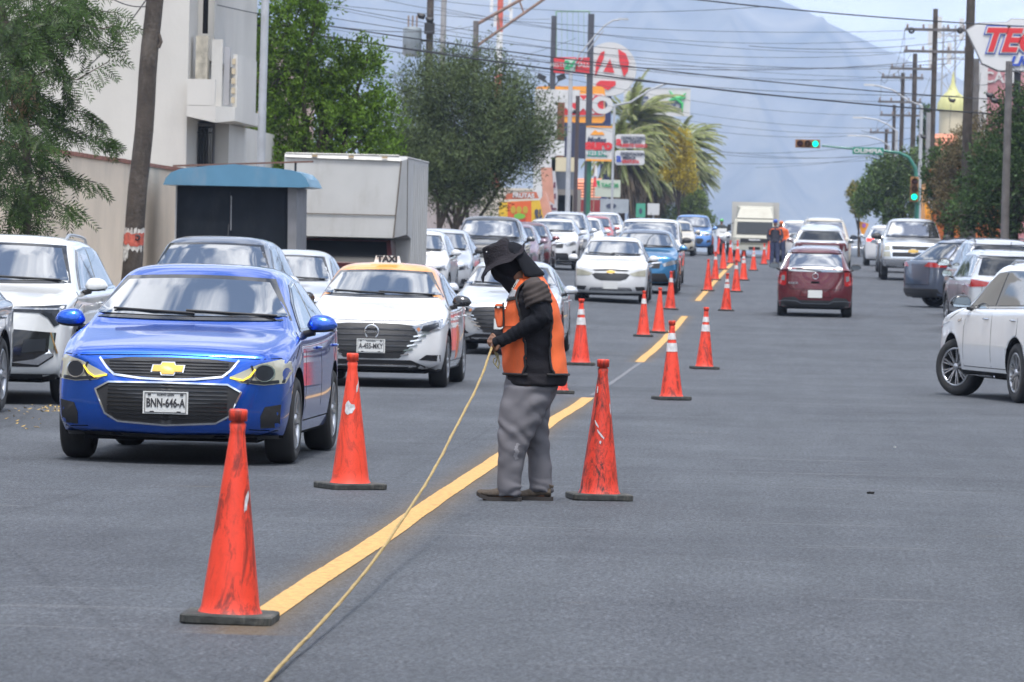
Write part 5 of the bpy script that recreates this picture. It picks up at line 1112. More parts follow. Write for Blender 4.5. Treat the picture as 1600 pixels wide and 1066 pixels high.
# tall twin-post frame with empty green lattice and the red board
rt = thing('sign_frame', 'tall twin-post sign frame with an empty green upper frame and a red board', 'sign frame', onroad(895, 240)); R_ = rel(rt)
def ppost(root, px, y0, y1, z, r_, m, name='post'):
    P = at(px, y0, z)-rel(root); Q = at(px, y1, z)-rel(root); Q.x = P.x; Q.y = P.y; MB().box(((P.x), P.y, (P.z+Q.z)/2), (2*r_, 2*r_, abs(P.z-Q.z))).build(name, m, root)
ppost(rt, 866, 25, 400, 240, .13, POST); ppost(rt, 924, 22, 400, 240, .15, POST)
mb = MB()
for (x0, y0, x1, y1) in ((869, 18, 921, 18), (869, 18, 869, 92), (921, 18, 921, 92)): mb.tube([at(x0, y0, 240)-R_, at(x1, y1, 240)-R_], .04, 6)
for i in range(1, 6): mb.tube([at(869+52*i/6, 18, 240)-R_, at(869+52*i/6, 92, 240)-R_], .012, 5)
mb.build('green_frame', mat('pale_green', (.20, .34, .24), rough=.6), rt)
boardm(rt, 'board', 866, 90, 921, 115, 240, S_RED, .1, -.2); boardm(rt, 'board', 883, 92, 899, 114, 240, mat('sign_mint', (.45, .55, .48)), .1, -.26); text_on(rt, 'MISTER', 875, 102, 240, 7, S_WHITE, -.28, bold=.02); text_on(rt, 'MALL', 910, 102, 240, 7, S_WHITE, -.28, bold=.02); text_on(rt, '24', 891, 103, 240, 13, S_GREEN, -.33, bold=.06)
for x, rz in ((846, .4), (877, -.4)):
    P = at(x, 121, 240)-R_; MB().box(P, (.42, .3, .28), Matrix.Rotation(rz, 3, 'Y')).build('floodlight', M_BLACK, rt); MB().tube([P, at(864, 138, 240)-R_], .03, 6).build('floodlight_arm', M_BLACK, rt)
# convenience store sign
rt = thing('shop_sign', 'orange and red convenience store sign with big white letters, half behind the posts', 'sign', onroad(900, 252)); R_ = rel(rt)
def roundrect(x0, y0, x1, y1, rr, z, n=6):
    P = []
    for cx_, cy, a0 in ((x1-rr, y0+rr, 0), (x0+rr, y0+rr, 90), (x0+rr, y1-rr, 180), (x1-rr, y1-rr, 270)):
        for i in range(n+1):
            a = rad(a0+90*i/n); P.append((cx_+rr*math.cos(a), cy-rr*math.sin(a)))
    return P
def flat(root, name, pts, z, m, y0=0, y1=.1):
    q = [at(x, y, z) for x, y in pts]; R_ = rel(root); yb = q[0].y-R_.y; mb = MB().prism([(v.x-R_.x, v.z-R_.z) for v in q], yb+y0, yb+y1); return link(name, recalc(mb.mesh(name, m)), root)
flat(rt, 'board', roundrect(836, 135, 945, 193, 8, 252), 252, S_ORNG, 0, .5); flat(rt, 'panel', roundrect(840, 147, 944, 182, 3, 252), 252, S_WHITE, -.03, -.002); flat(rt, 'panel', roundrect(842, 149, 943, 180, 3, 252), 252, S_RED, -.06, -.032)
text_on(rt, 'OXXO', 898, 164.5, 252, 25, S_WHITE, -.09, xs=1.12, bold=.09); ppost(rt, 855, 190, 400, 252, .12, POST)
# round pharmacy sign on navy column
rt = thing('pharmacy_sign', 'large round white sign with a red letter A on a navy column', 'sign', onroad(947, 268)); R_ = rel(rt)
circ = lambda cx_, cy, rx, ry, n=40: [(cx_+rx*math.cos(2*math.pi*i/n), cy-ry*math.sin(2*math.pi*i/n)) for i in range(n)]
flat(rt, 'disc', circ(953, 108, 41, 42), 268, S_WHITE, 0, .6)
flat(rt, 'letter_stroke', [(930, 120), (931, 98), (939, 82), (945, 80), (943, 92)], 268, S_RED, -.05, -.002); flat(rt, 'letter_stroke', [(943, 112), (953, 92), (960, 114), (950, 113)], 268, S_RED, -.05, -.002)
flat(rt, 'letter_stroke', [(966, 77), (978, 84), (983, 98), (981, 112), (975, 120), (968, 98)], 268, S_RED, -.05, -.002); flat(rt, 'letter_stroke', [(932, 130), (938, 126), (962, 127), (962, 133), (950, 141), (931, 134)], 268, S_RED, -.05, -.002)
ppost(rt, 948, 149, 400, 269, .26, mat('navy_column', (.04, .05, .14), rough=.6))
# white sign with the green figure
rt = thing('shop_sign', 'wide white sign with grey letters and a green leaping cross, behind the palms', 'sign', onroad(1040, 330)); boardm(rt, 'board', 975, 138, 1078, 181, 330, S_WHITE, .5); boardm(rt, 'board_frame', 974, 137, 1079, 139, 330, STEEL, .55, -.02)
text_on(rt, 'Fauro', 1033, 163, 330, 21, mat('sign_slate', (.08, .10, .16)), -.05, bold=.05)
for s_, P_ in ((1, [(1046, 142), (1053, 152), (1062, 156), (1072, 152)]), (1, [(1045, 157), (1057, 155), (1066, 162), (1066, 176)]), (1, [(1072, 146), (1062, 153), (1055, 154), (1045, 157)])):
    R_ = rel(rt); MB().tube([at(x, y, 330)-R_+Vector((0, -.08, 0)) for x, y in P_], [.03, .11, .11, .03], 8).build('emblem_stroke', mat('sign_lime', (.06, .42, .14)), rt)
ppost(rt, 1030, 180, 400, 331, .2, POST)
# mofles sign
rt = thing('shop_sign', 'upright white workshop sign with red lettering hanging left of the white boards', 'sign', onroad(936, 232)); boardm(rt, 'board', 916, 197, 957, 252, 232, S_WHITE, .12)
text_on(rt, 'Mofles', 932, 219, 232, 8, S_INK, bold=.06, shear=.2); text_on(rt, 'auro', 936, 227, 232, 15, S_RED, bold=.10, xs=1.05); text_on(rt, '8123 5748', 933, 240, 232, 6, S_WHITE, -.06, bold=.04); boardm(rt, 'stripe', 918, 236, 948, 245, 232, mat('sign_teal', (.05, .28, .22)), .02, -.02); text_on(rt, 'y suspension', 944, 234, 232, 3, S_INK)
flat(rt, 'logo', [(922, 211), (930, 203), (935, 207), (941, 206), (945, 211)], 232, S_ORNG, -.03, -.002); boardm(rt, 'stripe', 916, 197, 957, 199.5, 232, S_ORNG, .02, -.02); boardm(rt, 'stripe', 916, 249, 957, 252, 232, S_ORNG, .02, -.02); ppost(rt, 921, 250, 400, 232.3, .10, mat('post_green', (.02, .12, .07), rough=.6))
# two small white boards on a post
rt = thing('direction_sign', 'steel post with two white rounded boards stacked beside the palms', 'sign', onroad(961, 222)); flat(rt, 'board', roundrect(962, 210, 1008, 232, 4, 222), 222, S_WHITE, 0, .08); flat(rt, 'board', roundrect(961, 235, 1007, 258, 4, 222), 222, S_WHITE, 0, .08)
for s, x, y, m_ in (('CONSULTORIO', 990, 216, S_INK), ('SIN COSTO', 988, 222, S_INK), ('ABIERTO DIARIO', 990, 228, S_RED), ('ORIENTACION', 988, 241, S_INK), ('MEDICA', 983, 247, S_INK), ('GRATUITA', 985, 253, S_RED)): text_on(rt, s, x, y, 222, 5, m_, xs=.8, bold=.05)
text_on(rt, 'a', 967, 221, 222, 14, S_RED, bold=.05); text_on(rt, 'a', 967, 247, 222, 14, S_BLUE, bold=.03); ppost(rt, 960, 165, 400, 222.3, .055, STEEL)
MB().tube([at(960, 165, 222.3)-rel(rt), at(985, 160, 222)-rel(rt), at(1015, 141, 222)-rel(rt), at(1042, 130, 222)-rel(rt)], [.05, .05, .04, .06], 8).build('lamp_arm', STEEL, rt)
# lamp post with the curved arm
rt, h = pole('lamp_post', 'steel lamp post in front of the orange sign, its arm reaching up to the right', 'lamp post', 892, 112, 205, .115, STEEL, .085); R_ = rel(rt)
MB().tube([at(892, 116, 205)-R_, at(905, 85, 205)-R_, at(930, 56, 205)-R_, at(945, 40, 205)-R_, at(958, 32, 205)-R_, at(968, 31, 205)-R_], .035, 8).build('lamp_arm', STEEL, rt)
MB().tube([at(905, 98, 205)-R_, at(930, 64, 205)-R_, at(943, 48, 205)-R_], .025, 6).build('lamp_arm', STEEL, rt); P = at(974, 30, 205)-R_; MB().box(P, (.42, .2, .08)).build('lamp_head', STEEL, rt)
pole('utility_pole', 'slim dark rusted pole between the lamp post and the hanging sign', 'utility pole', 903, 150, 215, .09, mat('rust_pole', (.06, .045, .045), rough=.8))
# small roadside boards
for x0, y0, x1, y1, z, m_, lab in ((930, 281, 969, 308, 240, mat('board_pale', (.46, .50, .42), rough=.6), 'pale board with a green corner under the rounded boards'), (938, 311, 982, 333, 236, S_GREY, 'grey blue board low beside the parked white SUV'), (994, 318, 1008, 340, 250, mat('board_green', (.06, .30, .20), rough=.6), 'small green upright plate in front of the palm skirts'), (1012, 318, 1030, 336, 250, S_WHITE, 'small white double plate right of the green one')):
    rt = thing('road_sign', lab, 'sign', onroad((x0+x1)/2, z)); boardm(rt, 'board', x0, y0, x1, y1, z, m_, .06); ppost(rt, (x0+x1)/2, y1, 402, z+.2, .04, STEEL)
    if x0 == 930: flat(rt, 'corner', [(931, 283), (937, 283), (937, 294)], z, S_GREEN, -.02, -.002); text_on(rt, 'TACOS', 953, 290, z, 6, S_GREEN, bold=.04)
    if x0 == 938: flat(rt, 'emblem', circ(955, 322, 8, 4, 20), z, S_INK, -.02, -.002)
    if x0 == 994: flat(rt, 'emblem', circ(1001, 330, 2.6, 4.5, 16), z, S_INK, -.02, -.002)
# coffee flag and mexican flag
rt = thing('feather_flag', 'white feather flag reading COFFEE in dark letters, below the shopfront', 'flag', onroad(864, 212)); pts = [(850, 398), (856, 300), (862, 268), (868, 272), (871, 300), (870, 398)]
flat(rt, 'cloth', pts, 212, mat('flag_cloth', (.50, .48, .50), rough=.8, trans=.2), 0, .02); ppost(rt, 849, 262, 402, 212, .02, M_BLACK)
for i, ch in enumerate('COFFEE'): text_on(rt, ch, 863.5-.6*abs(2.5-i), 377-i*17.5, 212, 13, mat('flag_ink', (.12, .03, .06)), -.02, bold=.05).rotation_euler = (0, -math.pi/2*1, 0)
rt = thing('flag', 'furled flag with white and red folds hanging between the sign posts', 'flag', onroad(928, 228)); Rr = rel(rt); mb = MB()
for i, (x0, y0, x1, y1, mi) in enumerate(((929, 258, 934, 276, 0), (926, 274, 934, 292, 1))): mb.tube([at((x0+x1)/2, y0, 228)-Rr, at((x0+x1)/2-.5, y1, 228)-Rr], [.03, .10], 8, mi=mi)
mb.build('cloth', [S_WHITE, S_RED], rt); ppost(rt, 929, 256, 400, 228, .02, mat('staff', (.3, .2, .15)))
# pink and yellow food kiosk
rt = thing('food_kiosk', 'pink food kiosk with an orange and yellow painted banner and black phone number', 'kiosk', onroad(830, 180)); YK = mat('kiosk_yellow', (.62, .40, .03), rough=.6, var=.12, vscale=3); PK = mat('kiosk_pink', (.52, .26, .19), rough=.8, var=.1)
flat(rt, 'banner', [(780, 316), (843, 313), (857, 378), (857, 404), (776, 404)], 180, YK, 0, .1); flat(rt, 'banner_panel', [(793, 316), (830, 314), (831, 404), (795, 404)], 180, mat('kiosk_orange', (.60, .11, .03), rough=.6), -.03, -.002)
flat(rt, 'roof_side', [(843, 313), (852, 300), (868, 366), (857, 378)], 180, PK, .1, 1.5); flat(rt, 'wall', [(857, 372), (868, 366), (868, 410), (857, 410)], 180, mat('kiosk_ochre', (.36, .28, .10), rough=.8), .1, 2.0); flat(rt, 'wall', [(845, 262), (862, 262), (866, 320), (848, 306)], 184, PK, 0, .3); flat(rt, 'roof_front', [(787, 312), (842, 310), (838, 300), (793, 302)], 180, mat('kiosk_rust', (.45, .12, .06), rough=.6), -.02, .1)
text_on(rt, 'FRUTAS', 818, 306, 180, 7, S_WHITE, -.05, bold=.06); flat(rt, 'lime_slice', circ(812, 338, 9, 4.5, 24), 180, mat('lime', (.16, .40, .05)), -.06, -.035)
flat(rt, 'chile_bowl', [(802, 341), (822, 341), (819, 352), (813, 356), (806, 352)], 180, mat('bowl_red', (.42, .05, .03)), -.05, -.034)
for x in (802, 811, 821): flat(rt, 'fruit', circ(x, 328, 4, 6, 14), 180, mat('mango', (.42, .30, .03)), -.05, -.034)
for i, s in enumerate(('81', '34', '10', '87', '12')): text_on(rt, s, 841+i*.8, 332+i*9, 180, 8, S_INK, -.04, bold=.08)
# blue-roofed kiosk at the left kerb
P = onroad(368, 92); rt = thing('street_kiosk', 'closed black newspaper kiosk with a curved light blue roof', 'kiosk', P); Rk = rel(rt); KB = mat('kiosk_black', (.009, .012, .017), rough=.7, spec=.12, var=.3, vscale=2, dirt=(.03, .034, .038), dscale=2, damt=.5); zK = 92
flat(rt, 'body', [(277, 290), (450, 290), (448, 470), (273, 470)], zK, KB, 0, 1.9); flat(rt, 'corner_panel', [(450, 292), (464, 294), (462, 470), (449, 470)], zK, mat('kiosk_grey', (.19, .19, .20), rough=.6, var=.15), -.02, 1.9)
for x0, x1 in ((284, 360), (363, 446)): flat(rt, 'shutter_panel', [(x0, 300), (x1, 300), (x1-1, 468), (x0-1, 468)], zK, KB, -.03, -.002)
flat(rt, 'shutter_gap', [(361, 306), (362, 306), (361.4, 360), (360.4, 360)], zK, STEEL, -.02, -.003); flat(rt, 'frame_edge', [(275, 291), (277, 291), (273, 470), (271, 470)], zK, STEEL, -.03, .02)
RB = mat('kiosk_blue', (.075, .20, .31), rough=.5, coat=.2, dirt=(.20, .24, .28), dscale=1.2, damt=.6, var=.08); prof = [(258, 289), (262, 279), (270, 270), (285, 264), (330, 259.5), (368, 257), (410, 261), (455, 266), (472, 271), (481, 280), (487, 292.5), (470, 293.5)]
flat(rt, 'roof', prof, zK, RB, -.30, 2.1); flat(rt, 'roof_pipe', [(271, 258), (490, 251.5), (490, 254), (271, 261)], zK, mat('rust_pipe', (.14, .07, .05), rough=.8), -.1, -.03)
for x in (462,): ppost(rt, x, 252, 268, zK, .02, M_BLACK)
# ------------------------------------------------------------------ right side poles, lights and signs
PGp = 'wooden utility poles along the right side'
def upole(lab, px, py, z, r0, arms=(), m=None):
    rt, h = pole('utility_pole', lab, 'utility pole', px, py, z, r0, m or WOOD, r0*.75, PGp); R_ = rel(rt)
    for (x0, x1, y) in arms:
        a, b = at(x0, y, z)-R_, at(x1, y+(x1-x0)*.02, z)-R_; o = MB(); c = (a+b)/2; o.box((c.x, -.12, c.z), ((b-a).length, .1, .12)); co = o.build('crossarm', WOODG, rt)
        for t in (.04, .3, .7, .96):
            q = a.lerp(b, t); MB().lathe([(.03, .06), (.06, .10), (.04, .16), (.06, .2), (0, .24)], 8, c=(q.x, -.12, c.z)).build('insulator', mat('ceramic', (.25, .2, .18), rough=.3), co)
    return rt
upole('tall nearest wooden pole left of the beer sign, running out of the frame', 1520, -120, 150, .17)
upole('shorter grey pole directly right of the tall wooden pole', 1526, 92, 160, .13, m=WOODG)
rt = upole('tall pole with two long crossarms and a cable reel at each end', 1462, 14, 207, .14, ((1414, 1510, 46), (1412, 1512, 80)))
for x in (1424, 1500): P = at(x, 48, 206.8)-rel(rt); MB().lathe([(.05, -.08), (.14, -.08), (.14, .08), (.05, .08)], 14, 'Y', (P.x, P.y-.15, P.z)).build('cable_reel', M_BLACK, rt)
upole('second pole down the row with one crossarm', 1430, 84, 240, .15, ((1391, 1458, 107),)); upole('third pole down the row with two short crossarms', 1411, 114, 264, .14, ((1377, 1443, 121), (1372, 1440, 159)))
upole('fourth pole down the row', 1397.5, 164, 289, .13, ((1375, 1440, 180),)); upole('farthest short pole of the row near the round tree', 1385, 202, 311, .13, ((1359, 1400, 207), (1360, 1400, 240)))
upole('pole standing in the bushes with a pink painted foot', 1577, 96, 138, .13, m=WOODG); P = onroad(1572, 138)
for px, py in ((1337, 338), (1392, 285)): pass
pole('utility_pole', 'grey street pole behind the traffic light with a meter box', 'utility pole', 1451, 176, 205, .10, mat('concrete_pole', (.26, .26, .26)))
# traffic light
GP = mat('signal_green_paint', (.01, .13, .09), rough=.5, coat=.3); HB = mat('signal_housing', (.30, .14, .05), rough=.6, var=.2); LG = mat('signal_green_lit', (.02, .5, .35), emit=(.0, 1, .55), estr=1.6); LD = mat('signal_red_unlit', (.10, .015, .01), rough=.3); LDa = mat('signal_amber_unlit', (.16, .07, .02), rough=.3)
T = at(1433, 262, 214); gz = G(T.x, T.y); rt = thing('traffic_light', 'green traffic light pole with an arm over the lanes, both signals green', 'traffic light', (T.x, T.y, gz)); R_ = rel(rt)
MB().tube([(0, 0, 0), at(1434, 300, 214)-R_, at(1430, 262, 214)-R_, at(1420, 246, 214)-R_, at(1405, 239, 214)-R_, at(1382, 236, 214)-R_, at(1330, 232.5, 214)-R_, at(1284, 228, 214)-R_], [.11, .10, .09, .08, .07, .06, .05, .04], 10).build('pole_arm', GP, rt)
def signal(cx_, cy, horiz, root):
    P = at(cx_, cy, 214)-R_+Vector((0, -.25, 0)); d = Vector((1, 0, 0)) if horiz else Vector((0, 0, -1)); step = .36*.95
    o = MB().box(P, ((3*step+.06), .22, .36) if horiz else (.36, .22, 3*step+.06)).build('signal_head', HB, root)
    for i, m_ in enumerate((LD, LDa, LG)):
        c = P+d*(i-1)*step*.98; MB().lathe([(.125, -.12), (.11, -.145), (0, -.15)], 18, 'Y', c).build('lens', m_, o)
        v = MB(); v.lathe([(.14, -.11), (.15, -.30)], 16, 'Y', c); v.build('visor', M_BLACK, o)
signal(1262, 225, True, rt); signal(1428.5, 296, False, rt)
sg = pb_('street_name_board', 1332, 230.5, 1380, 241.5, 214, .05, mat('street_green', (.01, .20, .12), rough=.5), rt, -.12); text_on(rt, 'OLIMPIA', 1356, 236.4, 214, 6.5, S_WHITE, -.20, xs=1.3, bold=.05)
# beer sign
TW = mat('beer_sign_white', (.60, .60, .60), rough=.4, dirt=(.3, .28, .25), dscale=.5, damt=.4); z = 148
rt = thing('beer_sign', 'white six-sided beer sign with red outlined TECATE and blue LIGHT lettering', 'sign', onroad(1580, z)); o6 = [(1511, 48), (1530, 37), (1573, 36), (1580, 31), (1700, 33), (1728, 60), (1705, 112), (1560, 110), (1540, 101), (1535, 99)]
flat(rt, 'frame', [(x+(x-1620)*.012, y+(y-72)*.05) for x, y in o6], z, mat('beer_frame', (.35, .35, .36), rough=.5), .02, .4); flat(rt, 'board', o6, z, TW, -.05, .02)
for dy_, m_, bo, nm in ((-.07, S_BLUE, .15, 'lettering_outline'), (-.085, S_WHITE, .105, 'lettering_outline'), (-.10, S_RED, .05, 'lettering')): text_on(rt, 'TECATE', 1622, 66, z, 36, m_, dy_, xs=.98, bold=bo, shear=.3, name=nm)
for dy_, m_, bo, nm in ((-.07, S_WHITE, .12, 'lettering_outline'), (-.09, S_BLUE, .05, 'lettering')): text_on(rt, 'LIGHT', 1611, 97, z, 15, m_, dy_, xs=1.15, bold=bo, shear=.3, name=nm)
ppost(rt, 1590, 110, 420, z+.3, .10, POST)
# pink building, dome, red roof, orange shop
rt = thing('building', 'pink painted building with pale lettering behind the beer sign', 'building', onroad(1590, 190)); pb_('wall', 1536, 96, 1720, 400, 190, 8, mat('pink_wall', (.42, .20, .22), rough=.8, var=.1), rt); pb_('wall', 1526, 100, 1536, 400, 189, 8, mat('portal_plaster', (.5, .5, .5)), rt); text_on(rt, 'CAFE', 1564, 122, 190, 17, S_WHITE, -.03, bold=.03)
rt = thing('building', 'distant tower with a yellow pointed dome behind the poles', 'tower', onroad(1488, 330)); YD = mat('dome_yellow', (.45, .44, .19), rough=.6, var=.1); c = at(1488, 170, 330)-rel(rt); s_ = 330/FPX
MB().lathe([(24*s_, -4*s_), (24*s_, 0), (23*s_, 8*s_), (18*s_, 18*s_), (9*s_, 26*s_), (3.5*s_, 38*s_), (.6*s_, 58*s_)], 28, c=c).build('dome', YD, rt); MB().lathe([(20*s_, -60*s_), (20*s_, -4*s_)], 12, c=c).build('drum', mat('dome_cream', (.52, .46, .33), rough=.8), rt); MB().lathe([(15*s_, -230*s_), (15*s_, -60*s_)], 12, c=c).build('shaft', mat('dome_brick', (.27, .13, .09), rough=.8, var=.2), rt)
T = at(1484, 40, 380); rt = thing('cell_tower', 'distant lattice cell tower with pale antenna panels above the yellow dome', 'mast', (T.x, T.y, 0)); h = T.z
mb = MB()
for sx_, sy_ in ((-1, -1), (1, -1), (1, 1), (-1, 1)): mb.tube([(sx_*.7, sy_*.7, 0), (sx_*.45, sy_*.45, h)], .06, 6)
for i in range(14):
    z0_, z1_ = h*i/14, h*(i+1)/14
    for s2 in (1, -1): mb.tube([(-.6*s2, -.6, z0_), (.55*s2, -.55, z1_)], .035, 5)
mb.build('lattice', STEEL, rt)
for dx, dz in ((-1.5, -.8), (-.8, -.2), (.9, -.3), (1.6, -.8), (-1.4, -2.6), (0, -2.2), (1.5, -2.6)): MB().box((dx, -.5, h+dz), (.35, .2, 1.7)).build('antenna_panel', S_WHITE, rt); MB().tube([(dx, -.4, h+dz), (0, 0, h+dz)], .05, 6).build('antenna_arm', STEEL, rt)
rt = thing('building', 'house with a red tile roof between the poles and the yellow tower', 'house', onroad(1468, 280)); pb_('wall', 1435, 232, 1500, 400, 281, 5, mat('house_cream', (.5, .42, .33), rough=.85), rt)
for j in range(5):
    for i in range(18):
        cx_ = at(1437+i*3.4, 213+j*4.6, 280); t = link('roof_tile', TM, rt, loc=cx_-rel(rt)+Vector((0, -j*.14, 0)), rot=(.55, 0, 0))
rt = thing('building', 'orange painted shop with a yellow corner behind the silver pickup', 'shop', onroad(1480, 186)); pb_('wall', 1452, 262, 1560, 402, 188, 6, mat('shop_orange', (.45, .13, .035), rough=.8, var=.2), rt); pb_('corner', 1447, 285, 1455, 402, 187.6, 6, S_ORNG, rt); pb_('doorway', 1476, 318, 1490, 400, 187.9, .1, M_DARK, rt); pb_('meter_box', 1451, 309, 1463, 325, 187.0, .3, mat('meter_white', (.5, .5, .58), rough=.5), rt); pb_('panel', 1445, 318, 1452, 334, 187, .2, S_ORNG, rt)
block('building', 'dark fronted shop behind the right hand trees', 11.0, 24, 128, 170, 6.0, mat('shop_dark', (.12, .10, .09), rough=.9, var=.2))
rt = thing('banner', 'orange triangular banner with a violet round logo near the crest', 'banner', onroad(1350, 245)); flat(rt, 'cloth', [(1340, 345), (1358, 350), (1348, 372)], 245, S_ORNG, 0, .05); flat(rt, 'logo', circ(1350, 352.5, 3, 3.5, 14), 245, mat('violet', (.35, .12, .45)), -.02, -.002)
MB().tube([at(1340, 345, 245)-rel(rt), at(1347.5, 398, 245)-rel(rt)], .03, 6).build('staff', IRON, rt)
# street lamps with long curved arms on the right
def lamp(lab, px, py, z, pts):
    T = at(px, py, z); rt = thing('street_lamp', lab, 'street lamp', (T.x, T.y, G(T.x, T.y)), 0, 'street lamps over the right sidewalk'); R_ = rel(rt)
    MB().tube([(0, 0, 0), (0, 0, T.z-R_.z)], [.1, .08], 10).build('post', STEEL, rt); MB().tube([at(x, y, z)-R_ for x, y in [(px, py)]+pts], .04, 8).build('lamp_arm', STEEL, rt); x, y = pts[-1]; MB().box(at(x-4, y, z)-R_, (.5, .18, .09)).build('lamp_head', S_WHITE, rt)
lamp('nearest lamp with the highest curved arm', 1440, 165, 232, [(1420, 158), (1395, 141), (1375, 135), (1362, 133)]); lamp('lamp with its curved arm just above the street sign', 1401, 205, 262, [(1388, 195), (1370, 187), (1350, 184), (1344, 184)]); lamp('farthest lamp with a low arm beside the round tree', 1389, 228, 290, [(1376, 219), (1355, 213), (1335, 212)])

# ------------------------------------------------------------------ overhead wires
def wire(i, a, b, sag, r_, lab=None):
    A, B = at(*a), at(*b); n = 18; pts = []
    for k in range(n+1):
        t = k/n; p = A.lerp(B, t); p.z -= sag*4*t*(1-t); pts.append(p)
    o = MB().tube(pts, r_, 5, cap=False).build('overhead_wire', mat('wire_black', (.02, .021, .026), rough=.6)); k_ = 'drop' if isinstance(i, str) else ('L' if a[0] < 720 else ('M' if a[0] < 1150 else 'R'))
    cl_ = {'L': ('thin dark wire running from above the left trees across the street', 'thin wires from the left side across the street'), 'M': ('thin wire running from the sign posts over to the right hand poles', 'wires from the sign posts to the right poles'), 'R': ('thin wire strung between the wooden poles at the right', 'wires between the right hand poles'), 'drop': ('slack loose service wire tangled about the right hand poles', 'loose service wires at the right poles')}[k_]
    return tag(o, lab or cl_[0], 'wire', None if lab else cl_[1])
wire(0, (330, 28, 110), (1700, 186, 150), .35, .022, 'thickest black cable sagging across the whole street below the round sign')
wire(0, (330, 12, 112), (1700, 163, 152), .35, .016, 'second black cable running just above the thickest one')
wire(0, (1040, -6, 120), (1660, 44, 140), .1, .018, 'black cable crossing the top right corner above the beer sign')
wl = [((380, 40, 130), (1500, 90, 190), .8), ((380, -20, 130), (1440, 80, 205), .9), ((400, -6, 150), (1462, 46, 207), .5), ((420, 12, 150), (1430, 107, 240), .6), ((480, 5, 170), (1430, 121, 250), .7), ((520, 46, 175), (1443, 125, 230), .6), ((520, 66, 175), (1500, 150, 200), .5), ((674, 10, 175), (1462, 80, 207), .6), ((674, 0, 175), (1200, 10, 160), .3), ((674, 60, 175), (1412, 159, 264), .6), ((674, 75, 175), (1397, 180, 289), .7), ((695, 20, 182), (1430, 60, 210), .6), ((900, 92, 240), (1480, 100, 190), .3), ((850, 128, 240), (1440, 200, 240), .7), ((924, 100, 240), (1411, 118, 264), .5), ((930, 170, 260), (1385, 207, 311), .8), ((890, 190, 215), (1400, 240, 300), .8), ((903, 155, 215), (1397, 206, 289), .6), ((1008, 226, 260), (1385, 240, 311), .5), ((420, 120, 140), (900, 60, 210), .6), ((600, 0, 150), (860, 30, 240), .2), ((340, 8, 100), (745, 40, 205), .4), ((380, 90, 120), (700, 110, 182), .3), ((1414, 46, 207), (1411, 121, 264), .8), ((1510, 46, 207), (1458, 107, 240), .5), ((1512, 80, 207), (1443, 121, 264), .6), ((1414, 46, 207), (1391, 107, 240), .6), ((1391, 107, 240), (1377, 121, 264), .5), ((1377, 121, 264), (1375, 180, 289), .5), ((1375, 180, 289), (1359, 207, 311), .5), ((1520, 20, 150), (1462, 46, 207), .4), ((1520, 60, 150), (1500, 80, 207), .5), ((1577, 110, 138), (1520, 130, 150), .2), ((1577, 100, 138), (1700, 140, 120), .3), ((1170, 72, 150), (1520, 60, 150), .2), ((1180, 262, 311), (1385, 240, 311), .2), ((1100, 236, 300), (1430, 215, 240), .4), ((1050, 250, 300), (1430, 245, 240), .3), ((150, -20, 75), (230, 10, 77), .1), ((100, 130, 96), (235, -10, 90), .2)]
for i, (a, b, s_) in enumerate(wl): wire(i, a, b, s_, .009 if i % 3 else .012)
# loose service drops hanging on the right poles
for i in range(16):
    x, y = random.uniform(1400, 1570), random.uniform(60, 260); z = random.uniform(150, 230); wire('drop', (x, y, z), (x+random.uniform(-60, 60), y+random.uniform(10, 80), z+random.uniform(-10, 10)), random.uniform(.1, .6), .008)
for (x, y, z) in ((1546, 148, 140), (1553, 156, 141), (1443, 213, 205), (1487, 156, 190), (658, 24, 120), (671, 30, 120)):
    o = MB().tube([at(x-5, y-3, z), at(x-2, y+1, z), at(x+3, y+2, z), at(x+6, y-1, z)], [.03, .07, .08, .03], 8).build('cable_splice', M_BLACK); tag(o, {1546: 'black cable splice at the trunk of the nearest right pole', 1553: 'second black splice touching the one by the nearest right pole', 1443: 'black splice hanging beside the cypress', 1487: 'black splice hanging in front of the yellow dome', 658: 'small black splice left of the transformer bracket', 671: 'small black splice on the shaft of the transformer pole'}[x], 'cable splice')
# ------------------------------------------------------------------ trees
def leafmesh(name, pts, sizes, dirs, m, asp=.42, droop=0, seed=1, fold=.25):
    """one small folded leaf (two triangles pairs) per point"""
    rs = np.random.RandomState(seed); n = len(pts); P = np.array(pts, dtype=np.float32); S = np.array(sizes, dtype=np.float32)[:, None]
    D = np.array(dirs, dtype=np.float32); D[:, 2] -= droop; D /= np.linalg.norm(D, axis=1)[:, None]+1e-6
    A = rs.normal(size=(n, 3)).astype(np.float32); A[:, 2] *= .6; B = np.cross(D, A); B /= np.linalg.norm(B, axis=1)[:, None]+1e-6
    v = np.stack([P, P+D*S*.5+B*S*asp*.5, P+D*S, P+D*S*.5-B*S*asp*.5], 1).reshape(-1, 3)
    me = bpy.data.meshes.new(name); me.vertices.add(4*n); me.vertices.foreach_set('co', v.ravel()); me.loops.add(4*n); me.loops.foreach_set('vertex_index', np.arange(4*n)); me.polygons.add(n); me.polygons.foreach_set('loop_start', np.arange(n)*4); me.polygons.foreach_set('loop_total', np.full(n, 4))
    me.materials.append(m); me.update(calc_edges=True); return me
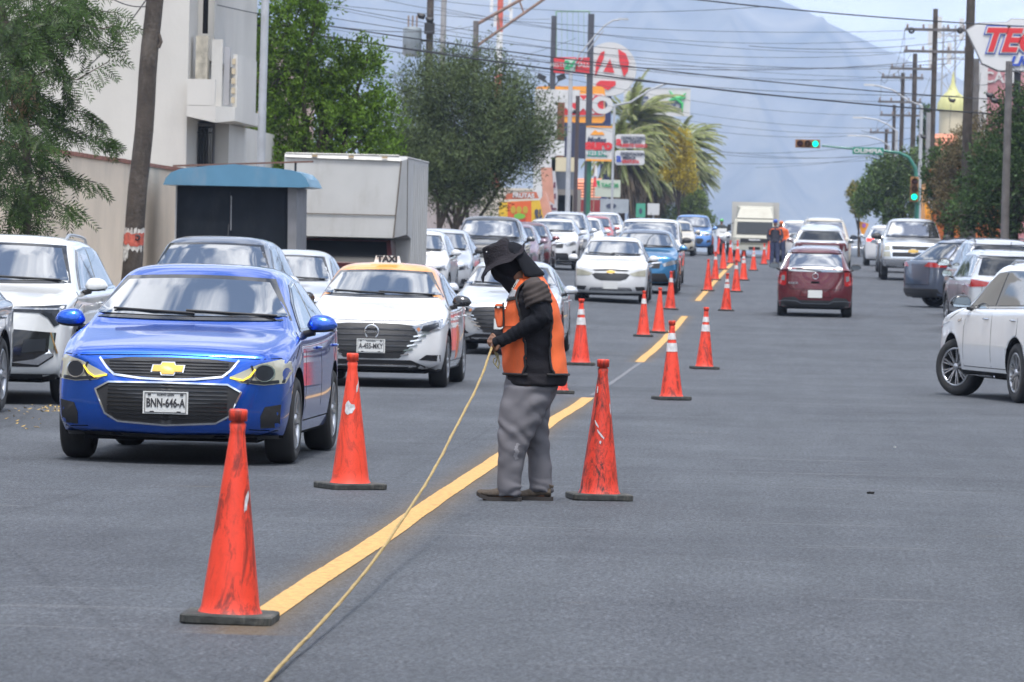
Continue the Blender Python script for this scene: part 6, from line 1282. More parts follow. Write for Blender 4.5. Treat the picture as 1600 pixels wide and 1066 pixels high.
def cluster_tree(label, cat_name, z, blobs, base_px, trunk_r, leafm, n_cl, per, leaf, spread, seed, name='tree', up=.3, depth=1, trunks=1, fork=.45, stretch=1, droop=0, asp=.42, group=None, trunk_m=None, gz=None, shell=.55, wob=.3):
    rs = np.random.RandomState(seed); rnd = random.Random(seed); s = z/FPX
    B = [(at(x, y, z+rnd.uniform(-1, 1)*r*s*.8*depth), r*s) for x, y, r in blobs]
    bp = at(base_px, 400, z); base = Vector((bp.x, bp.y, G(bp.x, bp.y) if gz is None else gz)); rt = thing(name, label, 'tree', base)
    vol = np.array([b[1]**2.2 for b in B]); vol /= vol.sum(); pts = []; sz = []; dr = []; tips = []
    for c in range(n_cl):
        b, r = B[rs.choice(len(B), p=vol)]; d = rs.normal(size=3); d /= np.linalg.norm(d); rr = r*(shell+(1.06-shell)*rs.rand()**.6)*(1+wob*noise.noise(Vector(d*2.3)+b))
        cpt = np.array(b)+d*rr*np.array([1, depth, stretch]); tips.append((Vector(cpt), b)); ax = d*.8+np.array([0, 0, up])+rs.normal(size=3)*.35; ax /= np.linalg.norm(ax); ln = spread*(.6+.8*rs.rand())
        for k in range(per):
            t = rs.rand(); p = cpt+ax*ln*(t-.4)+rs.normal(size=3)*spread*.20*(1.1-t*.6); pts.append(p-np.array(base)); sz.append(leaf*(.6+.7*rs.rand())); dr.append(ax*.9+rs.normal(size=3)*.75)
    me = leafmesh('crown', pts, sz, dr, leafm, asp, droop, seed); link('crown', me, rt)
    tb = MB(); ctr = sum((b*r for b, r in B), Vector())/sum(r for b, r in B)
    for k in range(trunks):
        off = Vector((rnd.uniform(-1, 1)*.35*(trunks > 1), rnd.uniform(-.3, .3)*(trunks > 1), 0)); f = base.lerp(ctr, fork)+off*1.8; f.x += 0; tb.tube([off*.4, (f-base)*.5+off*.3, f-base], [trunk_r, trunk_r*.8, trunk_r*.62], 10)
        for j, (b, r) in enumerate(B):
            if j % trunks != k: continue
            e = b-base; q = (f-base).lerp(e, .5)+Vector((rnd.uniform(-.2, .2), rnd.uniform(-.2, .2), .15)); tb.tube([f-base, q, e], [trunk_r*.5, trunk_r*.32, trunk_r*.14], 7)
    for t, b in tips[::max(1, len(tips)//90)]:
        tb.tube([b-base, (b.lerp(t, .6))-base+Vector((0, 0, .05)), t-base], [trunk_r*.14, trunk_r*.09, trunk_r*.03], 5)
    tb.build('trunk', trunk_m or BARK, rt); return rt
BARK = mat('bark', (.06, .045, .035), rough=.95, var=.35, vscale=6, bump=.8, bscale=18)
LG1 = mat('leaf_bright', (.115, .20, .022), rough=.5, spec=.25, island=.55, var=.2, vscale=.8, trans=.42); LG2 = mat('leaf_olive', (.088, .118, .046), rough=.6, spec=.2, island=.6, var=.2, vscale=.6, trans=.28); LG3 = mat('leaf_dark', (.050, .088, .026), rough=.5, spec=.2, island=.6, var=.3, vscale=.5, trans=.3)
LBR = mat('leaf_brown', (.12, .092, .042), rough=.7, island=.5, var=.3, vscale=.8, trans=.25); LG4 = mat('leaf_laurel', (.085, .14, .03), rough=.4, island=.6, var=.35, vscale=.3, trans=.3)
cluster_tree('bright green tree behind the box truck and blue-roofed kiosk', 'tree', 112, [(455, 45, 52), (400, 70, 30), (395, 120, 40), (440, 120, 60), (500, 110, 45), (545, 100, 30), (575, 90, 24), (560, 150, 50), (590, 190, 38), (480, 190, 75), (400, 200, 48), (545, 225, 60), (430, 250, 55), (600, 240, 30), (470, 10, 35), (500, -20, 38)], 480, .16, LG1, 2400, 20, .105, .34, 11, up=.75, trunks=2, stretch=1.12)
cluster_tree('wide grey-green olive-like tree with several stems over the parked cars', 'tree', 160, [(735, 225, 95), (665, 150, 48), (650, 215, 55), (700, 120, 42), (745, 125, 42), (790, 150, 38), (815, 195, 46), (835, 225, 32), (780, 232, 58), (690, 265, 58), (745, 275, 48), (640, 255, 38), (710, 300, 34)], 712, .13, LG2, 3600, 24, .14, .80, 12, up=1.0, trunks=4, fork=.22, asp=.24, shell=.3, wob=.75)
cluster_tree('dark rounded laurel tree beyond the traffic light', 'tree', 236, [(1385, 290, 34), (1400, 270, 28), (1365, 300, 24), (1420, 275, 26), (1440, 290, 30), (1352, 318, 18), (1400, 318, 32), (1430, 255, 20), (1380, 265, 18)], 1400, .2, LG4, 1100, 18, .16, .5, 13, up=.2)
cluster_tree('tall dark green tree at the right edge behind the parked SUVs', 'tree', 142, [(1590, 300, 60), (1560, 250, 45), (1600, 200, 50), (1540, 310, 45), (1575, 170, 30), (1620, 260, 60), (1555, 345, 36), (1640, 180, 60), (1500, 335, 30)], 1590, .15, LG3, 1900, 18, .11, .42, 14, up=.3)
cluster_tree('brownish half-dry tree between the poles and the dark tree', 'tree', 158, [(1495, 275, 34), (1515, 230, 30), (1505, 320, 34), (1530, 270, 28), (1535, 200, 20), (1480, 320, 26)], 1508, .12, LBR, 900, 16, .10, .42, 15, up=.3)
cluster_tree('green shrub-like tree mixed with the brown one over the orange shop', 'tree', 166, [(1470, 270, 26), (1482, 245, 22), (1468, 305, 22), (1500, 300, 24), (1535, 245, 24)], 1478, .1, LG3, 650, 16, .12, .4, 16, up=.3)
cluster_tree('slender dark cypress behind the tall pole', 'tree', 275, [(1447, 175, 8), (1446, 190, 9), (1446, 205, 10), (1445, 222, 11), (1445, 240, 11)], 1445, .1, LG3, 160, 14, .18, .3, 17, up=1)
cluster_tree('yellow-green flowering shrub at the foot of the round tree', 'tree', 245, [(1340, 300, 12), (1345, 325, 13), (1336, 315, 8)], 1342, .08, mat('leaf_yellow', (.19, .17, .03), rough=.6, island=.5, trans=.3), 190, 14, .15, .3, 18)
YB = mat('bloom_yellow', (.42, .33, .03), rough=.6, island=.45, trans=.35)
cluster_tree('yellow blooming tree among the palm fronds', 'tree', 292, [(1055, 215, 18), (1062, 240, 20), (1040, 205, 12), (1068, 265, 17), (1072, 285, 14), (1050, 270, 14)], 1062, .12, YB, 520, 16, .17, .42, 19)
cluster_tree('green bushes at the foot of the palms behind the blue pickup', 'tree', 300, [(1075, 330, 16), (1088, 310, 14), (1095, 340, 16), (1050, 340, 16), (1105, 345, 10)], 1085, .1, mat('leaf_fresh', (.12, .17, .04), rough=.6, island=.5, trans=.3), 520, 15, .16, .4, 20)
# palms bent by the wind
PALM = mat('palm_leaf', (.185, .215, .06), rough=.45, island=.5, trans=.25); DEADP = mat('palm_skirt', (.115, .085, .055), rough=.9, var=.4, vscale=1.5)
def palm(lab, px, py, z, seed, nf=46, R_=2.6):
    rnd = random.Random(seed); C = at(px, py, z); gz = G(C.x, C.y); rt = thing('palm_tree', lab, 'palm tree', (C.x, C.y, gz), 0, 'wind-blown palms on the left'); c = Vector((0, 0, C.z-gz))
    MB().tube([(0, 0, 0), c*.5, c], [.28, .24, .22], 10).build('trunk', BARK, rt); mb = MB(); st = MB(); wind = Vector((.62, -.1, -.25))
    for i in range(nf):
        a = rnd.uniform(0, 6.283); el = rnd.uniform(-.5, 1.35); L_ = R_*rnd.uniform(.75, 1.1); d = Vector((math.cos(a)*math.cos(el), math.sin(a)*math.cos(el), math.sin(el))); p = c.copy(); pts = [p.copy()]
        for k in range(9):
            d = (d+wind*.11+Vector((0, 0, -.13))).normalized(); p = p+d*L_/9; pts.append(p.copy())
            side = d.cross(Vector((0, 0, 1))); side = side.normalized() if side.length > .01 else Vector((1, 0, 0))
            for s_ in (-1, 1):
                for h_ in range(5):
                    q = pts[-2].lerp(p, h_/5); ll = .55*(1-abs(k/9-.35))*rnd.uniform(.8, 1.1); e = q+(side*s_*.55+d*.75+Vector((0, 0, -.35))+wind*.3).normalized()*ll; w_ = d*.055; mb.add([q-w_, q+w_, e], [(0, 1, 2)])
        st.tube(pts, [.03]*5+[.02]*5, 4, cap=False)
    mb.build('crown', PALM, rt); st.build('frond_stems', mat('frond_stem', (.26, .25, .13), rough=.5), rt)
    sk = MB()
    for i in range(420):
        a = rnd.uniform(0, 6.28); r = rnd.uniform(.3, 1.25); t = rnd.uniform(0, 1.0); top_ = c+Vector((math.cos(a)*.25, math.sin(a)*.25, -.1-t*2.2)); e = top_+Vector((math.cos(a)*r, math.sin(a)*r, -rnd.uniform(1.0, 1.9))); m_ = top_.lerp(e, .4)+Vector((math.cos(a)*.3, math.sin(a)*.3, .1)); w_ = Vector((-math.sin(a), math.cos(a), 0))*.07; sk.add([top_-w_, top_+w_, m_+w_, m_-w_, e], [(0, 1, 2, 3), (3, 2, 4)])
    sk.build('dead_frond_skirt', DEADP, rt)
palm('nearest and tallest palm right of the round sign', 993, 195, 285, 1, 110, 3.4); palm('second palm with its fronds over the white sign', 1035, 240, 305, 2, 96, 3.0); palm('lower palm behind the blue pickup', 1080, 268, 325, 3, 80, 2.6); palm('small palm in the middle of the group', 1012, 262, 300, 4, 90, 2.9); palm('palm at the left of the group behind the white boards', 972, 235, 270, 5, 90, 2.8); palm('rightmost low palm reaching toward the open sky', 1068, 232, 315, 6, 90, 2.9)
# neem branches hanging in at the top left
def neem():
    z = 66; bp = at(42, 400, z); base = Vector((bp.x, bp.y, G(bp.x, bp.y)+.13)); rt = thing('tree', 'feathery neem tree hanging over the white SUV at the left edge', 'tree', base)
    rnd = random.Random(5); tb = MB(); P = lambda x, y, dz=0: at(x, y, z+dz)-base
    tb.tube([(0, 0, 0), P(44, 300), P(40, 200), P(20, 80), P(-40, -80)], [.06, .052, .06, .09, .12], 10)
    br = [[(40, 200), (70, 190), (110, 205), (150, 215), (168, 222)], [(20, 80), (70, 60), (120, 60), (165, 70)], [(10, 40), (70, 10), (130, 15), (185, 20)], [(40, 250), (60, 240), (80, 250), (95, 270)], [(44, 300), (60, 280), (100, 275), (150, 285)], [(40, 180), (80, 165), (130, 175), (160, 190)], [(30, 130), (75, 110), (120, 125), (172, 95)],
          [(20, 60), (60, 30), (100, -10), (160, -15)], [(44, 310), (20, 320), (-10, 300)], [(40, 230), (0, 240), (-30, 220)], [(30, 120), (-10, 130), (-40, 120)], [(44, 300), (70, 310), (100, 320), (120, 335)], [(44, 290), (30, 330), (20, 350)], [(100, 60), (130, 40), (160, 45), (180, 40)], [(60, 60), (90, 90), (100, 130), (105, 150)], [(20, 90), (40, 130), (60, 150), (85, 160)]]
    L_ = []; Lw = [.018, .012, .009, .006, .004]
    for bi, b in enumerate(br):
        dz = rnd.uniform(-.8, .8); pts = [P(x, y, dz*min(1, i/2)) for i, (x, y) in enumerate(b)]; tb.tube(pts, Lw[:len(pts)], 6)
        for k in range(len(b)-1):
            for t in np.linspace(0, 1, 6):
                if bi in (0, 4, 11) and k < 1: continue
                L_.append((pts[k].lerp(pts[k+1], t), (pts[k+1]-pts[k]).normalized()))
    dense = [(20, 30, 60), (70, 10, 56), (45, 80, 46), (20, 150, 50), (105, 30, 26), (10, 90, 60), (20, 290, 42), (-5, 240, 40), (40, 330, 30), (60, 200, 30), (62, 275, 22), (30, 210, 40), (125, 8, 18)]
    for x, y, r in dense:
        for k in range(int(r*r*.027)):
            a, q = rnd.uniform(0, 6.28), r*rnd.random()**.5; L_.append((P(x+math.cos(a)*q, y+math.sin(a)*q, rnd.uniform(-1.2, 1.2)), Vector((rnd.uniform(-.5, 1), rnd.uniform(-1, .6), rnd.uniform(-.3, .4)))))
    vs = []; fs = []; br_ = MB()
    for (p, d) in L_:
        for rep in range(1 if rnd.random() < .5 else 2):
            dd = (d*.5+Vector((rnd.uniform(-.6, .9), rnd.uniform(-.8, .4), rnd.uniform(-.65, .25)))).normalized(); Lf = rnd.uniform(.22, .42); n_ = 7; q = p.copy(); sd_ = dd.cross(Vector((rnd.uniform(-.4, .4), -1, .3))).normalized()
            for k in range(n_):
                dd = (dd+Vector((0, 0, -.10))).normalized(); q2 = q+dd*Lf/n_
                for s_ in (-1, 1):
                    ld = (dd*.62+sd_*s_*.8+Vector((0, 0, -.22))).normalized(); ll = .10*(1-.45*abs(k/n_-.4))*rnd.uniform(.85, 1.15); w_ = dd*.014; o = len(vs)
                    vs += [q2, q2+ld*ll*.45+w_, q2+ld*ll+dd*.01, q2+ld*ll*.5-w_]; fs.append((o, o+1, o+2, o+3))
                q = q2
            o = len(vs); vs += [q, q+dd*.03+sd_*.008, q+dd*.07, q+dd*.03-sd_*.008]; fs.append((o, o+1, o+2, o+3))
    mb = MB(); mb.add(vs, fs); mb.build('crown', mat('leaf_neem', (.032, .062, .012), rough=.45, spec=.25, island=.6, var=.3, vscale=1.2, trans=.33), rt); tb.build('trunk', BARK, rt)
    sc = MB()
    for k in range(260):
        a, q = rnd.uniform(0, 6.28), 34*rnd.random()**.5; p = P(32+math.cos(a)*q*.8, 150+math.sin(a)*q*1.3, rnd.uniform(-.6, .2)); d = Vector((rnd.uniform(-.4, .4), rnd.uniform(-.4, .4), -1)).normalized(); sc.add([p, p+d*.05+Vector((.015, 0, 0)), p+d*.11, p+d*.05-Vector((.015, 0, 0))], [(0, 1, 2, 3)])
    tag(sc.build('dry_fruit_clusters', mat('dry_fruit', (.20, .13, .07), rough=.8, island=.4, trans=.2), rt), kind='stuff')
neem()
# ------------------------------------------------------------------ people
def remesh(mb, name, m, voxel, smooth=2, disp=None, parent=None):
    me = recalc(mb.mesh(name, m)); o = link('tmp_r', me); md = o.modifiers.new('r', 'REMESH'); md.mode = 'VOXEL'; md.voxel_size = voxel; md.use_smooth_shade = True
    if smooth: sm = o.modifiers.new('s', 'SMOOTH'); sm.iterations = smooth; sm.factor = .6
    me2 = evaled(o); bpy.data.objects.remove(o); me2.name = name
    if disp:
        co = np.empty(len(me2.vertices)*3, dtype=np.float32); me2.vertices.foreach_get('co', co); nn = [v.normal.copy() for v in me2.vertices]; co = co.reshape(-1, 3)
        for i, v in enumerate(co): d_ = disp(Vector(v), nn[i]); co[i] += np.array(nn[i])*d_
        me2.vertices.foreach_set('co', co.ravel()); me2.update()
    me2.materials.clear()
    for q in (m if isinstance(m, (list, tuple)) else [m]): me2.materials.append(q)
    return link(name, me2, parent)
def rings(mb, rs, n=28, mi=0):
    """closed loft of level ellipses: (x, y, z, rx, ry)"""
    vs = [(x+rx*math.cos(2*math.pi*j/n), y+ry*math.sin(2*math.pi*j/n), z) for x, y, z, rx, ry in rs for j in range(n)]; k = len(rs)
    mb.add(vs, [(i*n+j, i*n+(j+1) % n, (i+1)*n+(j+1) % n, (i+1)*n+j) for i in range(k-1) for j in range(n)]+[tuple(range(n-1, -1, -1)), tuple(range((k-1)*n, k*n))], True, mi); return mb
def ell(mb, c, r, rot=None, n=20, mi=0):
    vs = []; 
    for i in range(1, n//2):
        a = math.pi*i/(n//2)
        for j in range(n):
            b = 2*math.pi*j/n; v = Vector((r[0]*math.sin(a)*math.cos(b), r[1]*math.sin(a)*math.sin(b), r[2]*math.cos(a)))
            if rot is not None: v = rot @ v
            vs.append(v+Vector(c))
    k = n//2-1; t = Vector((0, 0, r[2])); t = (rot @ t) if rot is not None else t; vs += [Vector(c)+t, Vector(c)-t]
    fs = [(i*n+j, (i+1)*n+j, (i+1)*n+(j+1) % n, i*n+(j+1) % n) for i in range(k-1) for j in range(n)]+[(k*n, j, (j+1) % n) for j in range(n)]+[(k*n+1, (k-1)*n+(j+1) % n, (k-1)*n+j) for j in range(n)]
    return mb.add(vs, fs, True, mi)
SKIN = mat('skin_brown', (.20, .095, .055), rough=.55, var=.1, vscale=20); KNIT = mat('black_knit', (.010, .011, .015), rough=.9, spec=.15, bump=.3, bscale=120); HATM = mat('black_canvas', (.017, .015, .019), rough=.85, spec=.2, var=.3, vscale=10, bump=.5, bscale=70)
TROU = mat('grey_trousers', (.150, .147, .163), rough=.9, spec=.15, var=.10, vscale=4, bump=.2, bscale=160, dirt=(.13, .12, .12), dscale=5, damt=.4); TEE = mat('washed_brown_tee', (.055, .046, .044), rough=.9, spec=.15, var=.25, vscale=10); VEST = mat('vest_orange', (.72, .125, .030), rough=.75, var=.10, vscale=6, dirt=(.35, .10, .05), dscale=7, damt=.5, bump=.2, bscale=200)
BOOT = mat('worn_boot', (.075, .056, .040), rough=.75, var=.4, vscale=14, bump=.5, bscale=50); SOLE = mat('boot_sole', (.035, .03, .028), rough=.8); SHIRTD = mat('dark_mesh_shirt', (.018, .017, .021), rough=.85, spec=.2, bump=.3, bscale=150); REFL = mat('vest_reflective', (.36, .36, .38), rough=.4)
SM = 237.0
def lp(px, py, y=0): return Vector(((px-815-.0244*(783-py))/SM, y, (783-py)/SM))
def R2(py, l, r, y, ry): a, b = lp(l, py), lp(r, py); return ((a.x+b.x)/2, y, a.z, (b.x-a.x)/2, ry)
def worker():
    P = ground(815, 782.5); rt = thing('person', 'road worker in black bucket hat, orange vest and grey trousers holding a rope', 'person', P)
    # body: one continuous figure under the clothes
    b = MB()
    ell(b, lp(797, 414), (.085, .075, .115), Matrix.Rotation(rad(24), 3, 'Y')); b.tube([lp(803, 425), lp(818, 442), lp(828, 465)], [.058, .06, .08], 14)
    rings(b, [R2(py, l+7, r-7, 0, ry) for py, l, r, ry in ((605, 792, 876, .15), (570, 792, 876, .145), (530, 790, 876, .15), (490, 795, 868, .16), (465, 800, 860, .16), (448, 812, 850, .11))])
    for y, hip, knee, ank, toe in ((-.09, (828, 600), (806, 685), (800, 765), (755, 776)), (.10, (838, 600), (838, 690), (845, 765), (812, 777))):
        b.tube([lp(*hip, y), lp(*knee, y), lp(*ank, y)], [.085, .06, .042], 14); b.tube([lp(ank[0]+4, 771, y), lp(*toe, y)], [.042, .03], 10)
    shn, eln, wrn = lp(838, 456, -.175), lp(851, 497, -.225), lp(790, 533, -.20); shf, elf, wrf = lp(832, 458, .165), lp(822, 510, .16), lp(784, 527, -.03)
    b.tube([shn, eln], [.060, .045], 12); b.tube([eln, wrn], [.045, .028], 12); b.tube([shf, elf], [.060, .045], 12); b.tube([elf, wrf], [.045, .028], 12)
    def hand(w, dirv, palmn, sc=1):
        d = dirv.normalized(); u = palmn.normalized(); s_ = d.cross(u).normalized(); c = w+d*.05
        b.tube([w-d*.01, w+d*.03, w+d*.075], [.026, .036, .034], 12); ell(b, c, (.045, .022, .038), Matrix((d, u, s_)).transposed())
        for k, (off, ln) in enumerate(((-.028, .066), (-.009, .075), (.010, .070), (.027, .055))):
            p0 = w+d*.078+s_*off; p1 = p0+(d*.75-u*.55).normalized()*ln*.45; p2 = p1+(d*.1-u*1).normalized()*ln*.33; p3 = p2+(-d*.7-u*.5).normalized()*ln*.28; b.tube([p0-d*.02, p0, p1, p2, p3], [.0095, .0095, .009, .008, .0065], 8)
        t0 = w+d*.03-s_*.034; b.tube([t0, t0+(d*.5-s_*.5-u*.3).normalized()*.032, t0+(d*.9-u*.6).normalized()*.058], [.012, .0105, .008], 8)
    hand(wrn, lp(772, 541, -.17)-wrn, Vector((-.3, -.6, .75))); hand(wrf, lp(764, 534, -.10)-wrf, Vector((-.3, -.3, .9)))
    remesh(b, 'body', SKIN, .0055, 2, parent=rt)
    # trousers
    t = MB(); near = [R2(*q) for q in ((775, 780, 815, -.10, .068), (766, 779, 816, -.10, .075), (750, 779, 816, -.10, .072), (720, 780, 821, -.10, .078), (690, 779, 829, -.095, .088), (660, 779, 846, -.085, .10), (630, 783, 858, -.075, .11), (605, 789, 868, -.06, .115))]
    farl = [R2(*q) for q in ((771, 824, 863, .11, .068), (764, 824, 862, .11, .075), (745, 825, 861, .11, .072), (715, 824, 859, .11, .078), (685, 814, 857, .10, .09), (655, 808, 857, .09, .10), (630, 800, 862, .08, .11), (605, 794, 872, .06, .12))]
    rings(t, near); rings(t, farl); rings(t, [R2(640, 800, 856, 0, .10), R2(620, 787, 866, 0, .15), R2(600, 789, 872, 0, .165), R2(583, 792, 874, 0, .165)])
    def fold(v, n):
        a = noise.noise(Vector((v.x*7+v.z*6, v.y*6, v.z*11)))*.007+noise.noise(Vector((v.x*10-v.z*12, v.y*9, v.z*7+3)))*.006
        cuff = max(0, .17-v.z)/.17; a += math.sin(v.z*95+noise.noise(v*9)*5+v.x*25)*.008*cuff; knee = math.exp(-((v.z-.45)/.12)**2); a += math.sin((v.z*1.1+v.x*.9)*60+noise.noise(v*7)*4)*.004*knee
        hip = math.exp(-((v.z-.72)/.09)**2); a += math.sin((v.z-.6*v.x)*48+noise.noise(v*6)*4)*.005*hip; return a
    tr = remesh(t, 'trousers', TROU, .010, 3, fold, rt)
    pm_ = MB(); c0 = lp(809, 705, -.09); rnd = random.Random(2)
    for k in range(7):
        x, z = rnd.uniform(-.008, .008)+.0, .045-k*.015; q = [(rnd.uniform(.008, .018)*math.cos(a)+x, rnd.uniform(.006, .014)*math.sin(a)+z) for a in [i*1.05 for i in range(6)]]; h = c0+Vector((x, -.25, z)); pm_.add([Vector((c0.x+a, -.30, c0.z+bb)) for a, bb in q], [tuple(range(6))])
    bv_ = BVHTree.FromPolygons([v.co.copy() for v in tr.data.vertices], [tuple(f.vertices) for f in tr.data.polygons])
    for i, v in enumerate(pm_.v):
        h = bv_.ray_cast(Vector((v[0], -1, v[2])), Vector((0, 1, 0))); pm_.v[i] = (v[0], (h[0].y if h[0] else -.18)-.003, v[2])
    pm_.build('paint_smudge', mat('smudge', (.25, .245, .265), rough=.9), tr)
    # boots
    for y, pts in ((-.09, [(813, 769, .040, .045), (800, 768, .046, .046), (785, 771, .040, .046), (768, 773, .034, .045), (753, 772, .026, .036), (747, 771, .013, .02)]), (.10, [(860, 771, .036, .045), (848, 770, .045, .046), (833, 772, .040, .046), (818, 775, .032, .045), (806, 776, .026, .036), (800, 777, .012, .02)])):
        bb = MB(); n = 16; vs = []
        for px, py, rz_, ry in pts:
            c = lp(px, py, y)
            for j in range(n): a = 2*math.pi*j/n; vs.append(c+Vector((0, ry*math.cos(a), rz_*(math.sin(a) if math.sin(a) > 0 else math.sin(a)*.7))))
        k = len(pts); bb.add(vs, [(i*n+j, i*n+(j+1) % n, (i+1)*n+(j+1) % n, (i+1)*n+j) for i in range(k-1) for j in range(n)]+[tuple(range(n-1, -1, -1)), tuple(range((k-1)*n, k*n))], True)
        a_ = lp(pts[1][0], 768, y); bb.tube([a_, lp(pts[1][0]+6, 755, y)], [.048, .050], 12)
        o = remesh(bb, 'boot', BOOT, .007, 2, lambda v, n: noise.noise(v*22)*.004, rt)
        sb = MB(); so = []
        for px, dz, ry in ((pts[0][0]+3, 0, .03), (pts[0][0], 0, .046), (pts[2][0], 0, .046), (pts[3][0]-2, 0, .050), (pts[4][0]-1, (.018 if y < 0 else .004), .042), (pts[5][0]-1, (.032 if y < 0 else .008), .015)): so.append((lp(px, 783, y).x, dz, ry))
        vs = [(x, y-ry, dz+.001) for x, dz, ry in so]+[(x, y+ry, dz+.001) for x, dz, ry in so]+[(x, y-ry, dz+.026) for x, dz, ry in so]+[(x, y+ry, dz+.026) for x, dz, ry in so]; k = 6
        fs = []
        for i in range(k-1): fs += [(i, i+1, k+i+1, k+i), (2*k+i, 3*k+i, 3*k+i+1, 2*k+i+1), (i, 2*k+i, 2*k+i+1, i+1), (k+i, k+i+1, 3*k+i+1, 3*k+i)]
        fs += [(0, k, 3*k, 2*k), (k-1, 3*k-1, 4*k-1, 2*k-1)]; me = recalc(sb.add(vs, fs).mesh('sole', SOLE)); link('sole', me, o)
    # shirt: dark torso and washed brown short sleeves
    TR = [(602, 792, 882, .182), (588, 792, 886, .18), (570, 789, 882, .175), (540, 787, 879, .172), (510, 789, 876, .178), (490, 792, 872, .188), (470, 798, 866, .195), (455, 805, 858, .185), (444, 811, 852, .15), (434, 815, 846, .095), (430, 818, 842, .075)]
    s = MB(); rings(s, [R2(py, l, r, 0, ry) for py, l, r, ry in TR], 40)
    def sf(v, n): return noise.noise(Vector((v.x*9, v.y*8, v.z*13)))*.008+math.sin(v.z*70+v.x*30+noise.noise(v*6)*5)*.0025+(.006 if v.z < .83 else 0)
    remesh(s, 'shirt', SHIRTD, .010, 2, sf, rt)
    for sh, el, nm in ((shn, eln, 1), (shf, elf, 0)):
        q = MB(); mid_ = sh.lerp(el, .56); q.tube([sh+Vector((-.015, .055*(1 if nm else -1), .05)), sh+Vector((0, 0, .012)), sh.lerp(el, .3), mid_], [.055, .088, .094, .088], 18)
        remesh(q, 'shirt_sleeve', TEE, .008, 2, lambda v, n: math.sin((v.z*1.0-v.x*.5)*150+noise.noise(v*8)*3)*.0028+noise.noise(v*14)*.005, rt)
    for sh, el, wr in ((shn, eln, wrn), (shf, elf, wrf)):
        q = MB(); q.tube([sh.lerp(el, .35), sh.lerp(el, .8), el, el.lerp(wr, .12), el.lerp(wr, .5), wr, wr+(wr-el).normalized()*.035], [.068, .068, .070, .064, .052, .038, .037], 16)
        remesh(q, 'arm_sleeve', KNIT, .007, 2, lambda v, n: math.sin(v.x*120+v.z*80+noise.noise(v*10)*5)*.0018+noise.noise(v*16)*.004, rt)
    for w, d in ((wrn, lp(772, 541, -.17)-wrn), (wrf, lp(764, 534, -.10)-wrf)):
        d.normalize(); q = MB(); q.tube([w-d*.01, w+d*.03, w+d*.066], [.034, .041, .038], 14); q.build('glove', KNIT, rt)
    # safety vest: front and back panels, open at the side
    def cur(pts): ys = [p[1] for p in pts][::-1]; xs_ = [p[0] for p in pts][::-1]; return lambda py: float(np.interp(py, ys[::1], xs_[::1]))
    fe = cur([(819, 586), (823, 570), (823, 545), (820, 520), (816, 500), (811, 480), (809, 465), (813, 452), (824, 441), (840, 434), (845, 428)]); be = cur([(868, 586), (862, 570), (861, 545), (862, 520), (865, 500), (863, 485), (858, 470), (850, 456), (842, 445), (838, 434), (836, 428)])
    rows = 80; n = 110; V = []; zz_ = np.linspace(586, 429, rows); pys = [t[0] for t in TR][::-1]
    def tor(py, a, off=.016):
        l = np.interp(py, pys, [t[1] for t in TR][::-1])-off*SM; r_ = np.interp(py, pys, [t[2] for t in TR][::-1])+off*SM*.8; ry = np.interp(py, pys, [t[3] for t in TR][::-1])+off*.8; A = lp(l, py); B = lp(r_, py); w_ = 1 if py < 560 else 1
        rr_ = 1+.03*noise.noise(Vector((math.cos(a)*2, math.sin(a)*2, py*.03)))+.012*math.sin(py*.16+a*3); return Vector(((A.x+B.x)/2+(B.x-A.x)/2*math.cos(a)*rr_, ry*math.sin(a)*rr_, A.z))
    for py in zz_:
        for j in range(n): V.append(tor(py, 2*math.pi*j/n))
    inv = lambda v: 815+v.x*SM+.0244*(v.z*SM)
    for nm, keep, m_ in (('vest_front', lambda px, py: px < fe(py) and py > 436, VEST), ('vest_back', lambda px, py: px > be(py), VEST), ('vest_shoulder', lambda px, py: 429 < py <= 442 and fe(py)-2 > px > be(py)-22 and px > 818, VEST)):
        fs = []
        for i in range(rows-1):
            for j in range(n):
                q = (i*n+j, i*n+(j+1) % n, (i+1)*n+(j+1) % n, (i+1)*n+j); c = (V[q[0]]+V[q[1]]+V[q[2]]+V[q[3]])/4; py = 783-c.z*SM
                if keep(inv(c), py) and not (nm == 'vest_front' and abs(c.y) < .012 and c.x < 0): fs.append(q)
        o = MB().add(V, fs, True).build(nm, m_, rt); bm = bmesh.new(); bm.from_mesh(o.data); bmesh.ops.delete(bm, geom=[v for v in bm.verts if not v.link_faces], context='VERTS'); bmesh.ops.recalc_face_normals(bm, faces=bm.faces); bmesh.ops.solidify(bm, geom=bm.faces[:], thickness=.006); bm.to_mesh(o.data); bm.free()
    def onv(px, py, side=-1, off=.022):
        best = None
        for k in range(60):
            a = (-math.pi*k/59 if side < 0 else math.pi*k/59); v = tor(py, a, off); e = abs(inv(v)-px)
            if best is None or e < best[0]: best = (e, v)
        return best[1]
    TRM = mat('vest_piping', (.012, .012, .014), rough=.7)
    for side in (-1, 1):
        for f_, y0, y1 in ((fe, 586, 440), (be, 586, 436)): MB().tube([onv(f_(py), py, side) for py in np.linspace(y0, y1, 34)], .0085, 6).build('vest_piping', TRM, rt)
    MB().tube([tor(586, math.pi+a, .02) for a in np.linspace(-1.35, 1.35, 30)], .009, 6).build('vest_piping', TRM, rt); MB().tube([tor(585, a, .02) for a in np.linspace(-1.2, 1.2, 30)], .009, 6).build('vest_piping', TRM, rt)
